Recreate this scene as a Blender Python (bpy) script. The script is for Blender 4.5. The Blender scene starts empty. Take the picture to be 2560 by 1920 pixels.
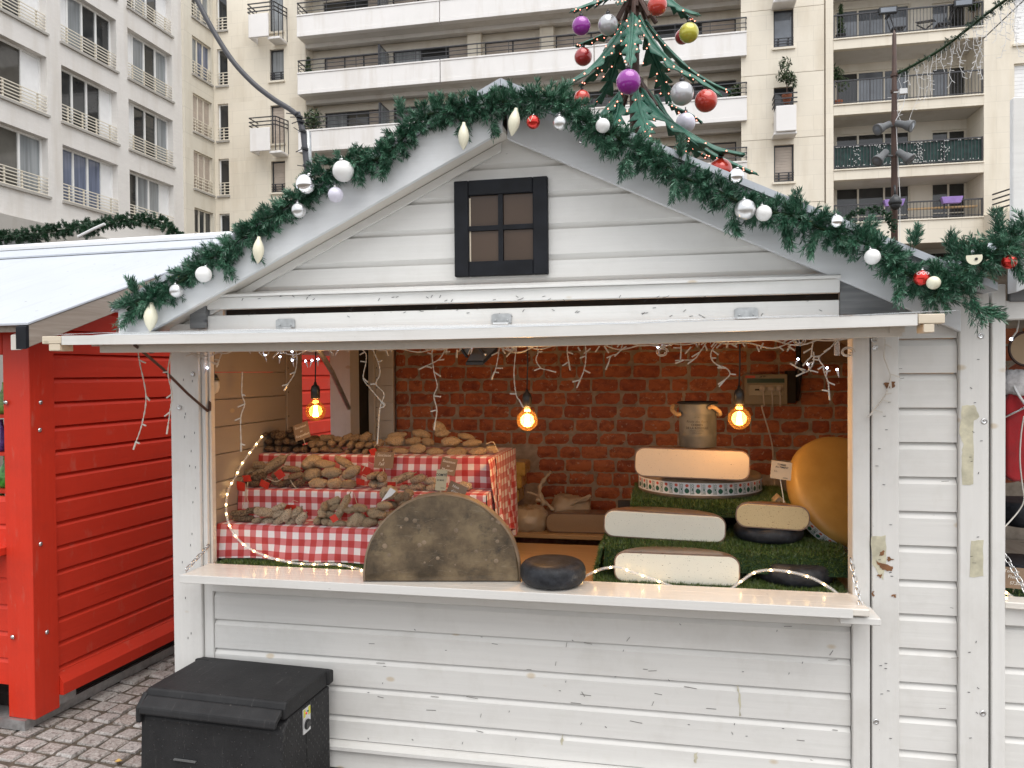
import bpy, bmesh, math, random
import numpy as np
from mathutils import Vector, Matrix, noise as mnoise

# ------------------------------------------------------------------ camera, sky, sun, exposure
sc = bpy.context.scene
COL = sc.collection
YAW, PITCH, ROLL = math.radians(11.693), math.radians(-0.855), math.radians(-0.464)
FPX, CAM = 1923.0, np.array([0.0, -3.17, 1.75])
_f = np.array([-math.sin(YAW)*math.cos(PITCH), math.cos(YAW)*math.cos(PITCH), math.sin(PITCH)])
_r0 = np.array([math.cos(YAW), math.sin(YAW), 0.0]); _u0 = np.cross(_r0, _f)
_r = _r0*math.cos(ROLL) + _u0*math.sin(ROLL); _u = np.cross(_r, _f)
RM = np.array([_r, _u, _f])
cam = bpy.data.cameras.new("camera"); camo = bpy.data.objects.new("camera", cam); COL.objects.link(camo)
cam.sensor_width = 36.0; cam.lens = FPX/2560*36.0; cam.clip_start = 0.05; cam.clip_end = 400
camo.matrix_world = Matrix(((_r[0], _u[0], -_f[0], CAM[0]), (_r[1], _u[1], -_f[1], CAM[1]), (_r[2], _u[2], -_f[2], CAM[2]), (0, 0, 0, 1)))
sc.camera = camo

SUN_EL, SUN_AZ = math.radians(64), math.radians(152)
world = bpy.data.worlds.new("World"); sc.world = world; world.use_nodes = True
wn = world.node_tree; wn.nodes.clear()
wo = wn.nodes.new("ShaderNodeOutputWorld"); wb = wn.nodes.new("ShaderNodeBackground")
sky = wn.nodes.new("ShaderNodeTexSky"); sky.sky_type = 'NISHITA'; sky.sun_disc = False
sky.sun_elevation = SUN_EL; sky.sun_rotation = SUN_AZ; sky.air_density = 1.0; sky.dust_density = 3.0; sky.ozone_density = 1.0
wmix = wn.nodes.new("ShaderNodeMix"); wmix.data_type = 'RGBA'; wmix.inputs[0].default_value = 0.86
wmix.inputs[7].default_value = (6.0, 6.08, 6.2, 1)          # even cloud cover
wn.links.new(sky.outputs[0], wmix.inputs[6]); wn.links.new(wmix.outputs[2], wb.inputs[0])
wb.inputs[1].default_value = 0.125; wn.links.new(wb.outputs[0], wo.inputs[0])
sun = bpy.data.lights.new("sun", 'SUN'); suno = bpy.data.objects.new("sun", sun); COL.objects.link(suno)
sun.energy = 1.5; sun.angle = math.radians(60); sun.color = (1.0, 0.975, 0.94)
_sd = Vector((math.sin(SUN_AZ)*math.cos(SUN_EL), math.cos(SUN_AZ)*math.cos(SUN_EL), math.sin(SUN_EL)))
suno.rotation_euler = _sd.to_track_quat('Z', 'Y').to_euler()
sc.view_settings.view_transform = 'Standard'; sc.view_settings.look = 'None'
sc.view_settings.gamma = 1.0; sc.view_settings.exposure = 0.86; sc.view_settings.use_curve_mapping = False
sc.render.engine = 'CYCLES'
sc.cycles.max_bounces = 8; sc.cycles.transparent_max_bounces = 12; sc.cycles.use_denoising = True
sc.cycles.caustics_reflective = False; sc.cycles.caustics_refractive = False

# ------------------------------------------------------------------ geometry helpers
def P(u, v, y=None, x=None, z=None):
    """the point of the place seen at photo pixel (u, v) on the plane y=, x= or z="""
    d = RM.T @ np.array([(u-1280)/FPX, -(v-960)/FPX, 1.0])
    ax, val = (1, y) if y is not None else ((0, x) if x is not None else (2, z))
    return CAM + d*((val-CAM[ax])/d[ax])
def PXM(u, y):
    """metres per photo pixel at depth y"""
    return abs(P(u+10, 931, y)[0]-P(u-10, 931, y)[0])/20*math.cos(YAW*0.5)

class MB:
    def __init__(s): s.v = []; s.f = []; s.uv = None
    def add(s, vs, fs):
        b = len(s.v); s.v.extend([tuple(map(float, p)) for p in vs]); s.f.extend([tuple(i+b for i in f) for f in fs]); return s
    def box(s, x0, x1, y0, y1, z0, z1):
        return s.add([(x0,y0,z0),(x1,y0,z0),(x1,y1,z0),(x0,y1,z0),(x0,y0,z1),(x1,y0,z1),(x1,y1,z1),(x0,y1,z1)],
                     [(0,3,2,1),(4,5,6,7),(0,1,5,4),(1,2,6,5),(2,3,7,6),(3,0,4,7)])
    def hexa(s, p8):
        return s.add(p8, [(0,3,2,1),(4,5,6,7),(0,1,5,4),(1,2,6,5),(2,3,7,6),(3,0,4,7)])
    def bar(s, a, b, w, h, up=(0,0,1)):
        a = Vector(a); b = Vector(b); d = (b-a).normalized(); up = Vector(up)
        sd = d.cross(up)
        if sd.length < 1e-4: sd = d.cross(Vector((1,0,0)))
        sd.normalize(); u = sd.cross(d).normalized()
        p = []
        for q in (a, b):
            for i, j in ((-1,-1),(1,-1),(1,1),(-1,1)): p.append(q+sd*(i*w/2)+u*(j*h/2))
        return s.add(p, [(0,1,2,3),(7,6,5,4),(0,4,5,1),(1,5,6,2),(2,6,7,3),(3,7,4,0)])
    def prism(s, poly, fn, d0, d1):
        n = len(poly)
        vs = [fn(a, b, d0) for a, b in poly]+[fn(a, b, d1) for a, b in poly]
        fs = [tuple(range(n)), tuple(range(2*n-1, n-1, -1))]+[(i, i+n, (i+1) % n+n, (i+1) % n) for i in range(n)]
        return s.add(vs, fs)
    def tube(s, pts, r, n=6, cap=True):
        pts = [Vector(p) for p in pts]; m = len(pts); vs = []; fs = []
        ref = None
        for i, p in enumerate(pts):
            d = (pts[min(i+1, m-1)]-pts[max(i-1, 0)])
            d = d.normalized() if d.length > 1e-9 else Vector((0,0,1))
            if ref is None: ref = d.orthogonal().normalized()
            ref = (ref-d*ref.dot(d)); ref = ref.normalized() if ref.length > 1e-6 else d.orthogonal().normalized()
            b = d.cross(ref); rr = r[i] if hasattr(r, '__len__') else r
            for k in range(n):
                a = 2*math.pi*k/n; vs.append(p+ref*(math.cos(a)*rr)+b*(math.sin(a)*rr))
        for i in range(m-1):
            for k in range(n):
                fs.append((i*n+k, i*n+(k+1) % n, (i+1)*n+(k+1) % n, (i+1)*n+k))
        if cap: fs.append(tuple(range(n-1, -1, -1))); fs.append(tuple((m-1)*n+k for k in range(n)))
        return s.add(vs, fs)
    def lathe(s, prof, c=(0,0,0), ax=(0,0,1), n=20, cap=True):
        c = Vector(c); ax = Vector(ax).normalized(); u = ax.orthogonal().normalized(); w = ax.cross(u); vs = []; fs = []
        for r, h in prof:
            for k in range(n):
                a = 2*math.pi*k/n; vs.append(c+ax*h+u*(r*math.cos(a))+w*(r*math.sin(a)))
        m = len(prof)
        for i in range(m-1):
            for k in range(n): fs.append((i*n+k, i*n+(k+1) % n, (i+1)*n+(k+1) % n, (i+1)*n+k))
        if cap: fs.append(tuple(range(n-1, -1, -1))); fs.append(tuple((m-1)*n+k for k in range(n)))
        return s.add(vs, fs)
    def ball(s, c, r, nu=20, nv=12):
        return s.lathe([(max(1e-4, r*math.sin(math.pi*i/nv)), -r*math.cos(math.pi*i/nv)) for i in range(nv+1)], c, (0,0,1), nu)
    def quad(s, a, b, c, d): return s.add([a, b, c, d], [(0,1,2,3)])

def root_loc(o):
    while o.parent: o = o.parent
    return o.location
def link(name, me, m, parent=None, smooth=False):
    o = bpy.data.objects.new(name, me); COL.objects.link(o)
    if m is not None: me.materials.append(m)
    if parent is not None: o.parent = parent
    if smooth:
        me.polygons.foreach_set('use_smooth', [True]*len(me.polygons))
    return o
def build(name, mb, m, parent=None, smooth=False, bevel=0, local=False, seg=1, recalc=True):
    off = Vector((0,0,0)) if (local or parent is None) else root_loc(parent)
    me = bpy.data.meshes.new(name)
    me.from_pydata([(a-off[0], b-off[1], c-off[2]) for a, b, c in mb.v], [], mb.f)
    if recalc:
        bm = bmesh.new(); bm.from_mesh(me); bmesh.ops.recalc_face_normals(bm, faces=bm.faces); bm.to_mesh(me); bm.free()
    me.update()
    o = link(name, me, m, parent, smooth)
    if bevel:
        b = o.modifiers.new('bevel', 'BEVEL'); b.width = bevel; b.segments = seg; b.limit_method = 'ANGLE'; b.angle_limit = math.radians(40)
    if smooth and smooth != True:
        pass
    return o
def auto_smooth(o, deg=40):
    me = o.data
    me.polygons.foreach_set('use_smooth', [True]*len(me.polygons)); me.set_sharp_from_angle(angle=math.radians(deg)); return o
def tag(o, label=None, cat=None, group=None, kind=None):
    if label: o['label'] = label
    if cat: o['category'] = cat
    if group: o['group'] = group
    if kind: o['kind'] = kind
    return o
def thing(name, loc, label, cat, group=None, rot=(0,0,0)):
    o = bpy.data.objects.new(name, None); COL.objects.link(o); o.location = loc; o.rotation_euler = rot
    o.empty_display_size = 0.1
    return tag(o, label, cat, group)
def one(name, mb, m, label, cat, group=None, smooth=False, bevel=0, base=None):
    """a thing that is one mesh, its origin at base"""
    vs = np.array(mb.v); c = base if base is not None else ((vs[:,0].min()+vs[:,0].max())/2, (vs[:,1].min()+vs[:,1].max())/2, vs[:,2].min())
    mb.v = [tuple(p) for p in vs-np.array(c)]
    o = build(name, mb, m, None, smooth, bevel); o.location = c
    return tag(o, label, cat, group)
def copy_tree(o, parent=None):
    c = o.copy(); COL.objects.link(c)
    if parent is not None: c.parent = parent
    for ch in list(o.children): copy_tree(ch, c)
    return c
def smoothpath(pts, n=6):
    """Catmull-Rom through the points"""
    pts = [Vector(p) for p in pts]; out = []
    for i in range(len(pts)-1):
        p0 = pts[max(i-1, 0)]; p1 = pts[i]; p2 = pts[i+1]; p3 = pts[min(i+2, len(pts)-1)]
        for k in range(n):
            t = k/n
            out.append(0.5*((2*p1)+(p2-p0)*t+(2*p0-5*p1+4*p2-p3)*t*t+(3*p1-p0-3*p2+p3)*t**3))
    out.append(pts[-1]); return out
def resample(pts, step):
    pts = [Vector(p) for p in pts]; out = [pts[0]]; acc = 0
    for a, b in zip(pts, pts[1:]):
        L = (b-a).length; t = step-acc
        while t <= L and L > 0: out.append(a+(b-a)*(t/L)); t += step
        acc = (acc+L) % step if L > 0 else acc
    return out
def text_mesh(body, size, bold=False, shear=0.0, align='CENTER', space=1.0):
    """flat lettering in the built-in font: vertices (x, y) and faces"""
    cu = bpy.data.curves.new('lettering', 'FONT'); cu.body = body; cu.size = size; cu.align_x = align; cu.align_y = 'CENTER'
    cu.shear = shear; cu.space_character = space; cu.resolution_u = 2; cu.fill_mode = 'FRONT'
    if bold: cu.offset = size*0.022
    ob = bpy.data.objects.new('lettering', cu); COL.objects.link(ob)
    dg = bpy.context.evaluated_depsgraph_get(); ev = ob.evaluated_get(dg); me = ev.to_mesh()
    vs = [(v.co.x, v.co.y) for v in me.vertices]; fs = [tuple(p.vertices) for p in me.polygons]
    ev.to_mesh_clear(); bpy.data.objects.remove(ob); bpy.data.curves.remove(cu)
    return vs, fs
_txt = {}
def text_cached(*a, **k):
    key = (a, tuple(sorted(k.items())))
    if key not in _txt: _txt[key] = text_mesh(*a, **k)
    return _txt[key]
# ------------------------------------------------------------------ materials
class NT:
    def __init__(s, name):
        s.m = bpy.data.materials.new(name); s.m.use_nodes = True; s.t = s.m.node_tree; s.n = s.t.nodes; s.n.clear()
        s.out = s.n.new('ShaderNodeOutputMaterial'); s.tc = None; s.oi = None
    def lk(s, a, b): s.t.links.new(a, b)
    def set(s, sock, v):
        if hasattr(v, 'is_linked') or hasattr(v, 'links'): s.lk(v, sock)
        elif v is not None:
            if isinstance(v, (tuple, list)) and len(v) == 3 and sock.type == 'RGBA': v = (*v, 1)
            sock.default_value = v
    def coord(s, scale=(1,1,1), uv=False, shift=True):
        if s.tc is None: s.tc = s.n.new('ShaderNodeTexCoord')
        mp = s.n.new('ShaderNodeMapping'); mp.inputs['Scale'].default_value = scale
        s.lk(s.tc.outputs['UV' if uv else 'Object'], mp.inputs['Vector'])
        if shift and not uv:
            r = s.rand(); c = s.n.new('ShaderNodeCombineXYZ')
            for i, k in enumerate((17.0, 31.0, 23.0)): s.set(c.inputs[i], s.math('MULTIPLY', r, k))
            s.lk(c.outputs[0], mp.inputs['Location'])
        return mp.outputs[0]
    def rand(s):
        if s.oi is None: s.oi = s.n.new('ShaderNodeObjectInfo')
        return s.oi.outputs['Random']
    def noise(s, scale=5, detail=4, co=None, rough=0.55, dist=0.0):
        x = s.n.new('ShaderNodeTexNoise'); x.inputs['Scale'].default_value = scale; x.inputs['Detail'].default_value = detail
        x.inputs['Roughness'].default_value = rough; x.inputs['Distortion'].default_value = dist
        s.lk(co if co is not None else s.coord(), x.inputs['Vector']); return x.outputs['Fac']
    def voro(s, scale=5, co=None, feat='F1', out='Distance', rnd=1.0):
        x = s.n.new('ShaderNodeTexVoronoi'); x.feature = feat; x.inputs['Scale'].default_value = scale; x.inputs['Randomness'].default_value = rnd
        s.lk(co if co is not None else s.coord(), x.inputs['Vector']); return x.outputs[out]
    def ramp(s, fac, stops, interp='LINEAR'):
        x = s.n.new('ShaderNodeValToRGB'); x.color_ramp.interpolation = interp; e = x.color_ramp.elements
        while len(e) < len(stops): e.new(0.5)
        for i, (p, c) in enumerate(stops):
            e[i].position = p; e[i].color = (c, c, c, 1) if not isinstance(c, (tuple, list)) else (*c, 1)
        s.set(x.inputs[0], fac); return x.outputs[0]
    def mix(s, fac, a, b, mode='MIX'):
        x = s.n.new('ShaderNodeMix'); x.data_type = 'RGBA'; x.blend_type = mode
        s.set(x.inputs[0], fac); s.set(x.inputs[6], a); s.set(x.inputs[7], b); return x.outputs[2]
    def math(s, op, a, b=0.0, c=0.0):
        x = s.n.new('ShaderNodeMath'); x.operation = op; s.set(x.inputs[0], a); s.set(x.inputs[1], b)
        if len(x.inputs) > 2: s.set(x.inputs[2], c)
        return x.outputs[0]
    def sep(s, v):
        x = s.n.new('ShaderNodeSeparateXYZ'); s.lk(v, x.inputs[0]); return x.outputs
    def bump(s, h, strength=0.3, dist=0.01, prev=None):
        x = s.n.new('ShaderNodeBump'); x.inputs['Strength'].default_value = strength; x.inputs['Distance'].default_value = dist
        s.lk(h, x.inputs['Height'])
        if prev is not None: s.lk(prev, x.inputs['Normal'])
        return x.outputs[0]
    def attr(s, name):
        x = s.n.new('ShaderNodeAttribute'); x.attribute_name = name; return x.outputs['Color']
    def bsdf(s, base=(.5,.5,.5), rough=0.5, normal=None, surface=True, **kw):
        x = s.n.new('ShaderNodeBsdfPrincipled'); s.set(x.inputs['Base Color'], base); s.set(x.inputs['Roughness'], rough)
        for k, v in kw.items(): s.set(x.inputs[k.replace('_', ' ')], v)
        if normal is not None: s.lk(normal, x.inputs['Normal'])
        if surface: s.lk(x.outputs[0], s.out.inputs['Surface'])
        return x.outputs[0]

def plain(name, c, rough=0.5, metal=0.0, var=0.12, nscale=8, bump=0.0, **kw):
    t = NT(name); n = t.noise(nscale, 5)
    lo = tuple(max(0, v*(1-var)) for v in c); hi = tuple(min(1, v*(1+var)) for v in c)
    col = t.ramp(n, [(0.3, lo), (0.7, hi)])
    nm = t.bump(t.noise(nscale*6, 4), bump, 0.003) if bump else None
    t.bsdf(col, t.ramp(t.noise(nscale*2, 3), [(0.3, max(0.02, rough-0.08)), (0.7, min(1, rough+0.08))]), nm, Metallic=metal, **kw); return t.m

def paint(name, c, dirt=(0.33,0.30,0.25), amt=0.5, rough=0.42, axis=0, grain=0.25, knots=True, specks=True):
    """painted timber: grain along one axis, grime, scuffs, specks and knots showing through"""
    t = NT(name)
    st = [26, 26, 26]; st[axis] = 0.9; co = t.coord(tuple(st)); g = t.noise(2.2, 5, co, 0.6, 0.25)
    lo = tuple(v*0.93 for v in c); col = t.ramp(g, [(0.25, lo), (0.75, c)])
    col = t.mix(t.math('MULTIPLY', t.rand(), 0.10), col, tuple(v*0.88 for v in c))
    grime = t.ramp(t.noise(3.1, 8, None, 0.68), [(0.50, 0.0), (0.80, amt)])
    col = t.mix(grime, col, dirt)
    st2 = [9, 9, 9]; st2[axis] = 5; st2[2] = 2.2
    run = t.ramp(t.noise(3.0, 6, t.coord(tuple(st2)), 0.6), [(0.60, 0.0), (0.78, amt*0.5)])
    col = t.mix(run, col, (0.42, 0.37, 0.28))
    if specks:
        st3 = [60, 60, 110]; st3[axis] = 24
        sp = t.ramp(t.noise(1.0, 2, t.coord(tuple(st3))), [(0.775, 0.0), (0.80, 0.75)])
        col = t.mix(sp, col, (0.09, 0.075, 0.06))
    if knots:
        k = t.ramp(t.voro(3.4, t.coord((1, 1, 1.8))), [(0.045, 0.55), (0.085, 0.0)])
        col = t.mix(k, col, (0.48, 0.36, 0.20))
    nm = t.bump(g, grain, 0.004); nm = t.bump(t.noise(120, 2), 0.05, 0.002, nm)
    t.bsdf(col, t.ramp(g, [(0.3, rough-0.06), (0.7, rough+0.1)]), nm, Specular_IOR_Level=0.28); return t.m

MAT = {}
WH = (0.70, 0.69, 0.665)
MAT['white'] = paint('white_painted_timber', WH, amt=0.22)
MAT['white_v'] = paint('white_painted_timber_upright', WH, amt=0.3, axis=2)
MAT['white_y'] = paint('white_painted_timber_deep', (0.66,0.62,0.56), amt=0.2, axis=1)
MAT['white_worn'] = paint('worn_white_paint', (0.68,0.67,0.645), amt=0.28, rough=0.5)
MAT['white_worn_v'] = paint('worn_white_paint_upright', (0.68,0.67,0.645), amt=0.3, rough=0.5, axis=2)
MAT['counter'] = paint('counter_paint', (0.74,0.70,0.64), amt=0.35, rough=0.2)
MAT['barge'] = paint('barge_board_paint', (0.70,0.715,0.73), amt=0.18, rough=0.45, knots=False)
RED = (0.62, 0.040, 0.018)
MAT['red'] = paint('red_painted_timber', RED, dirt=(0.36,0.03,0.02), amt=0.35, rough=0.5, knots=False, axis=1, specks=False, grain=0.35)
MAT['red_v'] = paint('red_painted_post', RED, dirt=(0.30,0.03,0.02), amt=0.4, rough=0.36, knots=False, axis=2, specks=False)
def t_roof():
    t = NT('white_roof_sheet'); c = (0.47,0.50,0.545); n = t.noise(2.0, 5); col = t.ramp(n, [(0.3, tuple(v*.93 for v in c)), (0.7, c)])
    st = t.noise(2.4, 6, t.coord((9,1.2,1.2)), 0.65); col = t.mix(t.ramp(st, [(0.52, 0.0), (0.78, 0.4)]), col, (0.30,0.31,0.31))
    sp = t.ramp(t.noise(26, 3), [(0.70, 0.0), (0.75, 0.7)]); col = t.mix(sp, col, (0.16,0.15,0.13))
    t.bsdf(col, 0.5, t.bump(n, 0.1, 0.01)); return t.m
MAT['roof_sheet'] = t_roof()
def raw_wood(name, a, b, axis=1, rough=0.65):
    t = NT(name); st = [30, 30, 30]; st[axis] = 1.6
    g = t.noise(1.6, 6, t.coord(tuple(st)), 0.6, 0.6)
    col = t.ramp(g, [(0.25, a), (0.55, tuple((x+y)/2 for x, y in zip(a, b))), (0.8, b)])
    k = t.ramp(t.voro(4.0, t.coord((1.4, 1.4, 3))), [(0.05, 0.8), (0.12, 0.0)])
    col = t.mix(k, col, tuple(x*0.35 for x in a))
    t.bsdf(col, rough, t.bump(g, 0.3, 0.003)); return t.m
MAT['raw_wood'] = raw_wood('weathered_raw_timber', (0.24,0.19,0.15), (0.38,0.33,0.28))
MAT['raw_end'] = raw_wood('pale_sawn_timber', (0.55,0.47,0.35), (0.70,0.62,0.50), 0)
MAT['board'] = raw_wood('pale_table_board', (0.52,0.33,0.15), (0.66,0.46,0.25), 0, 0.4)
MAT['grey_wood'] = raw_wood('greyed_timber', (0.10,0.105,0.11), (0.22,0.22,0.22), 0)
MAT['black_paint'] = plain('black_paint', (0.008,0.009,0.012), 0.55, var=0.5, nscale=14, bump=0.1, Specular_IOR_Level=0.22)
MAT['zinc'] = plain('galvanised_steel', (0.42,0.43,0.43), 0.42, 0.75, 0.2, 40)
MAT['steel'] = plain('bright_steel', (0.62,0.62,0.62), 0.22, 1.0, 0.1)
MAT['dark_metal'] = plain('dark_painted_metal', (0.028,0.03,0.033), 0.4, 0.2, 0.3)
MAT['rail_metal'] = plain('dark_rail', (0.045,0.045,0.05), 0.45, 0.1, 0.2, 2)
MAT['brown_metal'] = plain('brown_painted_steel', (0.075,0.04,0.03), 0.5, 0.1, 0.25, 4)
MAT['pipe_grey'] = plain('dark_grey_pipe', (0.045,0.045,0.052), 0.5)
MAT['inner'] = paint('shade_toned_inner_timber', (0.30,0.255,0.215), amt=0.25, axis=1)  # shade of the stall interior put into the timber colour
MAT['grey_plastic'] = plain('grey_plastic', (0.12,0.125,0.13), 0.5)
MAT['black_plastic'] = plain('black_plastic', (0.012,0.012,0.013), 0.35)
MAT['cable_white'] = plain('white_cable', (0.55,0.52,0.47), 0.45, var=0.08)
MAT['string'] = plain('butcher_string', (0.50,0.42,0.32), 0.8)
def t_brick():
    t = NT('fired_brick'); r = t.rand()
    base = t.ramp(r, [(0.0, (0.33,0.075,0.027)), (0.3, (0.42,0.11,0.038)), (0.65, (0.50,0.155,0.055)), (1.0, (0.37,0.09,0.034))])
    co = t.coord((1,1,1.7))
    n1 = t.noise(14, 6, co, 0.65, 0.4); col = t.mix(t.ramp(n1, [(0.46, 0.0), (0.66, 0.8)]), base, (0.17,0.03,0.013))
    n2 = t.noise(26, 5, None, 0.6); col = t.mix(t.ramp(n2, [(0.56, 0.0), (0.66, 0.55)]), col, (0.56,0.17,0.055))
    n3 = t.noise(34, 6, None, 0.7); col = t.mix(t.ramp(n3, [(0.60, 0.0), (0.66, 0.75)]), col, (0.56,0.42,0.31))
    n4 = t.noise(60, 3); col = t.mix(t.ramp(n4, [(0.68, 0.0), (0.74, 0.6)]), col, (0.03,0.008,0.006))
    t.bsdf(col, 0.62, t.bump(t.math('ADD', n1, n3), 0.6, 0.006)); return t.m
MAT['brick'] = t_brick()
MAT['mortar'] = plain('grey_mortar', (0.36,0.30,0.24), 0.85, 0, 0.3, 22, 0.5)
def t_cobble():
    t = NT('granite_sett'); r = t.rand()
    base = t.ramp(r, [(0, (0.23,0.20,0.185)), (0.35, (0.33,0.31,0.29)), (0.7, (0.27,0.235,0.21)), (1, (0.38,0.36,0.345))])
    n = t.noise(90, 4, None, 0.7); col = t.mix(t.ramp(n, [(0.45, 0.0), (0.6, 0.7)]), base, (0.55,0.53,0.50))
    n2 = t.noise(55, 5, None, 0.7); col = t.mix(t.ramp(n2, [(0.52, 0.0), (0.64, 0.8)]), col, (0.09,0.07,0.06))
    n3 = t.noise(7, 3); col = t.mix(t.ramp(n3, [(0.5, 0.0), (0.75, 0.5)]), col, (0.16,0.11,0.09))
    t.bsdf(col, t.ramp(n3, [(0.4, 0.35), (0.7, 0.75)]), t.bump(t.math('ADD', n, n2), 0.55, 0.006)); return t.m
MAT['cobble'] = t_cobble()
MAT['joint'] = plain('sand_joint', (0.085,0.068,0.05), 0.8, 0, 0.5, 30, 0.6)
def t_gingham():
    t = NT('red_gingham_cloth'); uv = t.sep(t.coord(uv=True))
    a = t.math('GREATER_THAN', t.math('FRACT', uv[0]), 0.5); b = t.math('GREATER_THAN', t.math('FRACT', uv[1]), 0.5)
    both = t.math('MULTIPLY', a, b); any_ = t.math('MAXIMUM', a, b)
    W, PK, RD = (0.74,0.71,0.72), (0.56,0.16,0.17), (0.40,0.012,0.012)
    col = t.mix(any_, W, PK); col = t.mix(both, col, RD)
    wv = t.noise(320, 2); t.bsdf(t.mix(t.math('MULTIPLY', wv, 0.25), col, (0.3,0.1,0.1)), 0.6, t.bump(t.noise(16, 4), 0.15, 0.01), Sheen_Weight=0.2); return t.m
MAT['gingham'] = t_gingham()
def t_needles(name, a, b, c):
    t = NT(name); x = t.attr('tint'); r = t.sep(x)[0]
    col = t.ramp(r, [(0.0, a), (0.55, b), (1.0, c)])
    t.bsdf(col, 0.36, Specular_IOR_Level=0.6); return t.m
MAT['needles'] = t_needles('green_plastic_needles', (0.008,0.036,0.020), (0.030,0.112,0.062), (0.12,0.27,0.175))
MAT['needles_far'] = t_needles('deep_green_needles', (0.006,0.03,0.012), (0.012,0.055,0.02), (0.03,0.09,0.04))
MAT['turf'] = t_needles('artificial_turf', (0.030,0.052,0.010), (0.068,0.115,0.020), (0.14,0.19,0.05))
MAT['turf_back'] = plain('turf_backing', (0.012,0.035,0.010), 0.9)
def t_sausage(name, skin, mould, amt, speck=True):
    t = NT(name); co = t.coord((1,3.0,1)); n = t.noise(2.3, 8, co, 0.72, 0.5); m = t.ramp(n, [(0.52-amt*0.22, 0.0), (0.52-amt*0.22+0.14, 1.0)])
    r = t.rand(); md = t.mix(r, (mould[0]*1.04, mould[1]*.97, mould[2]*.86), tuple(v*m for v, m in zip(mould, (0.76,0.66,0.54)))); sk = t.mix(r, tuple(v*1.25 for v in skin), tuple(v*0.75 for v in skin))
    col = t.mix(m, sk, md)
    if speck:
        k = t.noise(5.0, 7, co, 0.75); col = t.mix(t.ramp(k, [(0.53, 0.0), (0.62, 0.8)]), col, tuple(v*0.5 for v in skin))
        k2 = t.noise(11, 5, co, 0.75); col = t.mix(t.ramp(k2, [(0.60, 0.0), (0.68, 0.6)]), col, tuple(min(1, v*1.45) for v in mould))
    wr = t.noise(2.4, 6, t.coord((1.5,1.6,1.5)), 0.65, 0.8)
    t.bsdf(col, 0.75, t.bump(t.math('ADD', t.math('MULTIPLY', n, .6), wr), 0.9, 0.03)); return t.m
MAT['s_dark'] = t_sausage('dark_cured_skin', (0.085,0.045,0.028), (0.36,0.27,0.185), 0.45)
MAT['s_mid'] = t_sausage('brown_cured_skin', (0.15,0.085,0.05), (0.50,0.39,0.27), 0.7)
MAT['s_pale'] = t_sausage('pale_floured_skin', (0.28,0.175,0.095), (0.66,0.52,0.36), 1.0)
MAT['s_grey'] = t_sausage('grey_mould_skin', (0.21,0.145,0.09), (0.62,0.52,0.39), 0.95)
MAT['s_white'] = t_sausage('white_speckled_skin', (0.15,0.08,0.05), (0.76,0.66,0.54), 0.75)
def t_cheese(name, c, speck, dens=0.0, scale=26, wrap=0.35):
    t = NT(name); n = t.noise(6, 5); col = t.mix(t.ramp(n, [(0.3, 0.0), (0.7, 0.5)]), c, tuple(v*0.88 for v in c))
    k = t.noise(scale*4.2, 1.5, t.coord((1, 1, 1.5)), 0.5); col = t.mix(t.ramp(k, [(0.715-dens, 0.0), (0.745-dens, 0.85)]), col, speck)
    k2 = t.noise(scale*8, 1, t.coord((1, 1, 1.3)), 0.5); col = t.mix(t.ramp(k2, [(0.715-dens, 0.0), (0.75-dens, 0.6)]), col, speck)
    t.bsdf(col, 0.38, t.bump(t.noise(40, 3), 0.08, 0.003), Coat_Weight=wrap, Coat_Roughness=0.12); return t.m
MAT['ch_white'] = t_cheese('white_cheese_paste', (0.74,0.71,0.60), (0.10,0.09,0.06))
MAT['ch_cream'] = t_cheese('cream_cheese_paste', (0.60,0.49,0.36), (0.10,0.07,0.045))
MAT['ch_tan'] = t_cheese('tan_cheese_paste', (0.40,0.29,0.185), (0.09,0.06,0.04))
MAT['ch_spice'] = t_cheese('spiced_cheese_paste', (0.56,0.42,0.22), (0.20,0.07,0.025), 0.05, 34)
MAT['ch_rind'] = plain('brown_rind_in_film', (0.19,0.12,0.085), 0.35, 0, 0.3, 18, 0.25, Coat_Weight=0.5, Coat_Roughness=0.1)
MAT['ch_yellow'] = plain('yellow_cheese', (0.55,0.36,0.10), 0.3, 0, 0.12, 12, 0.1, Coat_Weight=0.6, Coat_Roughness=0.1)
MAT['comte_rind'] = plain('grey_brown_rind', (0.20,0.145,0.095), 0.62, 0, 0.3, 16, 0.4)
def t_goldwheel():
    t = NT('golden_wheel_rind'); n = t.noise(4.5, 6, None, 0.6); col = t.ramp(n, [(0.3, (0.30,0.165,0.036)), (0.55, (0.38,0.225,0.055)), (0.8, (0.46,0.30,0.10))])
    t.bsdf(col, 0.48, t.bump(t.noise(14, 4), 0.2, 0.006), Coat_Weight=0.08, Coat_Roughness=0.35); return t.m
MAT['gold'] = t_goldwheel()
def t_halfwheel():
    t = NT('aged_wheel_face'); n = t.noise(7, 8, None, 0.65); col = t.ramp(n, [(0.36, (0.042,0.028,0.014)), (0.5, (0.105,0.072,0.038)), (0.66, (0.19,0.138,0.075))])
    k = t.noise(11, 6, t.coord((1,1,1)), 0.7); col = t.mix(t.ramp(k, [(0.56, 0.0), (0.68, 0.85)]), col, (0.028,0.021,0.014))
    s = t.noise(2.2, 6, t.coord((9, 9, 60)), 0.6); col = t.mix(t.ramp(s, [(0.60, 0.0), (0.75, 0.4)]), col, (0.27,0.23,0.17))
    t.bsdf(col, t.ramp(n, [(0.3, 0.34), (0.7, 0.6)]), t.bump(n, 0.35, 0.006), Coat_Weight=0.12); return t.m
MAT['halfwheel'] = t_halfwheel()
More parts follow.
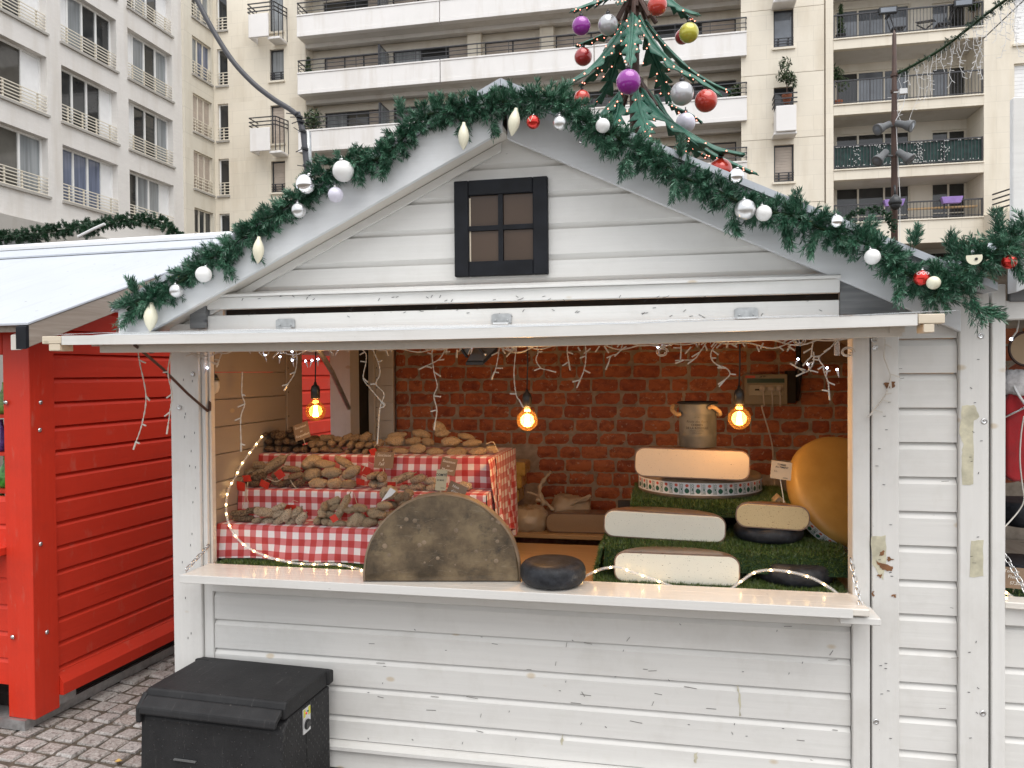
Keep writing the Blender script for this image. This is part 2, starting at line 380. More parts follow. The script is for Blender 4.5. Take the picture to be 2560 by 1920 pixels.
def t_wax():
    t = NT('black_waxed_rind'); n = t.noise(18, 7, None, 0.7); col = t.ramp(n, [(0.4, (0.010,0.011,0.014)), (0.62, (0.03,0.033,0.04)), (0.78, (0.15,0.14,0.12))])
    t.bsdf(col, 0.5, t.bump(n, 0.45, 0.006), Specular_IOR_Level=0.35); return t.m
MAT['wax'] = t_wax()
def t_foam():
    t = NT('black_foam'); v = t.voro(42, t.coord((1,1,1), shift=False)); d = t.ramp(v, [(0.10, 1.0), (0.22, 0.0)])
    n = t.noise(5, 7, None, 0.7); col = t.ramp(n, [(0.4, (0.014,0.014,0.015)), (0.75, (0.027,0.027,0.028))])
    sc_ = t.ramp(t.noise(3.0, 8, t.coord((30, 3, 3)), 0.75), [(0.60, 0.0), (0.72, 0.55)]); col = t.mix(sc_, col, (0.12,0.115,0.11))
    sp = t.ramp(t.noise(70, 2), [(0.735, 0.0), (0.76, 0.6)]); col = t.mix(sp, col, (0.22,0.2,0.18))
    t.bsdf(col, 0.62, t.bump(t.noise(150, 3), 0.25, 0.003), Specular_IOR_Level=0.3); return t.m
MAT['foam'] = t_foam()
def t_film(name, tr=0.8, c=(0.9,0.93,0.95)):
    t = NT(name); g = t.bsdf(c, 0.12, t.bump(t.noise(22, 5, None, 0.7), 0.6, 0.01), surface=False, Specular_IOR_Level=0.9)
    tp = t.n.new('ShaderNodeBsdfTransparent'); mx = t.n.new('ShaderNodeMixShader'); mx.inputs[0].default_value = 1-tr
    t.lk(tp.outputs[0], mx.inputs[1]); t.lk(g, mx.inputs[2]); t.lk(mx.outputs[0], t.out.inputs['Surface']); return t.m
MAT['film'] = t_film('clear_film', 0.55)
MAT['wrap'] = t_film('crinkled_wrap', 0.45, (0.75,0.68,0.56))
MAT['bag'] = plain('thin_white_bag', (0.55,0.47,0.36), 0.4, 0, 0.1, 10, 0.3)
MAT['tube'] = t_film('clear_tube', 0.72, (0.85,0.85,0.85))
def t_bulbglass():
    t = NT('amber_bulb_glass'); gl = t.n.new('ShaderNodeBsdfAnisotropic'); gl.inputs['Color'].default_value = (1.0,0.72,0.36,1); gl.inputs['Roughness'].default_value = 0.04; g = gl.outputs[0]
    tp = t.n.new('ShaderNodeBsdfTransparent'); tp.inputs[0].default_value = (1.0,0.84,0.56,1)
    lw = t.n.new('ShaderNodeLayerWeight'); lw.inputs[0].default_value = 0.25
    mx = t.n.new('ShaderNodeMixShader'); f = t.math('ADD', t.math('MULTIPLY', lw.outputs['Facing'], 0.42), 0.07); t.lk(f, mx.inputs[0])
    tr = t.n.new('ShaderNodeBsdfTranslucent'); tr.inputs[0].default_value = (1.0,0.5,0.16,1); m2 = t.n.new('ShaderNodeMixShader'); m2.inputs[0].default_value = 0.012
    t.lk(tp.outputs[0], mx.inputs[1]); t.lk(g, mx.inputs[2]); t.lk(mx.outputs[0], m2.inputs[1]); t.lk(tr.outputs[0], m2.inputs[2]); t.lk(m2.outputs[0], t.out.inputs['Surface']); return t.m
MAT['bulbglass'] = t_bulbglass()
def emit(name, c, s):
    t = NT(name); e = t.n.new('ShaderNodeEmission'); e.inputs[0].default_value = (*c, 1); e.inputs[1].default_value = s
    t.lk(e.outputs[0], t.out.inputs['Surface']); return t.m
MAT['filament'] = emit('glowing_filament', (1.0,0.56,0.18), 26)
MAT['ropebulb'] = emit('warm_rope_bulb', (1.0,0.66,0.28), 16)
MAT['coolbulb'] = emit('cool_icicle_bulb', (0.72,0.80,1.0), 14)
MAT['redled'] = emit('red_led', (1.0,0.28,0.20), 3.0)
def bauble(name, c, rough, metal, coat=0.0, **kw):
    t = NT(name); n = t.noise(20, 3); t.bsdf(t.mix(t.math('MULTIPLY', n, 0.25), c, tuple(v*0.75 for v in c)), rough, None, Metallic=metal, Coat_Weight=coat, Coat_Roughness=0.05, **kw); return t.m
MAT['b_mirror'] = bauble('mirror_silver', (0.85,0.85,0.86), 0.05, 1.0)
MAT['b_silver'] = bauble('matt_silver', (0.68,0.68,0.68), 0.3, 0.9)
MAT['b_pearl'] = bauble('pearl_white', (0.76,0.755,0.74), 0.3, 0.0, 0.4)
MAT['b_lilac'] = bauble('lilac_white', (0.66,0.64,0.74), 0.3, 0.0, 0.5)
MAT['b_cream'] = bauble('cream_plastic', (0.70,0.67,0.52), 0.4, 0.0, 0.2)
MAT['b_red'] = bauble('shiny_red', (0.62,0.02,0.012), 0.14, 0.75, 0.6)
MAT['b_bigred'] = bauble('lacquer_red', (0.52,0.03,0.012), 0.25, 0.15, 1.0)
MAT['b_dkred'] = bauble('lacquer_dark_red', (0.34,0.012,0.012), 0.25, 0.15, 1.0)
MAT['b_purple'] = bauble('lacquer_purple', (0.27,0.01,0.29), 0.25, 0.1, 1.0)
MAT['b_grey'] = bauble('lacquer_silver', (0.50,0.50,0.51), 0.3, 0.5, 0.8)
MAT['b_lime'] = bauble('lacquer_lime', (0.50,0.46,0.04), 0.25, 0.3, 0.9)
def t_leafmetal():
    t = NT('green_painted_sheet'); n = t.noise(3.5, 6, None, 0.65); col = t.ramp(n, [(0.3, (0.010,0.065,0.042)), (0.55, (0.022,0.125,0.08)), (0.8, (0.10,0.19,0.16))])
    t.bsdf(col, 0.4, t.bump(t.noise(6, 3), 0.3, 0.03)); return t.m
MAT['leaf'] = t_leafmetal()
def t_stone(name, c, joint=None, sc=(1,1,1), amt=0.5):
    t = NT(name); n = t.noise(0.9, 7, None, 0.65); col = t.mix(t.ramp(n, [(0.35, 0.0), (0.75, amt)]), c, tuple(v*0.82 for v in c))
    st = t.noise(0.8, 5, t.coord((1.6,1.6,0.25)), 0.6); col = t.mix(t.ramp(st, [(0.50, 0.0), (0.78, 0.6)]), col, tuple(v*m for v, m in zip(c, (0.68,0.63,0.55))))
    if joint:
        tc = t.sep(t.coord(shift=False)); w, h, ax = joint
        zf = t.math('FRACT', t.math('DIVIDE', tc[2], h)); row = t.math('FLOOR', t.math('DIVIDE', tc[2], h))
        xf = t.math('FRACT', t.math('ADD', t.math('DIVIDE', tc[ax], w), t.math('MULTIPLY', row, 0.5)))
        cell = t.n.new('ShaderNodeTexWhiteNoise'); cell.noise_dimensions = '2D'; cc = t.n.new('ShaderNodeCombineXYZ')
        t.lk(t.math('FLOOR', t.math('ADD', t.math('DIVIDE', tc[ax], w), t.math('MULTIPLY', row, 0.5))), cc.inputs[0]); t.lk(row, cc.inputs[1]); t.lk(cc.outputs[0], cell.inputs[0])
        col = t.mix(t.math('MULTIPLY', cell.outputs[0], 0.22), col, tuple(v*0.8 for v in c))
        j = t.math('MAXIMUM', t.math('LESS_THAN', zf, 0.035), t.math('LESS_THAN', xf, 0.02)); col = t.mix(t.math('MULTIPLY', j, 0.22), col, tuple(v*0.55 for v in c))
    t.bsdf(col, 0.8, t.bump(t.noise(30, 3), 0.1, 0.01)); return t.m
MAT['st_cream'] = t_stone('cream_stone', (0.79,0.725,0.61), (1.25, 0.62, 0))
MAT['st_cream_y'] = t_stone('cream_stone_return', (0.70,0.655,0.56), (0.9, 1.2, 1))
MAT['st_grey'] = t_stone('grey_brick_facade', (0.74,0.715,0.685), (0.24, 0.075, 1), amt=0.3)
MAT['st_white'] = t_stone('white_balcony_panel', (0.80,0.78,0.765), None, amt=0.35)
MAT['st_soffit'] = t_stone('grey_soffit', (0.66,0.63,0.59))
MAT['st_loggia'] = t_stone('loggia_wall', (0.74,0.69,0.60))
MAT['st_concrete'] = t_stone('weathered_concrete', (0.42,0.40,0.37), None, amt=0.9)
MAT['upvc'] = plain('white_window_frame', (0.80,0.80,0.79), 0.4, 0, 0.04, 2)
MAT['cream_frame'] = plain('cream_window_frame', (0.74,0.69,0.59), 0.45, 0, 0.05, 2)
MAT['shutter_tan'] = plain('tan_roller_shutter', (0.46,0.39,0.33), 0.6, 0, 0.1, 3)
MAT['shutter_white'] = plain('white_roller_shutter', (0.80,0.80,0.80), 0.5, 0, 0.05, 3)
def t_pane(name, c, rough=0.05, curtain=None, spec=0.5):
    t = NT(name); n = t.noise(0.7, 4); col = t.ramp(n, [(0.35, tuple(v*0.6 for v in c)), (0.7, tuple(v*1.35 for v in c))])
    if curtain:
        w = t.noise(1.0, 3, t.coord((9,9,0.4)), 0.5); col = t.mix(t.ramp(w, [(0.3, 0.35), (0.7, 1.0)]), col, curtain)
    t.bsdf(col, rough, t.bump(t.noise(1.3, 2), 0.04, 0.05), Specular_IOR_Level=spec); return t.m
MAT['pane_dark'] = t_pane('dark_window_glass', (0.035,0.037,0.038), spec=0.7)
MAT['pane_room'] = t_pane('window_glass_dim_room', (0.09,0.085,0.075), spec=0.6)
MAT['pane_curtain'] = t_pane('window_glass_net_curtain', (0.10,0.11,0.12), 0.08, (0.33,0.35,0.36))
MAT['pane_blue'] = t_pane('window_glass_blue_curtain', (0.07,0.08,0.11), 0.06, (0.20,0.23,0.32))
MAT['pane_sky'] = t_pane('window_glass_sky', (0.16,0.18,0.21), 0.04, None, 1.0)  # bluish sky reflection put into the glass colour
MAT['plexi'] = t_pane('brown_plexiglass', (0.075,0.048,0.032), 0.2, None, 0.3)
MAT['green_mesh'] = plain('green_privacy_mesh', (0.02,0.05,0.045), 0.8, 0, 0.5, 5)
MAT['purple'] = plain('purple_planter', (0.34,0.22,0.55), 0.5)
MAT['terracotta'] = plain('terracotta', (0.30,0.10,0.05), 0.7)
MAT['foliage'] = t_needles('balcony_foliage', (0.015,0.035,0.012), (0.04,0.075,0.03), (0.11,0.13,0.07))
MAT['kraft'] = plain('brown_card', (0.20,0.13,0.08), 0.7, 0, 0.1, 20)
MAT['kraft_pale'] = plain('pale_card', (0.52,0.37,0.23), 0.6, 0, 0.08, 20)
MAT['card_olive'] = plain('olive_card', (0.36,0.30,0.19), 0.6, 0, 0.08, 20)
MAT['ink'] = plain('black_ink', (0.01,0.01,0.01), 0.6)
MAT['chalk'] = plain('white_marker', (0.66,0.62,0.55), 0.7)
MAT['redtag'] = plain('red_tag', (0.55,0.035,0.02), 0.45, 0, 0.15, 20)
MAT['label_white'] = plain('white_label', (0.70,0.70,0.70), 0.45, 0, 0.03)
MAT['label_green'] = plain('green_print', (0.015,0.10,0.06), 0.5)
MAT['label_red'] = plain('red_print', (0.60,0.10,0.06), 0.5)
MAT['yellow'] = plain('yellow_sticker', (0.60,0.58,0.05), 0.45)
MAT['tape'] = plain('old_yellowed_tape', (0.50,0.47,0.35), 0.55, 0, 0.22, 26, 0.2)
MAT['scuff'] = plain('grey_scuff', (0.13,0.12,0.11), 0.7)
MAT['chip'] = plain('bare_brown_wood_chip', (0.19,0.085,0.035), 0.8, 0, 0.3, 40)
MAT['rope'] = plain('hemp_rope', (0.34,0.22,0.11), 0.85, 0, 0.3, 60, 0.5)
MAT['plush_red'] = plain('red_felt', (0.30,0.008,0.012), 0.9, 0, 0.2, 20, 0.3, Sheen_Weight=0.3)
MAT['plush_white'] = plain('white_fur', (0.62,0.60,0.60), 0.95, 0, 0.2, 60, 1.0)
MAT['dark_void'] = plain('dark_interior', (0.02,0.017,0.015), 0.9)  # shade of gaps and recesses put into the colour; dark shelf boards too
MAT['dry_leaf'] = plain('yellow_dry_leaf', (0.52,0.34,0.10), 0.7)
MAT['eb_box'] = plain('beige_fuse_box', (0.30,0.26,0.18), 0.5, 0, 0.06)
MAT['eb_green'] = plain('green_fuse_strip', (0.02,0.06,0.03), 0.4)
MAT['ply'] = plain('plywood_cutout', (0.46,0.33,0.19), 0.6)
# ------------------------------------------------------------------ ground, setts
RND = random.Random(7)
def make_ground():
    mb = MB(); mb.box(-120, 120, -60, 120, -0.5, -0.012)
    g = build('ground', mb, MAT['joint']); tag(g, kind='structure')
    base = MB(); base.box(-0.052, 0.052, -0.045, 0.045, -0.03, 0.0)
    protos = []
    for k in range(6):
        rr = random.Random(k+50); bm = bmesh.new()
        mb2 = MB(); mb2.box(-0.052, 0.052, -0.045, 0.045, -0.03, 0.004)
        me = bpy.data.meshes.new('cobble'); me.from_pydata(mb2.v, [], mb2.f); bm.from_mesh(me)
        top = [f for f in bm.faces if f.calc_center_median().z > 0.003]
        bmesh.ops.inset_region(bm, faces=top, thickness=0.009, depth=0.0)
        for v in bm.verts:
            outer = v.co.z > 0 and (abs(abs(v.co.x)-0.052) < 1e-3 or abs(abs(v.co.y)-0.045) < 1e-3)
            v.co.x += rr.uniform(-.005, .005); v.co.y += rr.uniform(-.005, .005)
            if v.co.z > 0: v.co.z += (-0.007 if outer else 0)+rr.uniform(-.0025, .0025)
        bmesh.ops.recalc_face_normals(bm, faces=bm.faces); bm.to_mesh(me); bm.free()
        me.materials.append(MAT['cobble']); protos.append(me)
    ang = math.radians(-4); ca, sa = math.cos(ang), math.sin(ang); rest = MB(); n = 0
    inv = np.linalg.inv(np.eye(1))
    for j in range(-34, 40):
        off = RND.uniform(-.03, .03)
        for i in range(-40, 60):
            lx, ly = i*0.124+off, j*0.110
            x = -2.75+lx*ca-ly*sa; y = -0.2+lx*sa+ly*ca
            if not (-6 < x < 4.5 and -3.3 < y < 4.2): continue
            c = RM @ (np.array([x, y, 0])-CAM); vis = False
            if c[2] > 0.3:
                u, v = 1280+FPX*c[0]/c[2], 960-FPX*c[1]/c[2]; vis = -40 < u < 440 and 1600 < v < 1960
            red_in = x < -3.10+0.052*(y-0.05) and y > 0.05
            wh_in = -2.26 < x < 1.2 and 0 < y < 2.05
            if wh_in and y > 0.15: continue
            if vis and not red_in and x < -1.9:
                o = bpy.data.objects.new('cobble', protos[RND.randrange(6)]); COL.objects.link(o); o.parent = g
                o.location = (x+RND.uniform(-.004, .004), y+RND.uniform(-.004, .004), RND.uniform(-.004, .002)-0.004)
                o.rotation_euler = (RND.uniform(-.03, .03), RND.uniform(-.03, .03), ang+RND.uniform(-.04, .04)+RND.choice((0, math.pi)))
                o.scale = (RND.uniform(.92, 1.04), RND.uniform(.92, 1.05), 1); n += 1
            else:
                pts = []
                for sx, sy in ((-1,-1),(1,-1),(1,1),(-1,1)):
                    px, py = sx*0.051+RND.uniform(-.004,.004), sy*0.044+RND.uniform(-.004,.004)
                    pts.append((x+px*ca-py*sa, y+px*sa+py*ca))
                zt = -0.004+RND.uniform(-.004, .002)
                rest.hexa([(a, b, -0.03) for a, b in pts]+[(x+(a-x)*.94, y+(b-y)*.94, zt) for a, b in pts])
    o = build('cobble_paving', rest, MAT['cobble'], g); tag(o, kind='stuff')
make_ground()

# ------------------------------------------------------------------ apartment buildings
def wall_part(name, root, m, mp, a0, a1, z0, z1, holes, rev, back=True):
    """a wall slab in (a, z) with real openings; mp(a, z, d) puts depth d behind its face"""
    mb = MB(); A = sorted({a0, a1, *[h[0] for h in holes], *[h[1] for h in holes]}); Z = sorted({z0, z1, *[h[2] for h in holes], *[h[3] for h in holes]})
    A = [a for a in A if a0 <= a <= a1]; Z = [z for z in Z if z0 <= z <= z1]
    inh = lambda a, z: any(h[0] < a < h[1] and h[2] < z < h[3] for h in holes)
    for i in range(len(A)-1):
        for j in range(len(Z)-1):
            if not inh((A[i]+A[i+1])/2, (Z[j]+Z[j+1])/2):
                mb.quad(mp(A[i],Z[j],0), mp(A[i+1],Z[j],0), mp(A[i+1],Z[j+1],0), mp(A[i],Z[j+1],0))
    for h in holes:
        b0, b1, c0, c1 = max(h[0],a0), min(h[1],a1), max(h[2],z0), min(h[3],z1)
        if b1 <= b0 or c1 <= c0: continue
        if h[2] >= z0: mb.quad(mp(b0,c0,0), mp(b1,c0,0), mp(b1,c0,rev), mp(b0,c0,rev))
        if h[3] <= z1: mb.quad(mp(b0,c1,0), mp(b1,c1,0), mp(b1,c1,rev), mp(b0,c1,rev))
        if h[0] >= a0: mb.quad(mp(b0,c0,0), mp(b0,c1,0), mp(b0,c1,rev), mp(b0,c0,rev))
        if h[1] <= a1: mb.quad(mp(b1,c0,0), mp(b1,c1,0), mp(b1,c1,rev), mp(b1,c0,rev))
    for (p, q) in (((a0,z0),(a1,z0)), ((a1,z0),(a1,z1)), ((a1,z1),(a0,z1)), ((a0,z1),(a0,z0))):
        mb.quad(mp(p[0],p[1],0), mp(q[0],q[1],0), mp(q[0],q[1],0.12), mp(p[0],p[1],0.12))
    return build(name, mb, m, root, recalc=False)
def mbox(mb, mp, a0, a1, z0, z1, d0, d1):
    return mb.hexa([mp(a0,z0,d0),mp(a1,z0,d0),mp(a1,z0,d1),mp(a0,z0,d1),mp(a0,z1,d0),mp(a1,z1,d0),mp(a1,z1,d1),mp(a0,z1,d1)])
def window(root, mp, a0, a1, z0, z1, d, cells, fm, name='window', fr=0.06, rail=None, sill=None, transom=None, label=None):
    """cells: list of (fraction, kind); kind picks glass or shutter"""
    mb = MB()
    mbox(mb, mp, a0, a0+fr, z0, z1, d, d+0.08); mbox(mb, mp, a1-fr, a1, z0, z1, d, d+0.08)
    mbox(mb, mp, a0+fr, a1-fr, z0, z0+fr, d+.002, d+0.08); mbox(mb, mp, a0+fr, a1-fr, z1-fr, z1, d+.002, d+0.08)
    tot = sum(c[0] for c in cells); x = a0+fr; W = a1-a0-2*fr; spans = []
    for k, (f, kind) in enumerate(cells):
        x2 = x+W*f/tot
        spans.append((x, x2, kind))
        if k < len(cells)-1: mbox(mb, mp, x2-fr*0.6, x2+fr*0.6, z0+fr, z1-fr, d+.001, d+0.08)
        x = x2
    if transom:
        for tz in transom: mbox(mb, mp, a0+fr, a1-fr, tz-fr*.4, tz+fr*.4, d+.003, d+0.07)
    w = build(name, mb, fm, root)
    if label: w['label'] = label
    for (b0, b1, kind) in spans:
        p = MB()
        if kind in ('white', 'tan'):
            m = MAT['shutter_white'] if kind == 'white' else MAT['shutter_tan']
            nl = 1 if kind == 'white' and fm is MAT['upvc'] else 12
            for i in range(nl):
                q0 = z0+fr+(z1-z0-2*fr)*i/nl; q1 = z0+fr+(z1-z0-2*fr)*(i+1)/nl
                mbox(p, mp, b0, b1, q0+.004, q1-.004, d+.03, d+.055)
            build('shutter', p, m, w)
        else:
            p.quad(mp(b0,z0+fr,d+.05), mp(b1,z0+fr,d+.05), mp(b1,z1-fr,d+.05), mp(b0,z1-fr,d+.05)); build('pane', p, MAT[kind], w)
    if rail:
        rm, n, zt, dd, npost = rail; r = MB()
        for i in range(n):
            zz = z0+0.06+(zt-z0-0.06)*i/(n-1); mbox(r, mp, a0-.03, a1+.03, zz-.016, zz+.016, dd, dd+.03)
        for k in range(npost):
            aa = a0+(a1-a0)*(k+.5)/npost if npost > 1 else (a0+a1)/2; mbox(r, mp, aa-.035, aa+.035, z0, zt+.02, dd+.031, dd+.06)
        build('railing', r, rm, w)
    if sill:
        s = MB(); mbox(s, mp, a0-.06, a1+.06, z0-.09, z0-.002, -.09, d); build('sill', s, sill, w)
    return w

XG = -22.5
mpL = lambda a, z, d: (XG-d, a, z)
b = thing('grey_apartment_building', (XG-6, 22, 0), 'pale grey brick apartment block with white sliding windows at the far left', 'building')
cols = [(18.33, 21.33), (22.02, 25.02), (25.70, 28.68)]; tops = [16.52, 13.52, 10.52]
holes = [(c[0], c[1], t-2.13, t) for c in cols for t in tops]+[(c[0], c[1], 17.4, 19.5) for c in cols]
wall_part('wall', b, MAT['st_grey'], mpL, 9.0, 29.4, 7.35, 20.5, holes, 0.32)
G = {(0,0): ['pane_curtain','pane_dark','white'], (0,1): ['pane_room','pane_room','white'], (0,2): ['pane_room','pane_room','pane_curtain'],
     (1,0): ['white','pane_curtain','pane_dark','pane_dark'], (1,1): ['pane_dark','pane_dark','pane_dark','white'], (1,2): ['pane_blue','pane_blue','pane_blue','white'],
     (2,0): ['white','pane_curtain','pane_dark','pane_curtain'], (2,1): ['white','pane_dark','pane_dark','pane_curtain'], (2,2): ['pane_dark','pane_curtain','pane_curtain','white']}
for ci, c in enumerate(cols):
    for ti, t in enumerate(tops):
        kinds = G[(ci, ti)]
        window(b, mpL, c[0], c[1], t-2.13, t, 0.28, [(0.75 if k == 'white' else 1, k) for k in kinds], MAT['upvc'], rail=(MAT['cream_frame'], 6, t-2.13+.66, 0.03, 4), sill=MAT['st_concrete'], fr=.075)
    window(b, mpL, c[0], c[1], 17.4, 19.5, 0.28, [(1,'pane_dark'),(1,'pane_curtain'),(1,'pane_dark'),(.75,'white')], MAT['upvc'], rail=(MAT['cream_frame'], 6, 18.06, 0.03, 4), sill=MAT['st_concrete'], fr=.075)
m = MB(); mbox(m, mpL, 9.0, 27.2, 6.55, 7.3, -0.35, 0.1); build('concrete_ledge', m, MAT['st_concrete'], b, bevel=.03)
m = MB(); mbox(m, mpL, 9.0, 27.2, 5.7, 6.5, -0.1, 0.1); build('ledge_frieze', m, MAT['st_concrete'], b)
m = MB(); mbox(m, mpL, 9.0, 29.4, 0, 5.65, 0.3, 0.6); build('ground_floor', m, MAT['st_concrete'], b)
m = MB(); mbox(m, mpL, 9.0, 29.4, 0, 20.4, 0.62, 12); build('body', m, MAT['st_loggia'], b)

H = 2.74; XS = -22.38; YF = 31.8
mpS = lambda a, z, d: (XS-d, a, z)
mpF = lambda a, z, d: (a, YF+d, z)
c = thing('cream_apartment_building', (-7, 38, 0), 'cream stone apartment block with long white balcony bands behind the white stall', 'building')
ST = [18.05-H*k for k in range(-1, 5)]     # window heads of the stone corner part
for k, t in enumerate(ST):
    z0, z1 = t-1.86-0.9+.02, t+.0
    w_h = [(30.05, 31.62, t-1.85, t-.004)]
    wall_part('wall_panel', c, MAT['st_cream_y'], mpS, 29.4, YF+.09, z0, t+.0, w_h, 0.2)
    kinds = [('pane_dark','pane_curtain'), ('pane_curtain','pane_blue'), ('tan','tan'), ('tan','tan'), ('pane_dark','pane_dark'), ('pane_dark','pane_dark')][k]
    window(c, mpS, 30.05, 31.62, t-1.85, t-.004, .12, [(1,kinds[0]),(1,kinds[1]),(1,kinds[1])], MAT['cream_frame'], rail=(MAT['cream_frame'], 5, t-1.2, .02, 3), sill=MAT['st_concrete'])
    hs = [(-22.18, -21.6, t-1.85, t-.004)]; nz1 = t-.3; bal = (k % 2 == 0)
    hs.append((-19.3, -18.55, t-.3-1.55-(.35 if bal else 0), t-.3))
    wall_part('wall_panel', c, MAT['st_cream'], mpF, XS+.003, -17.42, z0, t, hs, 0.2)
    window(c, mpF, -22.18, -21.6, t-1.85, t-.004, .12, [(1,'pane_dark')], MAT['upvc'], rail=(MAT['cream_frame'], 5, t-1.2, .02, 1), sill=MAT['st_concrete'])
    window(c, mpF, -19.3, -18.55, hs[1][2], hs[1][3], .14, [(1, ['pane_curtain','pane_curtain','tan','tan','pane_dark','pane_dark'][k])], MAT['rail_metal'],
           rail=None if bal else (MAT['rail_metal'], 4, hs[1][2]+.42, .02, 2), sill=MAT['st_cream'])
    if bal:
        zb = hs[1][2]-.55
        m = MB(); m.box(-19.95, -18.9, YF-.85, YF-.75, zb, zb+1.12); m.box(-19.95, -19.9, YF-.75, YF, zb, zb+1.12); m.box(-19.0, -18.35, YF-.75, YF-.01, zb-.12, zb)
        bb = build('balcony', m, MAT['st_white'], c, bevel=.02)
        m = MB()
        for q in (0.12, .3, .5):
            m.bar((-19.98, YF-.82, zb+1.12+q), (-18.6, YF-.82, zb+1.12+q), .045, .045); m.bar((-18.6, YF-.82, zb+1.12+q), (-18.35, YF, zb+1.12+q), .045, .045); m.bar((-19.98, YF-.82, zb+1.12+q), (-19.98, YF, zb+1.12+q), .045, .045)
        for q in range(4): m.bar((-18.6+.25*q/3, YF-.82+.82*q/3, zb), (-18.6+.25*q/3, YF-.82+.82*q/3, zb+1.62), .035, .035)
        build('railing', m, MAT['rail_metal'], bb)
# long loggias
YB, YW, XL0, XL1 = 30.9, 32.6, -17.4, 3.22
mpB = lambda a, z, d: (a, YB+d, z)
mpW = lambda a, z, d: (a, YW+d, z)
PT = [13.38+2.735*k for k in range(-2, 4)]
cuts = [XL0, -10.3, -3.25, XL1]
bays = [(-16.8, -13.7, 3), (-13.2, -9.4, 3), (-8.6, -5.9, 2), (-5.2, -1.9, 2), (-0.7, 2.9, 2)]
RB = random.Random(3)
for fi, pt in enumerate(PT):
    for k in range(3):
        m = MB(); m.box(cuts[k]+.02, cuts[k+1]-.02, YB, YB+.14, pt-.85, pt-.08); m.box(cuts[k]+.02, cuts[k+1]-.02, YB-.03, YB+.17, pt-.078, pt); m.box(cuts[k]+.02, cuts[k+1]-.02, YB-.02, YB+.3, pt-1.04, pt-.853)
        build('balcony_parapet', m, MAT['st_white'], c, bevel=.012)
    m = MB(); m.box(XL0, XL1, YB+.31, YW+.2, pt-1.02, pt-.8); m.box(XL0, XL1, YB+.9, YB+1.1, pt-1.2, pt-1.021); build('balcony_floor', m, MAT['st_soffit'], c)
    m = MB()
    for q in (.17, .36, .58):
        r = .045 if q > .5 else .028
        m.bar((XL0+.03, YB+.06, pt+q), (XL1-.03, YB+.06, pt+q), r, r)
        m.bar((XL0+.03, YB+.06, pt+q), (XL0+.03, YW-.6, pt+q), r, r); m.bar((XL1-.03, YB+.06, pt+q), (XL1-.03, YB+.5, pt+q), r, r)
    for i in range(15): x = XL0+.05+(XL1-XL0-.1)*i/14; m.bar((x, YB+.06, pt), (x, YB+.06, pt+.58), .025, .025)
    build('balcony_railing', m, MAT['rail_metal'], c)
    z0, z1 = pt-.8, pt+1.69
    hs = [(a, e, z0+.05, z0+2.13) for a, e, n in bays]
    wall_part('loggia_wall', c, MAT['st_loggia'], mpW, XL0, XL1, z0, z1, hs, .15)
    for bi, (a, e, n) in enumerate(bays):
        kd = [RB.choice(['pane_dark','pane_dark','pane_room','pane_curtain']) for _ in range(n)]
        if RB.random() < .3: kd = ['tan']*n
        elif RB.random() < .5: kd[-1] = 'tan'
        window(c, mpW, a, e, z0+.05, z0+2.13, .1, [(1.0 if q != 'tan' else .7, q) for q in kd], MAT['rail_metal'], fr=.05)
    for x in (-9.0, -5.55, -1.3):
        m = MB(); m.box(x-.32, x+.32, YW-.45, YW-.01, z0, z1); build('pier', m, MAT['st_cream'], c)
    m = MB(); m.box(-13.5, -13.4, YB+.5, YW-.02, z0+.1, z0+2.0); dv = build('divider_frame', m, MAT['rail_metal'], c)
    m = MB(); m.box(-13.52, -13.38, YB+.6, YW-.1, z0+.25, z0+1.9); build('divider_glass', m, MAT['pane_curtain'], c)
m = MB(); m.box(XL0-.26, XL0+.01, 31.83, YW+.2, 7.5, 21.5); build('end_wall', m, MAT['st_cream'], c)
m = MB(); m.box(-23, 3.3, YW+.9, 45, 0, 21.6); build('body', m, MAT['st_loggia'], c)
m = MB(); m.box(XS, 6.3, YF+.0, YW, 0, 6.9); build('ground_floor', m, MAT['st_loggia'], c)

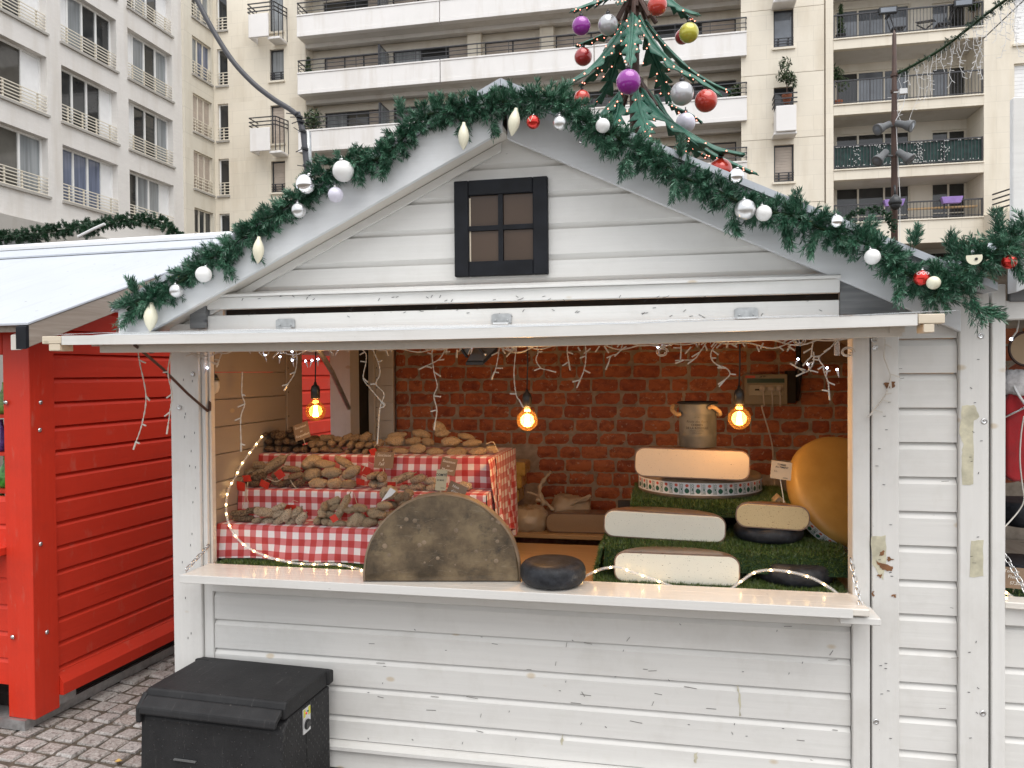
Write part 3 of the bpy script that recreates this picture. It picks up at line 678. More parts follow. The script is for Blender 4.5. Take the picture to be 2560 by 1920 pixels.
# right wing
d = thing('cream_corner_building', (9, 38, 0), 'cream stone apartment block with barred loggias behind the street lamp', 'building')
mpR = lambda a, z, dd: (a, 31.06+dd, z)
RT = [16.95+2.72*k for k in range(-3, 2)]     # panel heads
XW0, XW1 = 2.98, 6.34
for k, t in enumerate(RT):
    z0, z1 = t-2.72+.02, t
    kind = ['win', 'shut', 'bal', 'win', 'bal'][k]
    hz = {'win': (t-2.72+1.72, t-.02), 'shut': (t-2.72+.9, t-.25), 'bal': (t-2.72+.75, t-.55)}[kind]
    if kind == 'win': hz = (t-1.62, t-.02)
    wall_part('wall_panel', d, MAT['st_cream'], mpR, XW0, XW1-.03, z0, z1, [(4.3, 5.1, hz[0], hz[1])], .2)
    if kind == 'shut': cells = [(1,'tan')]
    else: cells = [(1,'pane_sky' if kind == 'win' else 'pane_dark')]
    window(d, mpR, 4.3, 5.1, hz[0], hz[1], .13, cells, MAT['rail_metal'], rail=(MAT['rail_metal'], 4, hz[0]+.4, .02, 2) if kind != 'bal' else None, sill=MAT['st_cream'])
    if kind == 'bal':
        zb = hz[0]-.68
        m = MB(); m.box(4.28, 5.08, 30.2, 30.3, zb, zb+1.05); m.box(4.28, 4.33, 30.3, 31.0, zb, zb+1.0); m.box(5.03, 5.08, 30.3, 31.0, zb, zb+1.0); m.box(4.2, 5.12, 30.31, 31.05, zb-.1, zb-.002)
        bb = build('balcony', m, MAT['st_white'], d, bevel=.02); m = MB()
        for q in (.12, .3, .5): m.bar((4.24, 30.24, zb+1.05+q), (5.12, 30.24, zb+1.05+q), .045, .045); m.bar((4.24, 30.24, zb+1.05+q), (4.24, 31.0, zb+1.05+q), .045, .045)
        build('railing', m, MAT['rail_metal'], bb)
XA, XB_ = 6.66, 12.32; YR = 32.8
mpQ = lambda a, z, dd: (a, YR+dd, z)
m = MB(); m.box(6.36, 6.655, 31.0, 34, 5, 21); build('wall_pier', m, MAT['st_cream'], d)
SL = [15.47+2.70, 15.47, 12.76, 10.07, 7.87]
for k, s in enumerate(SL):
    th = .45 if k < 4 else .98
    m = MB(); m.box(XA, XB_, 31.0, 31.25, s-th, s-.06); m.box(XA, XB_, 30.95, 31.28, s-.058, s); build('balcony_edge', m, MAT['st_cream'], d, bevel=.01)
    m = MB(); m.box(XA, XB_, 31.26, YR+.2, s-th+.02, s-.07); build('balcony_floor', m, MAT['st_soffit'], d)
    hs = [(7.1, 10.1, s, s+1.95), (10.95, 12.3, s, s+1.85)]
    wall_part('loggia_wall', d, MAT['st_loggia'], mpQ, XA, XB_+.9, s-.05, s+2.3, hs, .15)
    sk = 'pane_sky' if k < 3 else 'pane_dark'
    window(d, mpQ, 7.1, 10.1, s, s+1.95, .08, [(.9, 'pane_dark' if k > 1 else sk), (1.1, sk), (1, sk)], MAT['cream_frame'], transom=[s+.55] if k == 4 else None)
    window(d, mpQ, 10.95, 12.3, s, s+1.85, .08, [(1, sk), (1, 'pane_dark')], MAT['cream_frame'], transom=[s+.55] if k == 4 else None)
    m = MB(); m.tube([(12.5, YR-.15, s), (12.5, YR-.15, s+2.3)], .07, 8); build('drain_pipe', m, MAT['grey_plastic'], d)
    top = s+(.98 if k < 4 else .72)
    m = MB(); m.bar((XA+.02, 31.08, top), (XB_-.02, 31.08, top), .06, .05); m.bar((XA+.02, 31.08, s+.09), (XB_-.02, 31.08, s+.09), .03, .03)
    nb = 44
    for i in range(nb+1):
        x = XA+.04+(XB_-XA-.08)*i/nb; w = .045 if i % 11 == 0 else .017; m.bar((x, 31.08, s), (x, 31.08, top-.02), w, w)
    build('balcony_railing', m, MAT['rail_metal'], d)
    if k == 3:
        m = MB(); m.box(XA+.03, XB_-.03, 31.12, 31.135, s+.06, top-.04); build('privacy_mesh', m, MAT['green_mesh'], d, )
        m = MB(); rr = random.Random(5)
        for q in range(260):
            cx = rr.choice([7.55, 9.9, 9.9, 9.9, 10.9, 8.6]); x = rr.gauss(cx, .12); z = s+rr.uniform(.08, .9)
            if rr.random() < .4: x = rr.uniform(XA+.1, XB_-.1); z = rr.choice([s+.12, s+.9])
            m.add([(x-.02, 31.02, z), (x+.02, 31.02, z), (x, 31.02, z+.05), (x, 31.0, z+.02)], [(0,1,2),(0,1,3)])
        o = build('fairy_lights', m, MAT['label_white'], d); tag(o, kind='stuff')
m = MB(); m.box(XB_, 13.25, 31.0, 31.3, 7.9, 21); m.box(XB_+.0, 12.62, 31.31, YR+.1, 5, 21); build('end_wall', m, MAT['st_cream'], d)
FH = [(14.64, 18.0), (11.95-.02+.0, 11.95)]
hs = [(13.42, 15.6, z0, z0+2.0) for z0 in (15.5-.86+.0, 11.9, 9.15-.0)]
hs = [(13.42, 15.6, 14.62, 16.9), (13.42, 15.6, 11.95-.02-.0, 13.9)]
hs = [(13.42, 15.6, q, q+1.95) for q in (14.64, 11.93, 9.2-.02, 17.3)]+[(13.42, 15.6, 7.4, 8.75)]
wall_part('wall_panel', d, MAT['st_cream'], mpR, 13.27, 19, 6.9, 21, hs, .2)
for q in (14.64, 11.93, 9.2-.02, 17.3): window(d, mpR, 13.42, 15.6, q, q+1.95, .1, [(1,'white')] if q > 9.3 else [(1,'pane_curtain'), (1, 'pane_curtain')], MAT['cream_frame'], sill=MAT['st_cream'])
window(d, mpR, 13.42, 15.6, 7.4, 8.75, .1, [(1,'pane_curtain'), (1,'pane_dark')], MAT['cream_frame'])
m = MB(); m.box(12.3, 15.6, 30.0, 31.0, 6.88, 7.85); m.box(12.9, 15.6, 29.6, 29.99, 6.88, 7.87); build('corner_balcony', m, MAT['st_cream'], d)
m = MB()
for q in (.2, .42, .62, .82): m.bar((12.95, 29.7, 7.87+q), (15.6, 29.7, 7.87+q), .05, .05); m.bar((12.95, 29.7, 7.87+q), (12.6, 30.9, 7.87+q), .05, .05)
for i in range(7): m.bar((12.95+.44*i, 29.7, 7.87), (12.95+.44*i, 29.7, 8.7), .04, .04)
build('corner_railing', m, MAT['rail_metal'], d)
m = MB(); m.box(6.66, 19, 33.6, 33.8, 0, 6.8); build('ground_floor', m, MAT['dark_void'], d)
m = MB(); m.box(3.3, 20, 34.1, 46, 0, 21); build('body', m, MAT['st_loggia'], d)
m = MB(); m.box(XW0, 6.35, 31.05, 34, 0, 8.7); build('lower_wall', m, MAT['st_cream'], d)

# balcony furniture and plants far behind
def leafclump(mb_tint, c, r, n, rr, size=.12, flat=1.0):
    vs, fs, tn = mb_tint
    for i in range(n):
        q = Vector((rr.gauss(0, 1), rr.gauss(0, 1), rr.gauss(0, 1))); q = q.normalized()*r*(rr.random()**.4); q.z *= flat
        p = Vector(c)+q; d1 = Vector((rr.gauss(0,1), rr.gauss(0,1), rr.gauss(0,1))).normalized()*size; d2 = d1.orthogonal().normalized()*size*.35
        b0 = len(vs); vs += [tuple(p-d1), tuple(p+d2), tuple(p+d1), tuple(p-d2)]; fs.append((b0, b0+1, b0+2, b0+3)); tn += [rr.random()]*4
def tinted(name, data, m, parent=None):
    vs, fs, tn = data; off = Vector((0,0,0)) if parent is None else root_loc(parent); me = bpy.data.meshes.new(name)
    me.from_pydata([(a-off[0], b_-off[1], c_-off[2]) for a, b_, c_ in vs], [], fs)
    at = me.color_attributes.new('tint', 'FLOAT_COLOR', 'POINT'); arr = np.ones((len(vs), 4), np.float32); arr[:, :3] = np.array(tn, np.float32)[:, None]; at.data.foreach_set('color', arr.ravel())
    return link(name, me, m, parent)
def potplant(p, h, r, label, n=120, shape='bush', pot='terracotta'):
    rr = random.Random(int(p[0]*100)); t = thing('potted_plant', p, label, 'plant', 'plants on the far balconies')
    m = MB(); m.lathe([(.14, 0), (.2, .32), (.21, .34), (.17, .34), (.16, .30)], p, n=12); build('pot', m, MAT[pot], t, True)
    m = MB(); m.tube([p, (p[0], p[1], p[2]+.34+h*.7)], .02, 5); build('stem', m, MAT['brown_metal'], t)
    dat = ([], [], [])
    if shape == 'cone':
        for k in range(9): leafclump(dat, (p[0], p[1], p[2]+.4+h*k/9), r*(1-k/9.5), n//6, rr)
    else:
        for k in range(4): leafclump(dat, (p[0]+rr.uniform(-r,r)*.5, p[1], p[2]+.4+h*rr.uniform(.3,.9)), r*.7, n//4, rr)
    tinted('foliage', dat, MAT['foliage'], t)
potplant((-17.1, 31.5, 16.19-.8), 1.35, .3, 'small dark conifer in the corner of the long balcony', 240, 'cone', 'dark_metal')
potplant((-16.7, 31.2, 13.38-.75), 1.3, .6, 'straggly olive shrub spilling over the long balcony rail', 300)
potplant((2.75, 31.3, 13.38-.75), .9, .4, 'spiky bush at the right end of the long balcony', 200)
potplant((4.75, 30.5, 13.3-.5), 1.5, .4, 'wispy olive tree on the tiny balcony beside the barred loggias', 260)
potplant((7.05, 31.5, 15.47), 1.3, .18, 'brown cypress in a dark pot on the barred loggia', 160, 'cone', 'dark_metal')
potplant((12.1, 31.5, 15.47), 1.5, .25, 'tall shrub at the right end of the top barred loggia', 220, 'bush', 'dark_metal')
potplant((6.95, 31.6, 12.75), 1.5, .45, 'bushy plant over a brick planter on the barred loggia', 240)
t = thing('balcony_table', (10.4, 31.7, 15.47), 'dark folding table on the top barred loggia', 'table')
m = MB(); m.hexa([(9.9,31.4,16.0),(10.6,31.4,16.05),(10.9,32.1,16.25),(10.2,32.1,16.2),(9.9,31.4,16.03),(10.6,31.4,16.08),(10.9,32.1,16.28),(10.2,32.1,16.23)]); build('table_top', m, MAT['rail_metal'], t)
m = MB(); m.bar((10.0,31.5,15.47),(10.7,31.9,16.1),.05,.05); m.bar((10.7,31.5,15.47),(10.1,31.9,16.1),.05,.05); build('legs', m, MAT['rail_metal'], t)
for x in (9.3, 11.0):
    t = thing('folding_chair', (x, 31.6, 15.47), 'dark folding chair %s the folding table on the loggia' % ('left of' if x < 10 else 'right of'), 'chair', 'chairs on the loggia')
    s = 1 if x < 10 else -1
    m = MB(); m.box(x-.25, x+.25, 31.4, 31.85, 15.88, 15.92); build('seat', m, MAT['rail_metal'], t)
    m = MB(); m.bar((x-.22*s,31.4,15.9),(x-.4*s,31.4,16.5),.05,.03); m.bar((x-.22*s,31.85,15.9),(x-.4*s,31.85,16.5),.05,.03); m.bar((x-.4*s,31.4,16.45),(x-.4*s,31.85,16.45),.12,.03); build('backrest', m, MAT['rail_metal'], t)
    m = MB(); m.bar((x-.22,31.4,15.9),(x+.2,31.4,15.47),.03,.03); m.bar((x+.22,31.4,15.9),(x-.2,31.4,15.47),.03,.03); m.bar((x-.22,31.85,15.9),(x+.2,31.85,15.47),.03,.03); m.bar((x+.22,31.85,15.9),(x-.2,31.85,15.47),.03,.03); build('legs', m, MAT['rail_metal'], t)
for x, lab in ((8.95, 'purple planter hung on the lowest loggia rail beside the lamp post'), (11.1, 'purple planter on the wooden shelf of the lowest loggia')):
    m = MB(); m.hexa([(x-.32,30.8,8.42),(x+.32,30.8,8.42),(x+.32,31.0,8.42),(x-.32,31.0,8.42),(x-.4,30.76,8.68),(x+.4,30.76,8.68),(x+.4,31.02,8.68),(x-.4,31.02,8.68)])
    one('planter', m, MAT['purple'], lab, 'planter', 'purple planters', bevel=.01)
m = MB(); m.box(9.6, 12.2, 31.3, 31.5, 8.33, 8.39); one('wooden_shelf', m, MAT['board'], 'long wooden shelf along the lowest barred loggia', 'shelf')
for i in range(4):
    x = (-16.2, -15.5, -14.9, -14.3)[i]
    t = thing('white_chair', (x, 31.9, 15.4), 'white plastic chair on the long balcony, %s the dark conifer' % ['nearest to', 'second from', 'third from', 'farthest from'][i], 'chair', 'white chairs on the balcony')
    m = MB(); m.box(x-.3, x+.3, 31.65, 32.15, 15.82, 15.87); build('seat', m, MAT['label_white'], t)
    m = MB(); m.box(x-.3, x+.3, 32.15, 32.19, 15.87, 16.45); build('backrest', m, MAT['label_white'], t)
    m = MB()
    for sx in (-.27, .27):
        for yy in (31.68, 32.12): m.bar((x+sx, yy, 15.4), (x+sx, yy, 15.83), .04, .04)
    build('legs', m, MAT['label_white'], t)
for x, z, lab in ((8.75, 16.42, 'white framed spotlight on the rail of the top loggia, left'), (11.55, 16.42, 'white framed spotlight on the rail of the top loggia, right')):
    t = thing('spotlight', (x, 30.95, z-.12), lab.replace(', left', ' beside the cypress').replace(', right', ' beside the tall shrub'), 'spotlight', 'spotlights on the loggia rail')
    m = MB(); m.box(x-.35, x+.35, 30.9, 31.03, z-.14, z+.14); build('housing', m, MAT['dark_metal'], t, bevel=.02)
    m = MB(); m.box(x-.29, x+.29, 30.885, 30.899, z-.09, z+.09); build('lens', m, MAT['pane_sky'], t)
# ------------------------------------------------------------------ the white cheese stall
hut = thing('white_market_stall', (-0.55, 1.0, 0), 'white plank market stall with open serving hatch selling cheese and dried sausages', 'market stall')
def plank_x(x0, x1, zb, zt, y0=0.0, xa=None, xb=None, dp=.019, ch=.025, flip=False):
    """a bevel-topped weatherboard along x; xa/xb give the sloped top ends"""
    xa = x0 if xa is None else xa; xb = x1 if xb is None else xb; m = MB(); f = (zt-ch-zb)/(zt-zb)
    def X(z): k = (z-zb)/(zt-zb); return x0+(xa-x0)*k, x1+(xb-x1)*k
    pr = [(y0, zb+.0025), (y0, zt-ch), (y0+dp, zt+.001), (y0+.045, zt+.001), (y0+.045, zb+.0025)]
    if flip: pr = [(y0+.016, zb), (y0, zb+.026), (y0, zt), (y0+.045, zt), (y0+.045, zb)]
    vs = [(X(z)[0], y, z) for y, z in pr]+[(X(z)[1], y, z) for y, z in pr]
    n = 5; return m.add(vs, [tuple(range(n)), tuple(range(2*n-1, n-1, -1))]+[(i, i+n, (i+1) % n+n, (i+1) % n) for i in range(n)])
def B(name, x0, x1, y0, y1, z0, z1, m='white', par=None, bv=.003):
    mb = MB(); mb.box(x0, x1, y0, y1, z0, z1); return build(name, mb, MAT[m] if isinstance(m, str) else m, hut if par is None else par, bevel=bv)
for zb, zt in ((.124,.234), (.234,.365), (.365,.493), (.493,.627), (.627,.757)):
    build('plank', plank_x(-2.062, .676, zb, zt), MAT['white_worn'], hut)
B('skirting_board', -2.062, .676, -.03, .0, .012, .098, 'white_worn'); 
m = MB(); m.prism([(-.05,.1),(-.05,.115),(-.014,.123),(.02,.123),(.02,.1)], lambda a, b_, d_: (d_, a, b_), -2.062, .676); build('skirting_ledge', m, MAT['white_worn'], hut)
B('corner_post', -2.258, -2.112, -.022, .10, .015, 1.985, 'white_v'); B('jamb_strip', -2.110, -2.064, -.008, .05, .015, .80, 'white_v')
B('jamb_strip', -2.110, -2.088, -.006, .035, .87, 1.985, 'white_v'); B('jamb_strip', -2.086, -2.074, .012, .045, .87, 1.985, 'white_y')
B('door_jamb', .679, .742, -.022, .06, .015, 1.985, 'white_worn_v')
B('counter_batten', -2.062, .676, -.02, .02, .76, .852, 'white')
for i in range(15):
    zb = .03+.131*i; build('plank', plank_x(.846, 1.051, zb, zb+.130, -.004), MAT['white_worn'], hut)
B('panel_stile', .748, .844, -.026, .04, .015, 2.0, 'white_worn_v'); B('panel_stile', 1.053, 1.152, -.026, .04, .015, 2.03, 'white_worn_v')
# serving counter
ct = MB(); ct.box(-2.088, .70, -.205, .004, .857, .884); cto = build('counter', ct, MAT['counter'], hut, bevel=.004)
B('counter_edge', -2.092, .64, -.213, -.206, .850, .886, 'white_worn', cto, .002)
B('counter_bracket', .60, .74, -.19, -.04, .822, .848, 'white_worn', cto)
# beam, hatch frame, gap
B('beam', -2.05, .632, -.045, -.002, 2.045, 2.098); m = MB(); m.prism([(-.062,2.098),(-.062,2.108),(-.02,2.122),(.0,2.122),(.0,2.098)], lambda a, b_, d_: (d_, a, b_), -2.05, .632); build('drip_moulding', m, MAT['white'], hut)
rb = B('hatch_frame', -2.07, .632, -.03, -.004, 1.945, 2.018, 'white_worn')
B('gap_shade', -2.1, .66, .03, .06, 2.0, 2.06, 'dark_void');  # dark strip standing in for the shade inside the slot
for u0, u1 in ((690,737), (1229,1279), (1836,1895)):
    a, b_ = P(u0,800,-.034), P(u1,800,-.034); x0, x1 = a[0], b_[0]
    m = MB(); m.prism([(x0,1.956),(x1,1.956),(x1,1.99),(x1-.012,1.996),(x0+.012,1.996),(x0,1.99)], lambda a_, z_, d_: (a_, d_, z_), -.036, -.031)
    for q in (.2, .8): m.lathe([(.004,0),(.004,.003),(.001,.004)], (x0+(x1-x0)*q, -.036, 1.968), (0,-1,0), 8)
    m.tube([(x0+.01,-.045,1.952),(x1-.01,-.045,1.952)], .008, 8); build('hinge', m, MAT['zinc'], rb)
B('corner_plate', -2.135, -2.055, -.05, -.006, 1.96, 2.085, 'grey_wood'); B('corner_plate', .634, .93, -.03, .0, 1.96, 2.10, 'grey_wood')
# roof geometry from the barge boards
YL, YR_ = -.13, -.045
la, lb = P(1255,330,YL), P(430,800,YL); ra, rb_ = P(1272,348,YR_), P(2240,760,YR_)
sl = (la[2]-lb[2])/(la[0]-lb[0]); sr = (rb_[2]-ra[2])/(rb_[0]-ra[0])
xp = (ra[2]-la[2]+sl*la[0]-sr*ra[0])/(sl-sr); zp = la[2]+sl*(xp-la[0]); BW = .175
zl = lambda x: zp+sl*(x-xp)
zr = lambda x: zp+sr*(x-xp)
XEL, XER = -2.43, 1.05
m = MB(); m.prism([(XEL,zl(XEL)),(xp,zp),(xp,zp+BW),(XEL,zl(XEL)+BW)], lambda a, b_, d_: (a, d_, b_), YL-.012, YL+.012); build('barge_board', m, MAT['barge'], hut, bevel=.002)
m = MB(); m.prism([(xp+.002,zp),(XER,zr(XER)),(XER,zr(XER)+BW),(xp+.002,zp+BW)], lambda a, b_, d_: (a, d_, b_), YR_, YR_+.03); build('barge_board', m, MAT['barge'], hut, bevel=.002)
m = MB(); m.prism([(XEL,zl(XEL)+.012),(xp,zp+.012),(xp,zp+.03),(XEL,zl(XEL)+.03)], lambda a, b_, d_: (a, d_, b_), YL+.013, 2.08); build('roof_lining', m, MAT['white_y'], hut)
m = MB(); m.prism([(xp+.002,zp+.012),(XER,zr(XER)+.012),(XER,zr(XER)+.03),(xp+.002,zp+.03)], lambda a, b_, d_: (a, d_, b_), YR_+.031, 2.08); build('roof_lining', m, MAT['white_y'], hut)
m = MB(); m.prism([(XEL-.02,zl(XEL-.02)+BW+.002),(xp,zp+BW+.002),(xp,zp+BW+.03),(XEL-.02,zl(XEL-.02)+BW+.03)], lambda a, b_, d_: (a, d_, b_), YL-.03, 2.12); build('roof_panel', m, MAT['roof_sheet'], hut)
m = MB(); m.prism([(xp+.002,zp+BW+.002),(XER+.08,zr(XER+.08)+BW+.002),(XER+.08,zr(XER+.08)+BW+.03),(xp+.002,zp+BW+.03)], lambda a, b_, d_: (a, d_, b_), YL-.03, 2.12); build('roof_panel', m, MAT['roof_sheet'], hut)
# gable weatherboards and trim under the left soffit
gz = [2.118, 2.214, 2.342, 2.474, 2.604, 2.735]
ixl = lambda z: min(xp+(z-zp)/sl+.0, xp-.004)
ixr = lambda z: max(xp+(z-zp)/sr, xp+.004)
for zb, zt in zip(gz, gz[1:]):
    zt2 = min(zt, zp+.011)
    if zt2 <= zb: continue
    build('plank', plank_x(max(ixl(zb)-.03,-2.2), min(ixr(zb)+.03,1.1), zb, zt2, 0, max(ixl(zt2)-.03,-2.2), min(ixr(zt2)+.03,1.1), flip=True), MAT['white'], hut)
m = MB(); tt = .028; x0 = -2.1
m.prism([(x0,zl(x0)-tt),(xp-.03,zl(xp-.03)-tt),(xp-.03,zl(xp-.03)+.01),(x0,zl(x0)+.01)], lambda a, b_, d_: (a, d_, b_), -.016, -.001); build('gable_trim', m, MAT['white'], hut, bevel=.002)
m = MB(); m.prism([(-2.2,1.985),(-2.2,zl(-2.2)+.01),(-2.0,zl(-2.0)+.01),(-2.0,1.985)], lambda a, b_, d_: (a, d_, b_), .001, .03); build('gable_corner', m, MAT['white'], hut)
m = MB(); m.prism([(.64,1.96),(.64,zr(.64)+.01),(1.12,zr(1.12)+.01),(1.12,1.96)], lambda a, b_, d_: (a, d_, b_), .001, .03); build('gable_corner', m, MAT['white'], hut)
# little gable window
wx0, wx1, wz0, wz1 = -.894, -.495, 2.156, 2.558; fw = .062
m = MB(); m.box(wx0, wx0+fw, -.03, .0, wz0, wz1); m.box(wx1-fw, wx1, -.03, .0, wz0, wz1); m.box(wx0+fw, wx1-fw, -.0295, .0, wz0, wz0+fw); m.box(wx0+fw, wx1-fw, -.0295, .0, wz1-fw, wz1)
wnd = build('window', m, MAT['black_paint'], hut, bevel=.003); wnd['label'] = 'small square black framed gable window'
cx, cz = (wx0+wx1)/2, (wz0+wz1)/2; bw = .010
m = MB(); m.box(cx-bw, cx+bw, -.024, -.006, wz0+fw, wz1-fw); m.box(wx0+fw, cx-bw, -.0235, -.006, cz-bw, cz+bw); m.box(cx+bw, wx1-fw, -.0235, -.006, cz-bw, cz+bw); build('muntin', m, MAT['black_paint'], wnd)
for x0, x1, z0, z1 in ((wx0+fw,cx-bw,cz+bw,wz1-fw), (cx+bw,wx1-fw,cz+bw,wz1-fw), (wx0+fw,cx-bw,wz0+fw,cz-bw), (cx+bw,wx1-fw,wz0+fw,cz-bw)):
    m = MB(); m.box(x0+.001, x1-.001, -.012, -.008, z0+.001, z1-.001); build('pane', m, MAT['plexi'], wnd)
m = MB(); m.bar((wx0+fw+.004,-.014,wz0+fw), (wx0+fw+.004,-.014,wz1-fw-.01), .004, .006); build('raw_edge', m, MAT['raw_end'], wnd)
# awning flap
yf = -.55
sag = lambda x: -.012*(1-((x+.85)/1.65)**2)+.004*(x+.85)
m = MB(); xs = np.linspace(-2.44, .80, 9)
for a, b_ in zip(xs, xs[1:]):
    m.hexa([(a,yf+.03,1.899+sag(a)),(b_,yf+.03,1.899+sag(b_)),(b_,-.06,1.938),(a,-.06,1.938),(a,yf+.03,1.909+sag(a)),(b_,yf+.03,1.909+sag(b_)),(b_,-.06,1.948),(a,-.06,1.948)])
aw = build('awning', m, MAT['barge'], hut); aw['label'] = 'raised hatch flap forming an awning'
def sagbar(name, x0, x1, y0, y1, z0, z1, mm, n=8):
    m = MB(); q = np.linspace(x0, x1, n+1)
    for a, b_ in zip(q, q[1:]): m.hexa([(a,y0,z0+sag(a)),(b_,y0,z0+sag(b_)),(b_,y1,z0+sag(b_)),(a,y1,z0+sag(a)),(a,y0,z1+sag(a)),(b_,y0,z1+sag(b_)),(b_,y1,z1+sag(b_)),(a,y1,z1+sag(a))])
    bm = bmesh.new(); me = bpy.data.meshes.new(name); off = root_loc(aw); me.from_pydata([(p[0]-off[0],p[1]-off[1],p[2]-off[2]) for p in m.v], [], m.f); bm.from_mesh(me)
    bmesh.ops.remove_doubles(bm, verts=bm.verts, dist=1e-5)
    seen = {}
    for f in bm.faces: seen.setdefault(tuple(sorted(v.index for v in f.verts)), []).append(f)
    bmesh.ops.delete(bm, geom=[f for fs in seen.values() if len(fs) > 1 for f in fs], context='FACES_ONLY')
    bmesh.ops.recalc_face_normals(bm, faces=bm.faces); bm.to_mesh(me); bm.free(); return link(name, me, mm, aw)
sagbar('front_board', -2.36, .757, yf, yf+.028, 1.882, 1.918, MAT['white'])
sagbar('under_rail', -2.27, .74, yf+.10, yf+.14, 1.853, 1.897, MAT['white_y'])
for x0, x1 in ((-2.448,-2.362), (.759,.835)):
    m = MB(); z = sag((x0+x1)/2); m.box(x0, x1, yf-.003, yf+.05, 1.886+z, 1.916+z); m.box(x0+(.03 if x0 < 0 else .015), x1-(.005 if x0 < 0 else .03), yf-.002, yf+.07, 1.858+z, 1.885+z); build('end_block', m, MAT['raw_end'], aw, bevel=.002)
for x0 in (-2.3, .70):
    m = MB(); m.hexa([(x0,yf+.09,1.87),(x0+.045,yf+.09,1.87),(x0+.045,-.05,1.905),(x0,-.05,1.905),(x0,yf+.09,1.898),(x0+.045,yf+.09,1.898),(x0+.045,-.05,1.936),(x0,-.05,1.936)]); build('side_rail', m, MAT['white_y'], aw)
rf = random.Random(11); vs = []; fs = []; nx, ny = 90, 6
for j in range(ny+1):
    for i in range(nx+1):
        x = -2.40+(3.28)*i/nx; k = j/ny; y = -.05+(yf-.0+.05)*k
        z = (1.952+(1.923+sag(x)-1.952)*k)+.006*abs(mnoise.noise((x*3,y*9,2)))+.010*max(0, mnoise.noise((x*1.7,y*4,7)))*k
        if j == ny: z -= .004*rf.random(); y -= .004
        vs.append((x, y, z))
for j in range(ny):
    for i in range(nx): a = j*(nx+1)+i; fs.append((a, a+1, a+nx+2, a+nx+1))
m = MB(); m.add(vs, fs); build('clear_film', m, MAT['film'], aw, True)
m = MB(); m.tube([P(336,862,-.47), P(405,920,-.28), P(470,985,-.1), P(520,1028,.0)], .006, 6); m.tube([P(524,1026,.0), P(525,1000,.02), P(523,870,.03)], .007, 6); build('stay_arm', m, MAT['brown_metal'], aw)
m = MB(); m.tube([P(375,858,-.42), P(384,880,-.42)], .016, 8); build('rubber_foot', m, MAT['black_plastic'], aw)
# chains holding the counter
def chain(p, q, par, n=9):
    p, q = Vector(p), Vector(q); m = MB()
    for i in range(n):
        a = p.lerp(q, i/n); b_ = p.lerp(q, (i+1.25)/n); d_ = (b_-a); sd = d_.cross(Vector((0,1,0) if i % 2 else (1,0,0))).normalized()*.0075
        pts = [a-sd*.4, a-sd+d_*.15, a-sd+d_*.85, b_-sd*.4, b_+sd*.4, a+sd+d_*.85, a+sd+d_*.15, a+sd*.4, a-sd*.4]; m.tube(pts, .0022, 5)
    return build('chain', m, MAT['steel'], par, True)
chain(P(523,1362,.0), P(466,1424,-.17), hut); chain(P(2126,1395,-.02), P(2156,1533,-.17), hut)
# left side wall with its door, back wall, floor
def side_plank(y0, y1, zb, zt, x=-2.118):
    m = MB(); m.box(x-.02, x, y0, y1, zb+.0015, zt-.0015); return m
for i in range(15):
    zb = .06+.131*i
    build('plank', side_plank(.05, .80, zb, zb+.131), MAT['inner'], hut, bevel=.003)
    build('plank', MB().box(-2.257, -2.235, .101, .98, zb+.002, zb+.129), MAT['white_y'], hut, bevel=.003)
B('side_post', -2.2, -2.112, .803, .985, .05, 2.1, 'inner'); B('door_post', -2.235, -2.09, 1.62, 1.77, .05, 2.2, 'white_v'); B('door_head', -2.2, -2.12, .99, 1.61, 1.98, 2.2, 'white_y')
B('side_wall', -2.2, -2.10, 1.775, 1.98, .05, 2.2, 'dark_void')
m = MB()
for i in range(12):
    for q in (.812,): m.lathe([(.004,0),(.003,.004)], (-2.110, q, .3+.135*i), (1,0,0), 6)
build('screws', m, MAT['dark_metal'], hut)
B('back_post', -2.09, -2.045, 1.93, 2.0, .05, 2.2, 'white_v')
for i in range(16):
    zb = .06+.1235*i; mb = MB(); mb.box(-2.043, -1.915, 1.96, 1.985, zb+.0012, zb+.1223); build('plank', mb, MAT['white_v'], hut, bevel=.0015)
m = MB()
for i in range(26): m.lathe([(.004,0),(.003,.006)], (-2.043+.006, 1.958, .25+.07*i), (0,-1,0), 6)
build('screws', m, MAT['dark_metal'], hut)
B('interior_wall', 1.125, 1.15, .05, 2.05, .02, 2.1, 'white_y'); B('floor_board', -2.1, 1.12, .05, 2.0, .03, .06, 'raw_wood')
bw_ = B('back_wall', -1.913, 1.124, 2.012, 2.05, .06, 2.35, 'mortar'); bw_['label'] = 'back wall faced with weathered red bricks'
B('back_board', -2.25, 1.15, 2.051, 2.075, .02, 2.5, 'white_y'); B('back_gable', -2.05, -1.914, 1.99, 2.05, 2.03, 2.45, 'white_y')
rk = random.Random(21); protos = []
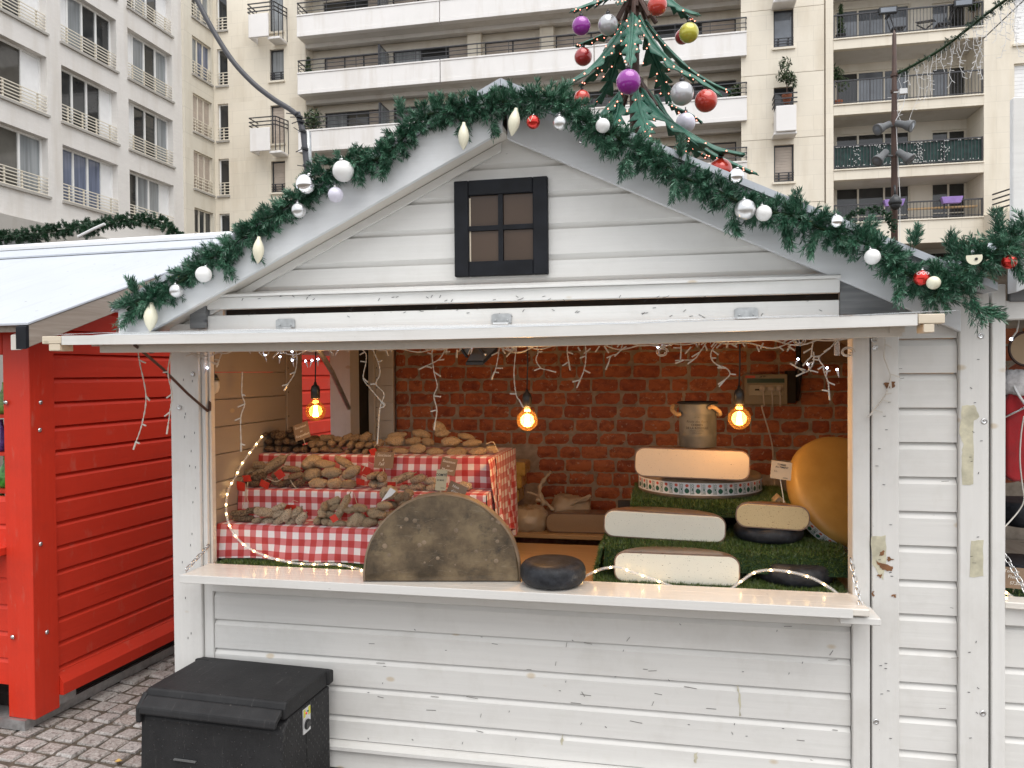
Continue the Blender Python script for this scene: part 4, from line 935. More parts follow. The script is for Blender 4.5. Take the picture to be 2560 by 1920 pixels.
def brick_mesh(L, Hh, seed):
    r = random.Random(seed); bm = bmesh.new(); nx, nz = 6, 3; grid = []
    for j in range(nz+1):
        row = []
        for i in range(nx+1):
            e = (i in (0, nx) or j in (0, nz)); x = (i/nx-.5)*L+(r.uniform(-.004,.004) if i in (0, nx) else 0); z = (j/nz-.5)*Hh+(r.uniform(-.0028,.0028) if j in (0, nz) else 0)
            if i in (0, nx) and j in (0, nz): x *= .96; z *= .9
            y = r.uniform(.003,.006) if e else -r.uniform(.002,.007); row.append(bm.verts.new((x, y, z)))
        grid.append(row)
    for j in range(nz):
        for i in range(nx): bm.faces.new((grid[j][i], grid[j][i+1], grid[j+1][i+1], grid[j+1][i]))
    ring = grid[0]+[grid[j][nx] for j in range(1, nz)]+grid[nz][::-1]+[grid[j][0] for j in range(nz-1, 0, -1)]
    back = [bm.verts.new((v.co.x, .02, v.co.z)) for v in ring]
    for k in range(len(ring)): k2 = (k+1) % len(ring); bm.faces.new((ring[k2], ring[k], back[k], back[k2]))
    me = bpy.data.meshes.new('brick'); bmesh.ops.recalc_face_normals(bm, faces=bm.faces); bm.to_mesh(me); bm.free(); me.materials.append(MAT['brick'])
    me.polygons.foreach_set('use_smooth', [True]*len(me.polygons)); me.set_sharp_from_angle(angle=math.radians(50)); return me
BM = {k: [brick_mesh(L, .079, s+int(L*1000)) for s in range(4)] for k, L in (('s', .172), ('h', .098), ('m', .142))}
BL = {'s': .172, 'h': .098, 'm': .142}
def lay_bricks(par, x0, x1, z0, z1, yface, skip=None, pitch=.0905):
    off = root_loc(par); nrow = int((z1-z0)/pitch+.5)
    for j in range(nrow):
        z = z0+pitch*(j+.5); x = x0-rk.uniform(0, .12)
        while x < x1:
            k = rk.choice('ssssmmh'); L = BL[k]
            a, b_ = max(x, x0), min(x+L, x1)
            if b_-a > .03 and not (skip and skip((a+b_)/2, z)):
                o = bpy.data.objects.new('brick', BM[k][rk.randrange(4)]); COL.objects.link(o); o.parent = par
                o.location = ((a+b_)/2-off[0], yface-off[1]+rk.uniform(-.002,.003), z-off[2]); o.rotation_euler = (rk.uniform(-.02,.02), rk.uniform(-.012,.012), rk.uniform(-.015,.015)); o.scale = ((b_-a)/L, 1, rk.uniform(.96,1.04))
            x += L+rk.uniform(.011,.017)
lay_bricks(bw_, -1.912, 1.12, .80, 2.01, 2.006, lambda x, z: (x < -.95 and z < 1.26) or (x > .15 and z < 1.05) or z > 2.0)
# old screws, staples, knots and tape left on the timber
for (u, v) in ((2190,1804), (2457,1783), (2452,840), (481,935), (477,846), (448,1019), (2460,1053), (2187,870)):
    p = P(u, v, -.026); m = MB(); m.lathe([(.011,0),(.011,.002),(.006,.004),(.006,.003),(.001,.006)], p, (0,-1,0), 12); build('screw', m, MAT['steel'], hut, True)
m = MB(); rs = random.Random(31)
def staple(u, v, y, a, L=.013):
    p = Vector(P(u, v, y)); d_ = Vector((math.cos(a), 0, math.sin(a)))*L/2; m.tube([p-d_, p+d_], .0011, 4)
for _ in range(34): staple(rs.uniform(560,2080), rs.uniform(738,752)-((_ % 7)*0), -.0465, rs.choice((.5,.4,-.6,1.0,.2)))
for _ in range(34): staple(rs.uniform(560,2080), rs.uniform(783,808)-14, -.0315, rs.choice((.5,.7,-.5,.9,.1)))
for _ in range(26): staple(rs.uniform(860,2120), rs.uniform(1560,1860), -.0012, rs.choice((0,.1,-.7,1.3)), .008)
for _ in range(16): staple(rs.uniform(2190,2235), rs.uniform(900,1880), -.0272, rs.choice((0,.1,-.1)), .009)
for _ in range(16): staple(rs.uniform(2405,2455), rs.uniform(830,1880), -.0272, rs.choice((0,.2,-.6,1.3)), .008)
for _ in range(18): staple(rs.uniform(455,490), rs.uniform(880,1600), -.0232, 1.5, .01)
o = build('staples', m, MAT['dark_metal'], hut); tag(o, kind='stuff')
def patch(pts, y, m_, name='tape_patch', th=.0012):
    rp = random.Random(len(pts)*7+int(pts[0][0])); P3 = []
    for (u, v), (u2, v2) in zip(pts, pts[1:]+pts[:1]):
        for k in range(4):
            t = k/4; j = rp.uniform(-2.2, 2.2) if k else 0; q = P(u+(u2-u)*t+j, v+(v2-v)*t+rp.uniform(-2,2)*(k > 0), y); P3.append((q[0], q[2]))
    m = MB(); m.prism(P3, lambda a, b_, d_: (a, d_, b_), y, y-th); return build(name, m, MAT[m_], hut)
patch([(2405,1015),(2435,1012),(2448,1042),(2434,1052),(2433,1210),(2406,1212),(2404,1140),(2409,1110),(2398,1080)], -.0262, 'tape')
patch([(2428,1352),(2459,1350),(2458,1440),(2424,1442)], -.0262, 'tape'); patch([(2178,1342),(2214,1338),(2216,1400),(2208,1450),(2180,1410)], -.0262, 'tape')
for pts in ([(2190,1400),(2204,1408),(2232,1416),(2230,1428),(2206,1424),(2196,1412)], [(2200,1380),(2210,1376),(2208,1388),(2198,1390)], [(2218,1392),(2236,1398),(2220,1404)], [(2192,1438),(2206,1434),(2202,1446)], [(2208,958),(2238,954),(2236,968),(2216,972)], [(2178,1482),(2186,1478),(2184,1492)], [(2228,1488),(2242,1486),(2238,1494)]):
    patch(pts, -.0276, 'chip', 'paint_chip')

for pts in ([(1841,1714),(1846,1713),(1851,1735),(1852,1790),(1848,1790),(1847,1738)], [(1736,1885),(1744,1880),(1741,1908),(1735,1905)], [(1404,1840),(1408,1838),(1407,1862),(1403,1860)]):
    patch(pts, -.0006, 'tape', 'drip_stain', .0008)

m = MB(); rs = random.Random(57)
for _ in range(20): staple(rs.uniform(900,2110), rs.uniform(1560,1870), -.0012, rs.uniform(-.15,.12), rs.uniform(.012,.045))
for _ in range(9): staple(rs.uniform(1000,2100), rs.uniform(1560,1870), -.0012, rs.uniform(.8,2.2), rs.uniform(.01,.025))
for _ in range(8): staple(rs.uniform(2190,2450), rs.uniform(900,1880), -.0272, rs.uniform(-.2,.2), rs.uniform(.01,.03))
for u, v in ((1726,1719),(1180,1744),(1590,1805)): staple(u, v, -.0012, -.12, .05)
o = build('scuffs', m, MAT['scuff'], hut); tag(o, kind='stuff')

# ------------------------------------------------------------------ the red stall on the left
RO = Vector((-3.10, .05, 0)); ra3 = math.radians(3.0)
fa = Vector((math.cos(ra3), -math.sin(ra3), 0)); fb = Vector((math.sin(ra3), math.cos(ra3), 0))
rm = lambda a, b_, z: tuple(RO+fa*a+fb*b_+Vector((0,0,z)))
red = thing('red_market_stall', (-4.2, 1.6, 0), 'red plank market stall with a white sheet roof left of the white stall', 'market stall')
def RB_(name, a0, a1, b0, b1, z0, z1, m='red', bv=.003, par=None):
    mb = MB(); mb.hexa([rm(a0,b0,z0),rm(a1,b0,z0),rm(a1,b1,z0),rm(a0,b1,z0),rm(a0,b0,z1),rm(a1,b0,z1),rm(a1,b1,z1),rm(a0,b1,z1)]); return build(name, mb, MAT[m], par or red, bevel=bv)
def wallz(u, v):
    d_ = RM.T @ np.array([(u-1280)/FPX, -(v-960)/FPX, 1.0]); n = np.array(fa); t = np.dot(n, np.array(RO)-CAM)/np.dot(n, d_); return CAM+d_*t
zq = [wallz(107, v)[2] for v in (1007.7, 1253.7, 1499, 1684.5)]; pitch = (zq[0]-zq[3])/11; zt0 = zq[0]
k = 0; z = zt0+pitch*12
def red_plank(b0, b1, zb, zt):
    pr = [(0, zb+.004), (0, zt-.025), (-.020, zt+.002), (-.04, zt+.002), (-.04, zb+.004)]; m = MB(); n = 5
    return m.add([rm(a, b0, z) for a, z in pr]+[rm(a, b1, z) for a, z in pr], [tuple(range(n)), tuple(range(2*n-1, n-1, -1))]+[(i, i+n, (i+1) % n+n, (i+1) % n) for i in range(n)])
EB, EZ, RBY, RZ = -.20, 1.985, 1.74, 2.71
rz = lambda b_: EZ+(RZ-EZ)*(b_-EB)/(RBY-EB) if b_ < RBY else RZ-(RZ-EZ)*(b_-RBY)/(RBY-EB)
for i in range(-12, 6):
    zt = zt0+pitch*i; zb = zt-pitch
    if zb < .03 or zb > 2.6: continue
    b0, b1 = .152, 3.30
    if zt > 1.98: b0 = EB+(zt-EZ)/(RZ-EZ)*(RBY-EB)+.02; b1 = 2*RBY-b0
    if b1-b0 > .1: build('plank', red_plank(max(b0, .152), b1, zb, zt), MAT['red'], red)
m = MB(); bb_ = [(.16,.12),(3.3,.12),(3.3,1.95),(RBY,2.60),(.16,1.95)]; m.prism(bb_, lambda a_, b__, d_: rm(d_, a_, b__), -.045, -.042); build('gap_backing', m, MAT['red_v'], red)  # unseen sheet added to stop light showing through the plank gaps
RB_('corner_post', -.15, .012, -.0, .150, .05, 2.02, 'red_v'); RB_('corner_post', -.15, .012, 3.302, 3.45, .05, 2.02, 'red_v')
m = MB(); pr = [(.0,.115),(.034,.115),(.034,.175),(.0,.228)]; m.add([rm(a,.152,z) for a, z in pr]+[rm(a,3.3,z) for a, z in pr], [(0,1,2,3),(7,6,5,4),(0,4,5,1),(1,5,6,2),(2,6,7,3),(3,7,4,0)]); build('bottom_rail', m, MAT['red'], red)
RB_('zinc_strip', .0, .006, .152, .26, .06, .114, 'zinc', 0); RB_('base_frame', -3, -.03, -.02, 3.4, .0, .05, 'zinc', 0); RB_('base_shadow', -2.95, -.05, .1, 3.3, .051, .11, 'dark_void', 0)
def roof_slab(name, b0, b1, a0, a1, lift, th, m):
    mb = MB(); mb.hexa([rm(a0,b0,rz(b0)+lift),rm(a1,b0,rz(b0)+lift),rm(a1,b1,rz(b1)+lift),rm(a0,b1,rz(b1)+lift),rm(a0,b0,rz(b0)+lift+th),rm(a1,b0,rz(b0)+lift+th),rm(a1,b1,rz(b1)+lift+th),rm(a0,b1,rz(b1)+lift+th)]); return build(name, mb, MAT[m], red, bevel=.002)
roof_slab('roof_panel', EB, RBY-.34, -3.4, .22, 0, .012, 'roof_sheet'); roof_slab('roof_panel', RBY-.345, RBY, -3.4, .22, .016, .014, 'roof_sheet'); roof_slab('roof_panel', RBY, 2*RBY-EB, -3.4, .22, 0, .012, 'roof_sheet')
roof_slab('ridge_board', RBY-.10, RBY, -3.4, .22, .034, .026, 'barge')
roof_slab('verge_board', EB+.01, RBY, .165, .215, -.105, .103, 'raw_wood'); roof_slab('verge_board', RBY, 2*RBY-EB, .165, .215, -.105, .103, 'raw_wood')
roof_slab('verge_cap', EB-.008, EB+.012, .16, .218, -.107, .104, 'black_paint'); roof_slab('roof_lining', EB+.03, RBY, -3.3, .16, -.04, .035, 'raw_wood'); roof_slab('rafter_end', EB+.02, EB+.3, .10, .16, -.12, .07, 'white_y')
for zi in range(7):
    zb = .20+.135*zi; mb = MB(); pr = [(.02, zb+.002), (.02, zb+.111), (.034, zb+.135), (.06, zb+.135), (.06, zb+.002)]
    mb.add([rm(-2.8, b_, z) for b_, z in pr]+[rm(-.152, b_, z) for b_, z in pr], [tuple(range(5)), tuple(range(9, 4, -1))]+[(i, i+5, (i+1) % 5+5, (i+1) % 5) for i in range(5)]); build('plank', mb, MAT['red'], red)
RB_('counter', -2.8, -.155, -.18, .15, .86, .90, 'red'); RB_('base_board', -2.8, -.22, -.10, .0, .02, .19, 'red'); RB_('fascia', -2.8, -.152, .0, .06, 1.86, 2.0, 'red'); RB_('back_panel', -2.8, -.05, 3.3, 3.35, .1, 2.0, 'red')
for (u, v) in ((162,624),(296,618),(488,609)):
    p = Vector(rm(-.3-.75*[2,1,0][[162,296,488].index(u)], RBY-.05, rz(RBY-.05)+.0605)); m = MB(); m.lathe([(.012,0),(.010,.004),(.001,.006)], p, (0,-.35,1), 8); build('screw', m, MAT['steel'], red, True)
for (u, v) in ((97,1006), (95,1075), (97,1360), (113,1580)): 
    p = wallz(u, v)+np.array(fa)*.012; m = MB(); m.lathe([(.012,0),(.012,.002),(.003,.006)], p, tuple(fa), 10); build('screw', m, MAT['steel'], red, True)
for (u, v) in ((14,1006), (31,1593)):
    p = P(u, v, .045); m = MB(); m.lathe([(.012,0),(.012,.002),(.003,.006)], p, (0,-1,0), 10); build('screw', m, MAT['steel'], red, True)
# sliver of goods in the red stall: bottles in green and violet glass
rg = random.Random(4); dx = np.array(fa)
for j in range(4):
    for i in range(3):
        c0 = np.array(rm(-.27-.09*i, .25+.03*(j % 2), .95+.2*j)); r = .035
        m = MB(); m.lathe([(r*.9,0),(r,.02),(r,.09),(r*.45,.13),(r*.35,.165),(r*.4,.17)], c0, n=12)
        colr = [(0.05,0.22,0.03),(0.10,0.05,0.20),(0.16,0.30,0.06)][(i+j) % 3]; key = 'glassjar%d' % ((i+j) % 3)
        if key not in MAT: MAT[key] = plain('coloured_glass_%s' % ['green','violet','lime'][(i+j) % 3], colr, 0.15, 0, .5, 60)
        one('bottle', m, MAT[key], ['%s glass bottle on the %s shelf inside the red stall' % (['green','violet','lime green'][(i+j) % 3], ['lowest','second','third','top'][j])][0], 'bottle', 'coloured bottles in the red stall', smooth=True)
for j in range(4): RB_('shelf', -.6, -.20, .2, .36, .93+.2*j, .948+.2*j, 'red', .001)

# ------------------------------------------------------------------ neighbouring stall on the right
rs_ = thing('neighbouring_stall', (2.6, 1.0, 0), 'white market stall partly in view at the right, brick lined inside', 'market stall')
def NB(name, x0, x1, y0, y1, z0, z1, m='white', bv=.003): return B(name, x0, x1, y0, y1, z0, z1, m, rs_, bv)
NB('corner_post', 1.160, 1.206, -.03, .06, .015, 2.06, 'white_v')
for zb, zt in ((.10,.234), (.234,.365), (.365,.493), (.493,.627), (.627,.79)): build('plank', plank_x(1.208, 3.4, zb, zt, .02), MAT['white_worn'], rs_)
NB('skirting_board', 1.208, 3.4, -.02, .02, .01, .099); NB('counter_batten', 1.208, 3.4, .0, .05, .79, .86)
m = MB(); m.hexa([(1.208,-.02,.86),(3.4,-.25,.84),(3.4,.1,.86),(1.208,.06,.86),(1.208,-.02,.885),(3.4,-.25,.865),(3.4,.1,.885),(1.208,.06,.885)]); build('counter', m, MAT['counter'], rs_, bevel=.003)
NB('beam', 1.208, 3.4, -.02, .03, 1.93, 2.0); NB('gable_board', 1.24, 3.4, .0, .03, 2.0, 2.75); NB('corner_plate', 1.22, 1.40, -.03, -.001, 1.995, 2.10, 'grey_wood')
nz = lambda x: 2.02+.42*(x-1.2)
m = MB(); m.prism([(1.20,nz(1.20)),(3.0,nz(3.0)),(3.0,nz(3.0)+.17),(1.20,nz(1.20)+.17)], lambda a, b_, d_: (a, d_, b_), -.13, -.06); build('barge_board', m, MAT['barge'], rs_, bevel=.002)
m = MB(); m.prism([(1.15,nz(1.15)+.175),(3.0,nz(3.0)+.175),(3.0,nz(3.0)+.2),(1.15,nz(1.15)+.2)], lambda a, b_, d_: (a, d_, b_), -.16, 2.1); build('roof_panel', m, MAT['roof_sheet'], rs_)
nbw = NB('back_wall', 1.20, 3.4, 1.262, 1.30, .06, 2.3, 'mortar'); lay_bricks(nbw, 1.45, 2.0, 1.15, 1.98, 1.256)
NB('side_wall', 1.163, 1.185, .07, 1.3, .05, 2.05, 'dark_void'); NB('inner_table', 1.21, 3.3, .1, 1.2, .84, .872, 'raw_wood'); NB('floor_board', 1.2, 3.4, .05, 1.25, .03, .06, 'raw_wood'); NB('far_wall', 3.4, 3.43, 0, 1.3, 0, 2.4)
chain(P(2508,1380,.02), P(2566,1480,-.1), rs_, 8)
# ------------------------------------------------------------------ fir garlands
def needles_mesh(path, R, per_m, npn, nl, nw, seed, extra=(), flat=0.75, droop=0.25):
    rg = np.random.default_rng(seed); path = resample(path, 1.0/per_m); arr = np.array([tuple(p) for p in path]); n = len(arr)
    tan = np.gradient(arr, axis=0); tan /= np.linalg.norm(tan, axis=1)[:, None]+1e-9
    base = arr+rg.normal(0, R*.12, (n, 3)); rd = rg.normal(0, 1, (n, 3)); rd -= tan*np.sum(rd*tan, 1)[:, None]*.55; rd /= np.linalg.norm(rd, axis=1)[:, None]
    rd[:, 1] *= flat; rd[:, 2] -= droop*.12; L = R*rg.uniform(.62, 1.15, n)
    if extra:
        eb, ed, el = [], [], []
        for p, d_, l_ in extra:
            for _ in range(7): eb.append(np.array(p)+rg.normal(0, .006, 3)); dd = np.array(d_, float)+rg.normal(0, .14, 3); ed.append(dd/np.linalg.norm(dd)); el.append(l_*.78*rg.uniform(.75, 1.05))
        base = np.vstack([base, eb]); rd = np.vstack([rd, ed]); L = np.concatenate([L, el]); n = len(base)
    V, T = [], []; m = npn; t = rg.uniform(.12, 1.0, (n, m)); t = np.sort(t, 1)
    dirn = rd/np.linalg.norm(rd, axis=1)[:, None]
    pos = base[:, None, :]+dirn[:, None, :]*(L[:, None]*t)[..., None]; pos[..., 2] -= droop*.25*L[:, None]*t**2
    q = rg.normal(0, 1, (n, m, 3)); q -= dirn[:, None, :]*np.sum(q*dirn[:, None, :], 2)[..., None]; q /= np.linalg.norm(q, axis=2)[..., None]
    nd = dirn[:, None, :]*rg.uniform(.7, 1.3, (n, m))[..., None]+q*rg.uniform(.55, .9, (n, m))[..., None]; nd /= np.linalg.norm(nd, axis=2)[..., None]
    ln = nl*rg.uniform(.7, 1.15, (n, m))*(1-.25*t); side = np.cross(nd, rg.normal(0, 1, (n, m, 3))); side /= np.linalg.norm(side, axis=2)[..., None]
    tip = pos+nd*ln[..., None]; mid = pos+nd*(ln*.5)[..., None]
    quad = np.stack([pos, mid+side*nw/2, tip, mid-side*nw/2], 2).reshape(-1, 3)
    tint = np.clip(rg.uniform(.0, .55, (n, 1))+rg.uniform(0, .55, (n, m)), 0, 1); tint = np.repeat(tint.reshape(-1), 4)
    fs = np.arange(len(quad)).reshape(-1, 4); return quad, fs, tint, base, dirn, L
def garland(name, path, R, label, seed, m='needles', per_m=380, npn=54, nl=.034, nw=.0034, extra=(), flat=.75, group=None):
    path = smoothpath(path, 8); mid = path[len(path)//2]; t = thing(name, tuple(mid), label, 'garland', group); off = np.array(mid)
    quad, fs, tint, base, dirn, L = needles_mesh(path, R, per_m, npn, nl, nw, seed, extra, flat)
    me = bpy.data.meshes.new('needles'); nv = len(quad); me.vertices.add(nv); me.vertices.foreach_set('co', (quad-off).astype(np.float32).ravel())
    nf = len(fs); me.loops.add(nf*4); me.loops.foreach_set('vertex_index', fs.astype(np.int32).ravel()); me.polygons.add(nf); me.polygons.foreach_set('loop_start', np.arange(0, nf*4, 4, dtype=np.int32))
    me.update(calc_edges=True); at = me.color_attributes.new('tint', 'FLOAT_COLOR', 'POINT'); a4 = np.ones((nv, 4), np.float32); a4[:, :3] = tint[:, None]; at.data.foreach_set('color', a4.ravel())
    o = link('needles', me, MAT[m], t); tag(o, kind='stuff')
    mb = MB(); mb.tube(path, R*.09, 5); build('wire_core', mb, MAT['turf_back'], t)
    mb = MB()
    for b_, d_, l_ in zip(base[::3], dirn[::3], L[::3]): mb.bar(b_, b_+d_*l_*.9, .0022, .0022)
    o = build('twigs', mb, MAT['turf_back'], t, recalc=False); tag(o, kind='stuff'); return t
yG = -.17
gp = lambda l, y=yG: [P(u, v, y) for u, v in l]
left_path = gp([(318,775),(350,755),(400,735),(450,705),(500,665),(560,625),(610,590),(655,562),(700,525),(745,492),(790,455),(840,415),(890,402),(940,398),(985,372),(1020,330),(1060,290),(1110,280),(1160,272),(1205,262),(1250,258)])
ex = [(P(895,410,yG-.02),(.15,-.3,-1),.11), (P(640,610,yG),(.2,-.2,-1),.10), (P(1150,300,yG),(-.2,-.2,.9),.13), (P(1165,300,yG),(-.3,-.4,-1),.11), (P(965,390,yG),(-.2,-.3,-.9),.12), (P(335,770,yG),(-.6,-.2,-.9),.14), (P(330,760,yG),(-1,0,.1),.13), (P(340,735,yG),(-.3,0,1),.1), (P(560,650,yG),(.5,-.3,-.9),.11), (P(1005,300,yG),(0,0,1),.1), (P(1230,300,yG),(.3,-.3,-.8),.1)]
garland('fir_garland', left_path, .062, 'dark green fir garland along the left slope of the white stall roof', 1, extra=ex)
right_path = gp([(1255,255),(1300,252),(1340,250),(1385,252),(1420,268),(1460,300),(1500,325),(1545,345),(1590,375),(1640,400),(1690,432),(1735,455),(1790,475),(1840,500),(1895,520),(1950,535),(2005,548),(2050,570),(2100,588),(2150,605),(2195,622),(2235,655),(2275,690),(2320,715),(2365,730)])
ex = [(P(1565,395,yG-.03),(.05,-.3,-1),.115), (P(1690,440,yG-.03),(-.05,-.3,-1),.12), (P(1830,540,yG),(.1,-.3,-.9),.10), (P(1700,400,yG),(.05,0,1),.12), (P(1990,535,yG),(-.1,-.1,1),.11), (P(1960,560,yG),(.2,-.2,-.9),.12), (P(1400,250,yG),(.3,0,.9),.10), (P(2255,700,yG),(-.3,-.4,-.9),.12), (P(2150,600,yG),(.5,0,.8),.13), (P(2040,590,yG),(-.4,-.3,-.8),.11), (P(2280,620,yG),(.2,0,1),.10), (P(1510,340,yG),(.2,-.2,-.9),.10)]
garland('fir_garland', right_path, .062, 'dark green fir garland along the right slope of the white stall roof', 2, extra=ex)
yN = -.20
n_path = gp([(2330,745),(2360,722),(2395,695),(2430,665),(2470,640),(2510,615),(2550,592),(2620,560)], yN)
ex = [(P(2420,735,yN-.03),(.25,-.3,-1),.16), (P(2445,770,yN-.03),(1,-.2,-.3),.12), (P(2380,640,yN),(-.1,-.1,1),.11), (P(2500,600,yN),(0,0,1),.16), (P(2430,650,yN),(-.6,0,.8),.12), (P(2530,640,yN),(.3,-.3,-.9),.12), (P(2340,700,yN),(-.2,-.2,.9),.1)]
garland('fir_garland', n_path, .078, 'thick fir garland on the roof edge of the neighbouring stall at the right', 3, extra=ex, nl=.034)

# ------------------------------------------------------------------ baubles
def bauble_thing(u, v, r_px, y, m, label, cat='bauble', group='baubles on the fir garlands', cap=True, seed=0):
    p = P(u, v, y); r = r_px*PXM(u, y); t = thing('bauble', (p[0], p[1], p[2]-r), label, cat, group)
    rr = random.Random(int(u)); ax = Vector((rr.uniform(-.4,.4), rr.uniform(-.5,.3), 1)).normalized()
    mb = MB(); mb.ball(p, r, 28, 18); build('ball', mb, MAT[m], t, True)
    if cap:
        mb = MB(); mb.lathe([(r*.2,0),(r*.2,r*.14),(r*.17,r*.2),(r*.03,r*.22)], Vector(p)+ax*r*.96, ax, 12); mb.tube([Vector(p)+ax*r*1.15, Vector(p)+ax*r*1.3+Vector((r*.1,0,0)), Vector(p)+ax*r*1.42], r*.025, 5); build('cap', mb, MAT['steel'], t, True)
    return t
yb = -.235
for u, v, r, m, lab in ((858,428,25,'b_pearl','large pearl white bauble on the left garland beside the mirror bauble'), (764,461,23,'b_mirror','mirror silver bauble in the left garland under the grey pole'),
    (839,487,18,'b_lilac','iridescent white bauble just below the large pearl bauble'), (747,526,17,'b_silver','matt silver bauble low in the left garland below the mirror one'),
    (509,686,18,'b_pearl','small pearl bauble on the lower left garland above the red wall'), (441,727,15,'b_silver','lowest matt silver bauble at the foot of the left garland'),
    (1399,308,18,'b_silver','satin silver bauble hanging right of the shiny red one near the peak'), (1507,314,18,'b_pearl','white bauble half buried in needles below the metal tree'),
    (1841,441,20,'b_mirror','mirror silver bauble beside the big red tree bauble'), (1863,524,27,'b_silver','largest satin silver bauble on the right garland'),
    (1909,533,21,'b_pearl','white bauble touching the largest satin silver one'), (2091,554,18,'b_mirror','small mirror bauble in the right garland in front of the far wreath'),
    (2181,642,21,'b_pearl','white bauble at the lower right garland below the lamp post'), (2523,655,20,'b_red','red bauble partly behind needles at the far right edge')):
    bauble_thing(u, v, r, yb, m, lab)
tr = bauble_thing(1333, 305, 17, yb, 'b_red', 'shiny red bauble with a golden loop near the roof peak')
p = Vector(P(1333,305,yb)); r = 17*PXM(1333,yb); mb = MB()
mb.tube([p+Vector((-.55*r,-.9*r,.35*r)), p+Vector((-.25*r,-1.02*r,-.2*r)), p+Vector((.1*r,-.95*r,.45*r)), p+Vector((.05*r,-.8*r,.65*r))], r*.06, 5); build('gold_loop', mb, MAT['b_cream'], tr)
tr = bauble_thing(2304, 695, 21, yb, 'b_red', 'red bauble with white curls in the roof valley beside a cream ball')
p = Vector(P(2304,695,yb)); r = 21*PXM(2304,yb)
for q in range(3):
    mb = MB(); pts = []
    for k in range(14): a = k*.55; s = .30*r*(1-k/18); c = (-.5+.5*q)*r; x, z = c+s*math.cos(a), .5*r+s*math.sin(a)*.9; yy = -math.sqrt(max(.02*r*r, r*r*1.04-x*x-z*z)); pts.append(p+Vector((x, yy, z)))
    mb.tube(pts, r*.035, 4); build('curl', mb, MAT['label_white'], tr)
bauble_thing(2334, 707, 18, yb-.04, 'b_cream', 'cream ball overlapping the red bauble in the roof valley', cap=False)
def drop(u, v, h, w, y, label, tilt=0.0):
    p = Vector(P(u, v, y)); k = PXM(u, y); Hh, W = h*k, w*k; ax = Vector((math.sin(tilt), -.1, -math.cos(tilt))).normalized()
    mb = MB(); prof = [(1e-4,-.5),(.14,-.48),(.17,-.40),(.30,-.30),(.44,-.15),(.5,0),(.46,.14),(.33,.29),(.17,.41),(.06,.48),(1e-4,.5)]
    mb.lathe([(a*W, b_*Hh) for a, b_ in prof], p, ax, 18); o = one('drop_ornament', mb, MAT['b_cream'], label, 'ornament', 'cream drop ornaments on the garland', True)
drop(1159,340,70,27,yb,'cream drop ornament left of the roof peak'); drop(1285,305,72,30,yb,'cream drop ornament right at the roof peak', -.15); drop(646,625,64,26,yb,'cream drop ornament hanging halfway down the left garland'); drop(377,792,66,30,yb+.04,'cream drop ornament at the foot of the left garland')
p = Vector(P(2436,643,yN-.09)); k = PXM(2436,yN); mb = MB(); pts = [(20*k*math.cos(a), 20*k*math.sin(a)) for a in np.linspace(math.radians(165), math.radians(380), 20)]
mb.prism(pts, lambda a, b_, d_: (p[0]+a, p[1]+d_, p[2]+b_), 0, .004); o = one('broken_disc', mb, MAT['b_cream'], 'broken cream disc with a hole in the right hand garland', 'ornament'); 
mb = MB(); mb.lathe([(4*k,0),(4*k,.001)], (p[0]+4*k-o.location[0], p[1]-.002-o.location[1], p[2]-5*k-o.location[2]), (0,-1,0), 10); build('hole', mb, MAT['ink'], o, local=True)
mb = MB(); pz = P(1451,354,-.046); mb.lathe([(.009,0),(.009,.002),(.007,.007),(.003,.010),(.0005,.011)], pz, (0,-1,0), 14); one('dome_screw', mb, MAT['steel'], 'shiny dome headed screw in the right barge board', 'screw', smooth=True)

# ------------------------------------------------------------------ the giant metal tree
YT = 7.0
tp = lambda u, v, dy=0.0: Vector(P(u, v, YT+dy))
base = tp(1588, 500); base.z = 0
tree = thing('metal_christmas_tree', tuple(base), 'giant green sheet metal christmas tree with lit leaves rising behind the stall', 'christmas tree')
mb = MB(); mb.tube([(base.x, base.y, 0), (base.x, base.y, 12)], .065, 12); build('trunk', mb, MAT['brown_metal'], tree, True)
for v in (8, 215):
    c0 = tp(1588, v); mb = MB(); mb.lathe([(.12,-.08),(.12,.08)], (base.x, base.y, c0.z), n=12)
    for k in range(8): a = k*math.pi/4; mb.tube([(base.x+.05*math.cos(a), base.y+.05*math.sin(a), c0.z+.1), (base.x+.28*math.cos(a), base.y+.28*math.sin(a), c0.z-.28)], .03, 6)
    build('hub', mb, MAT['brown_metal'], tree)
rl = random.Random(9)
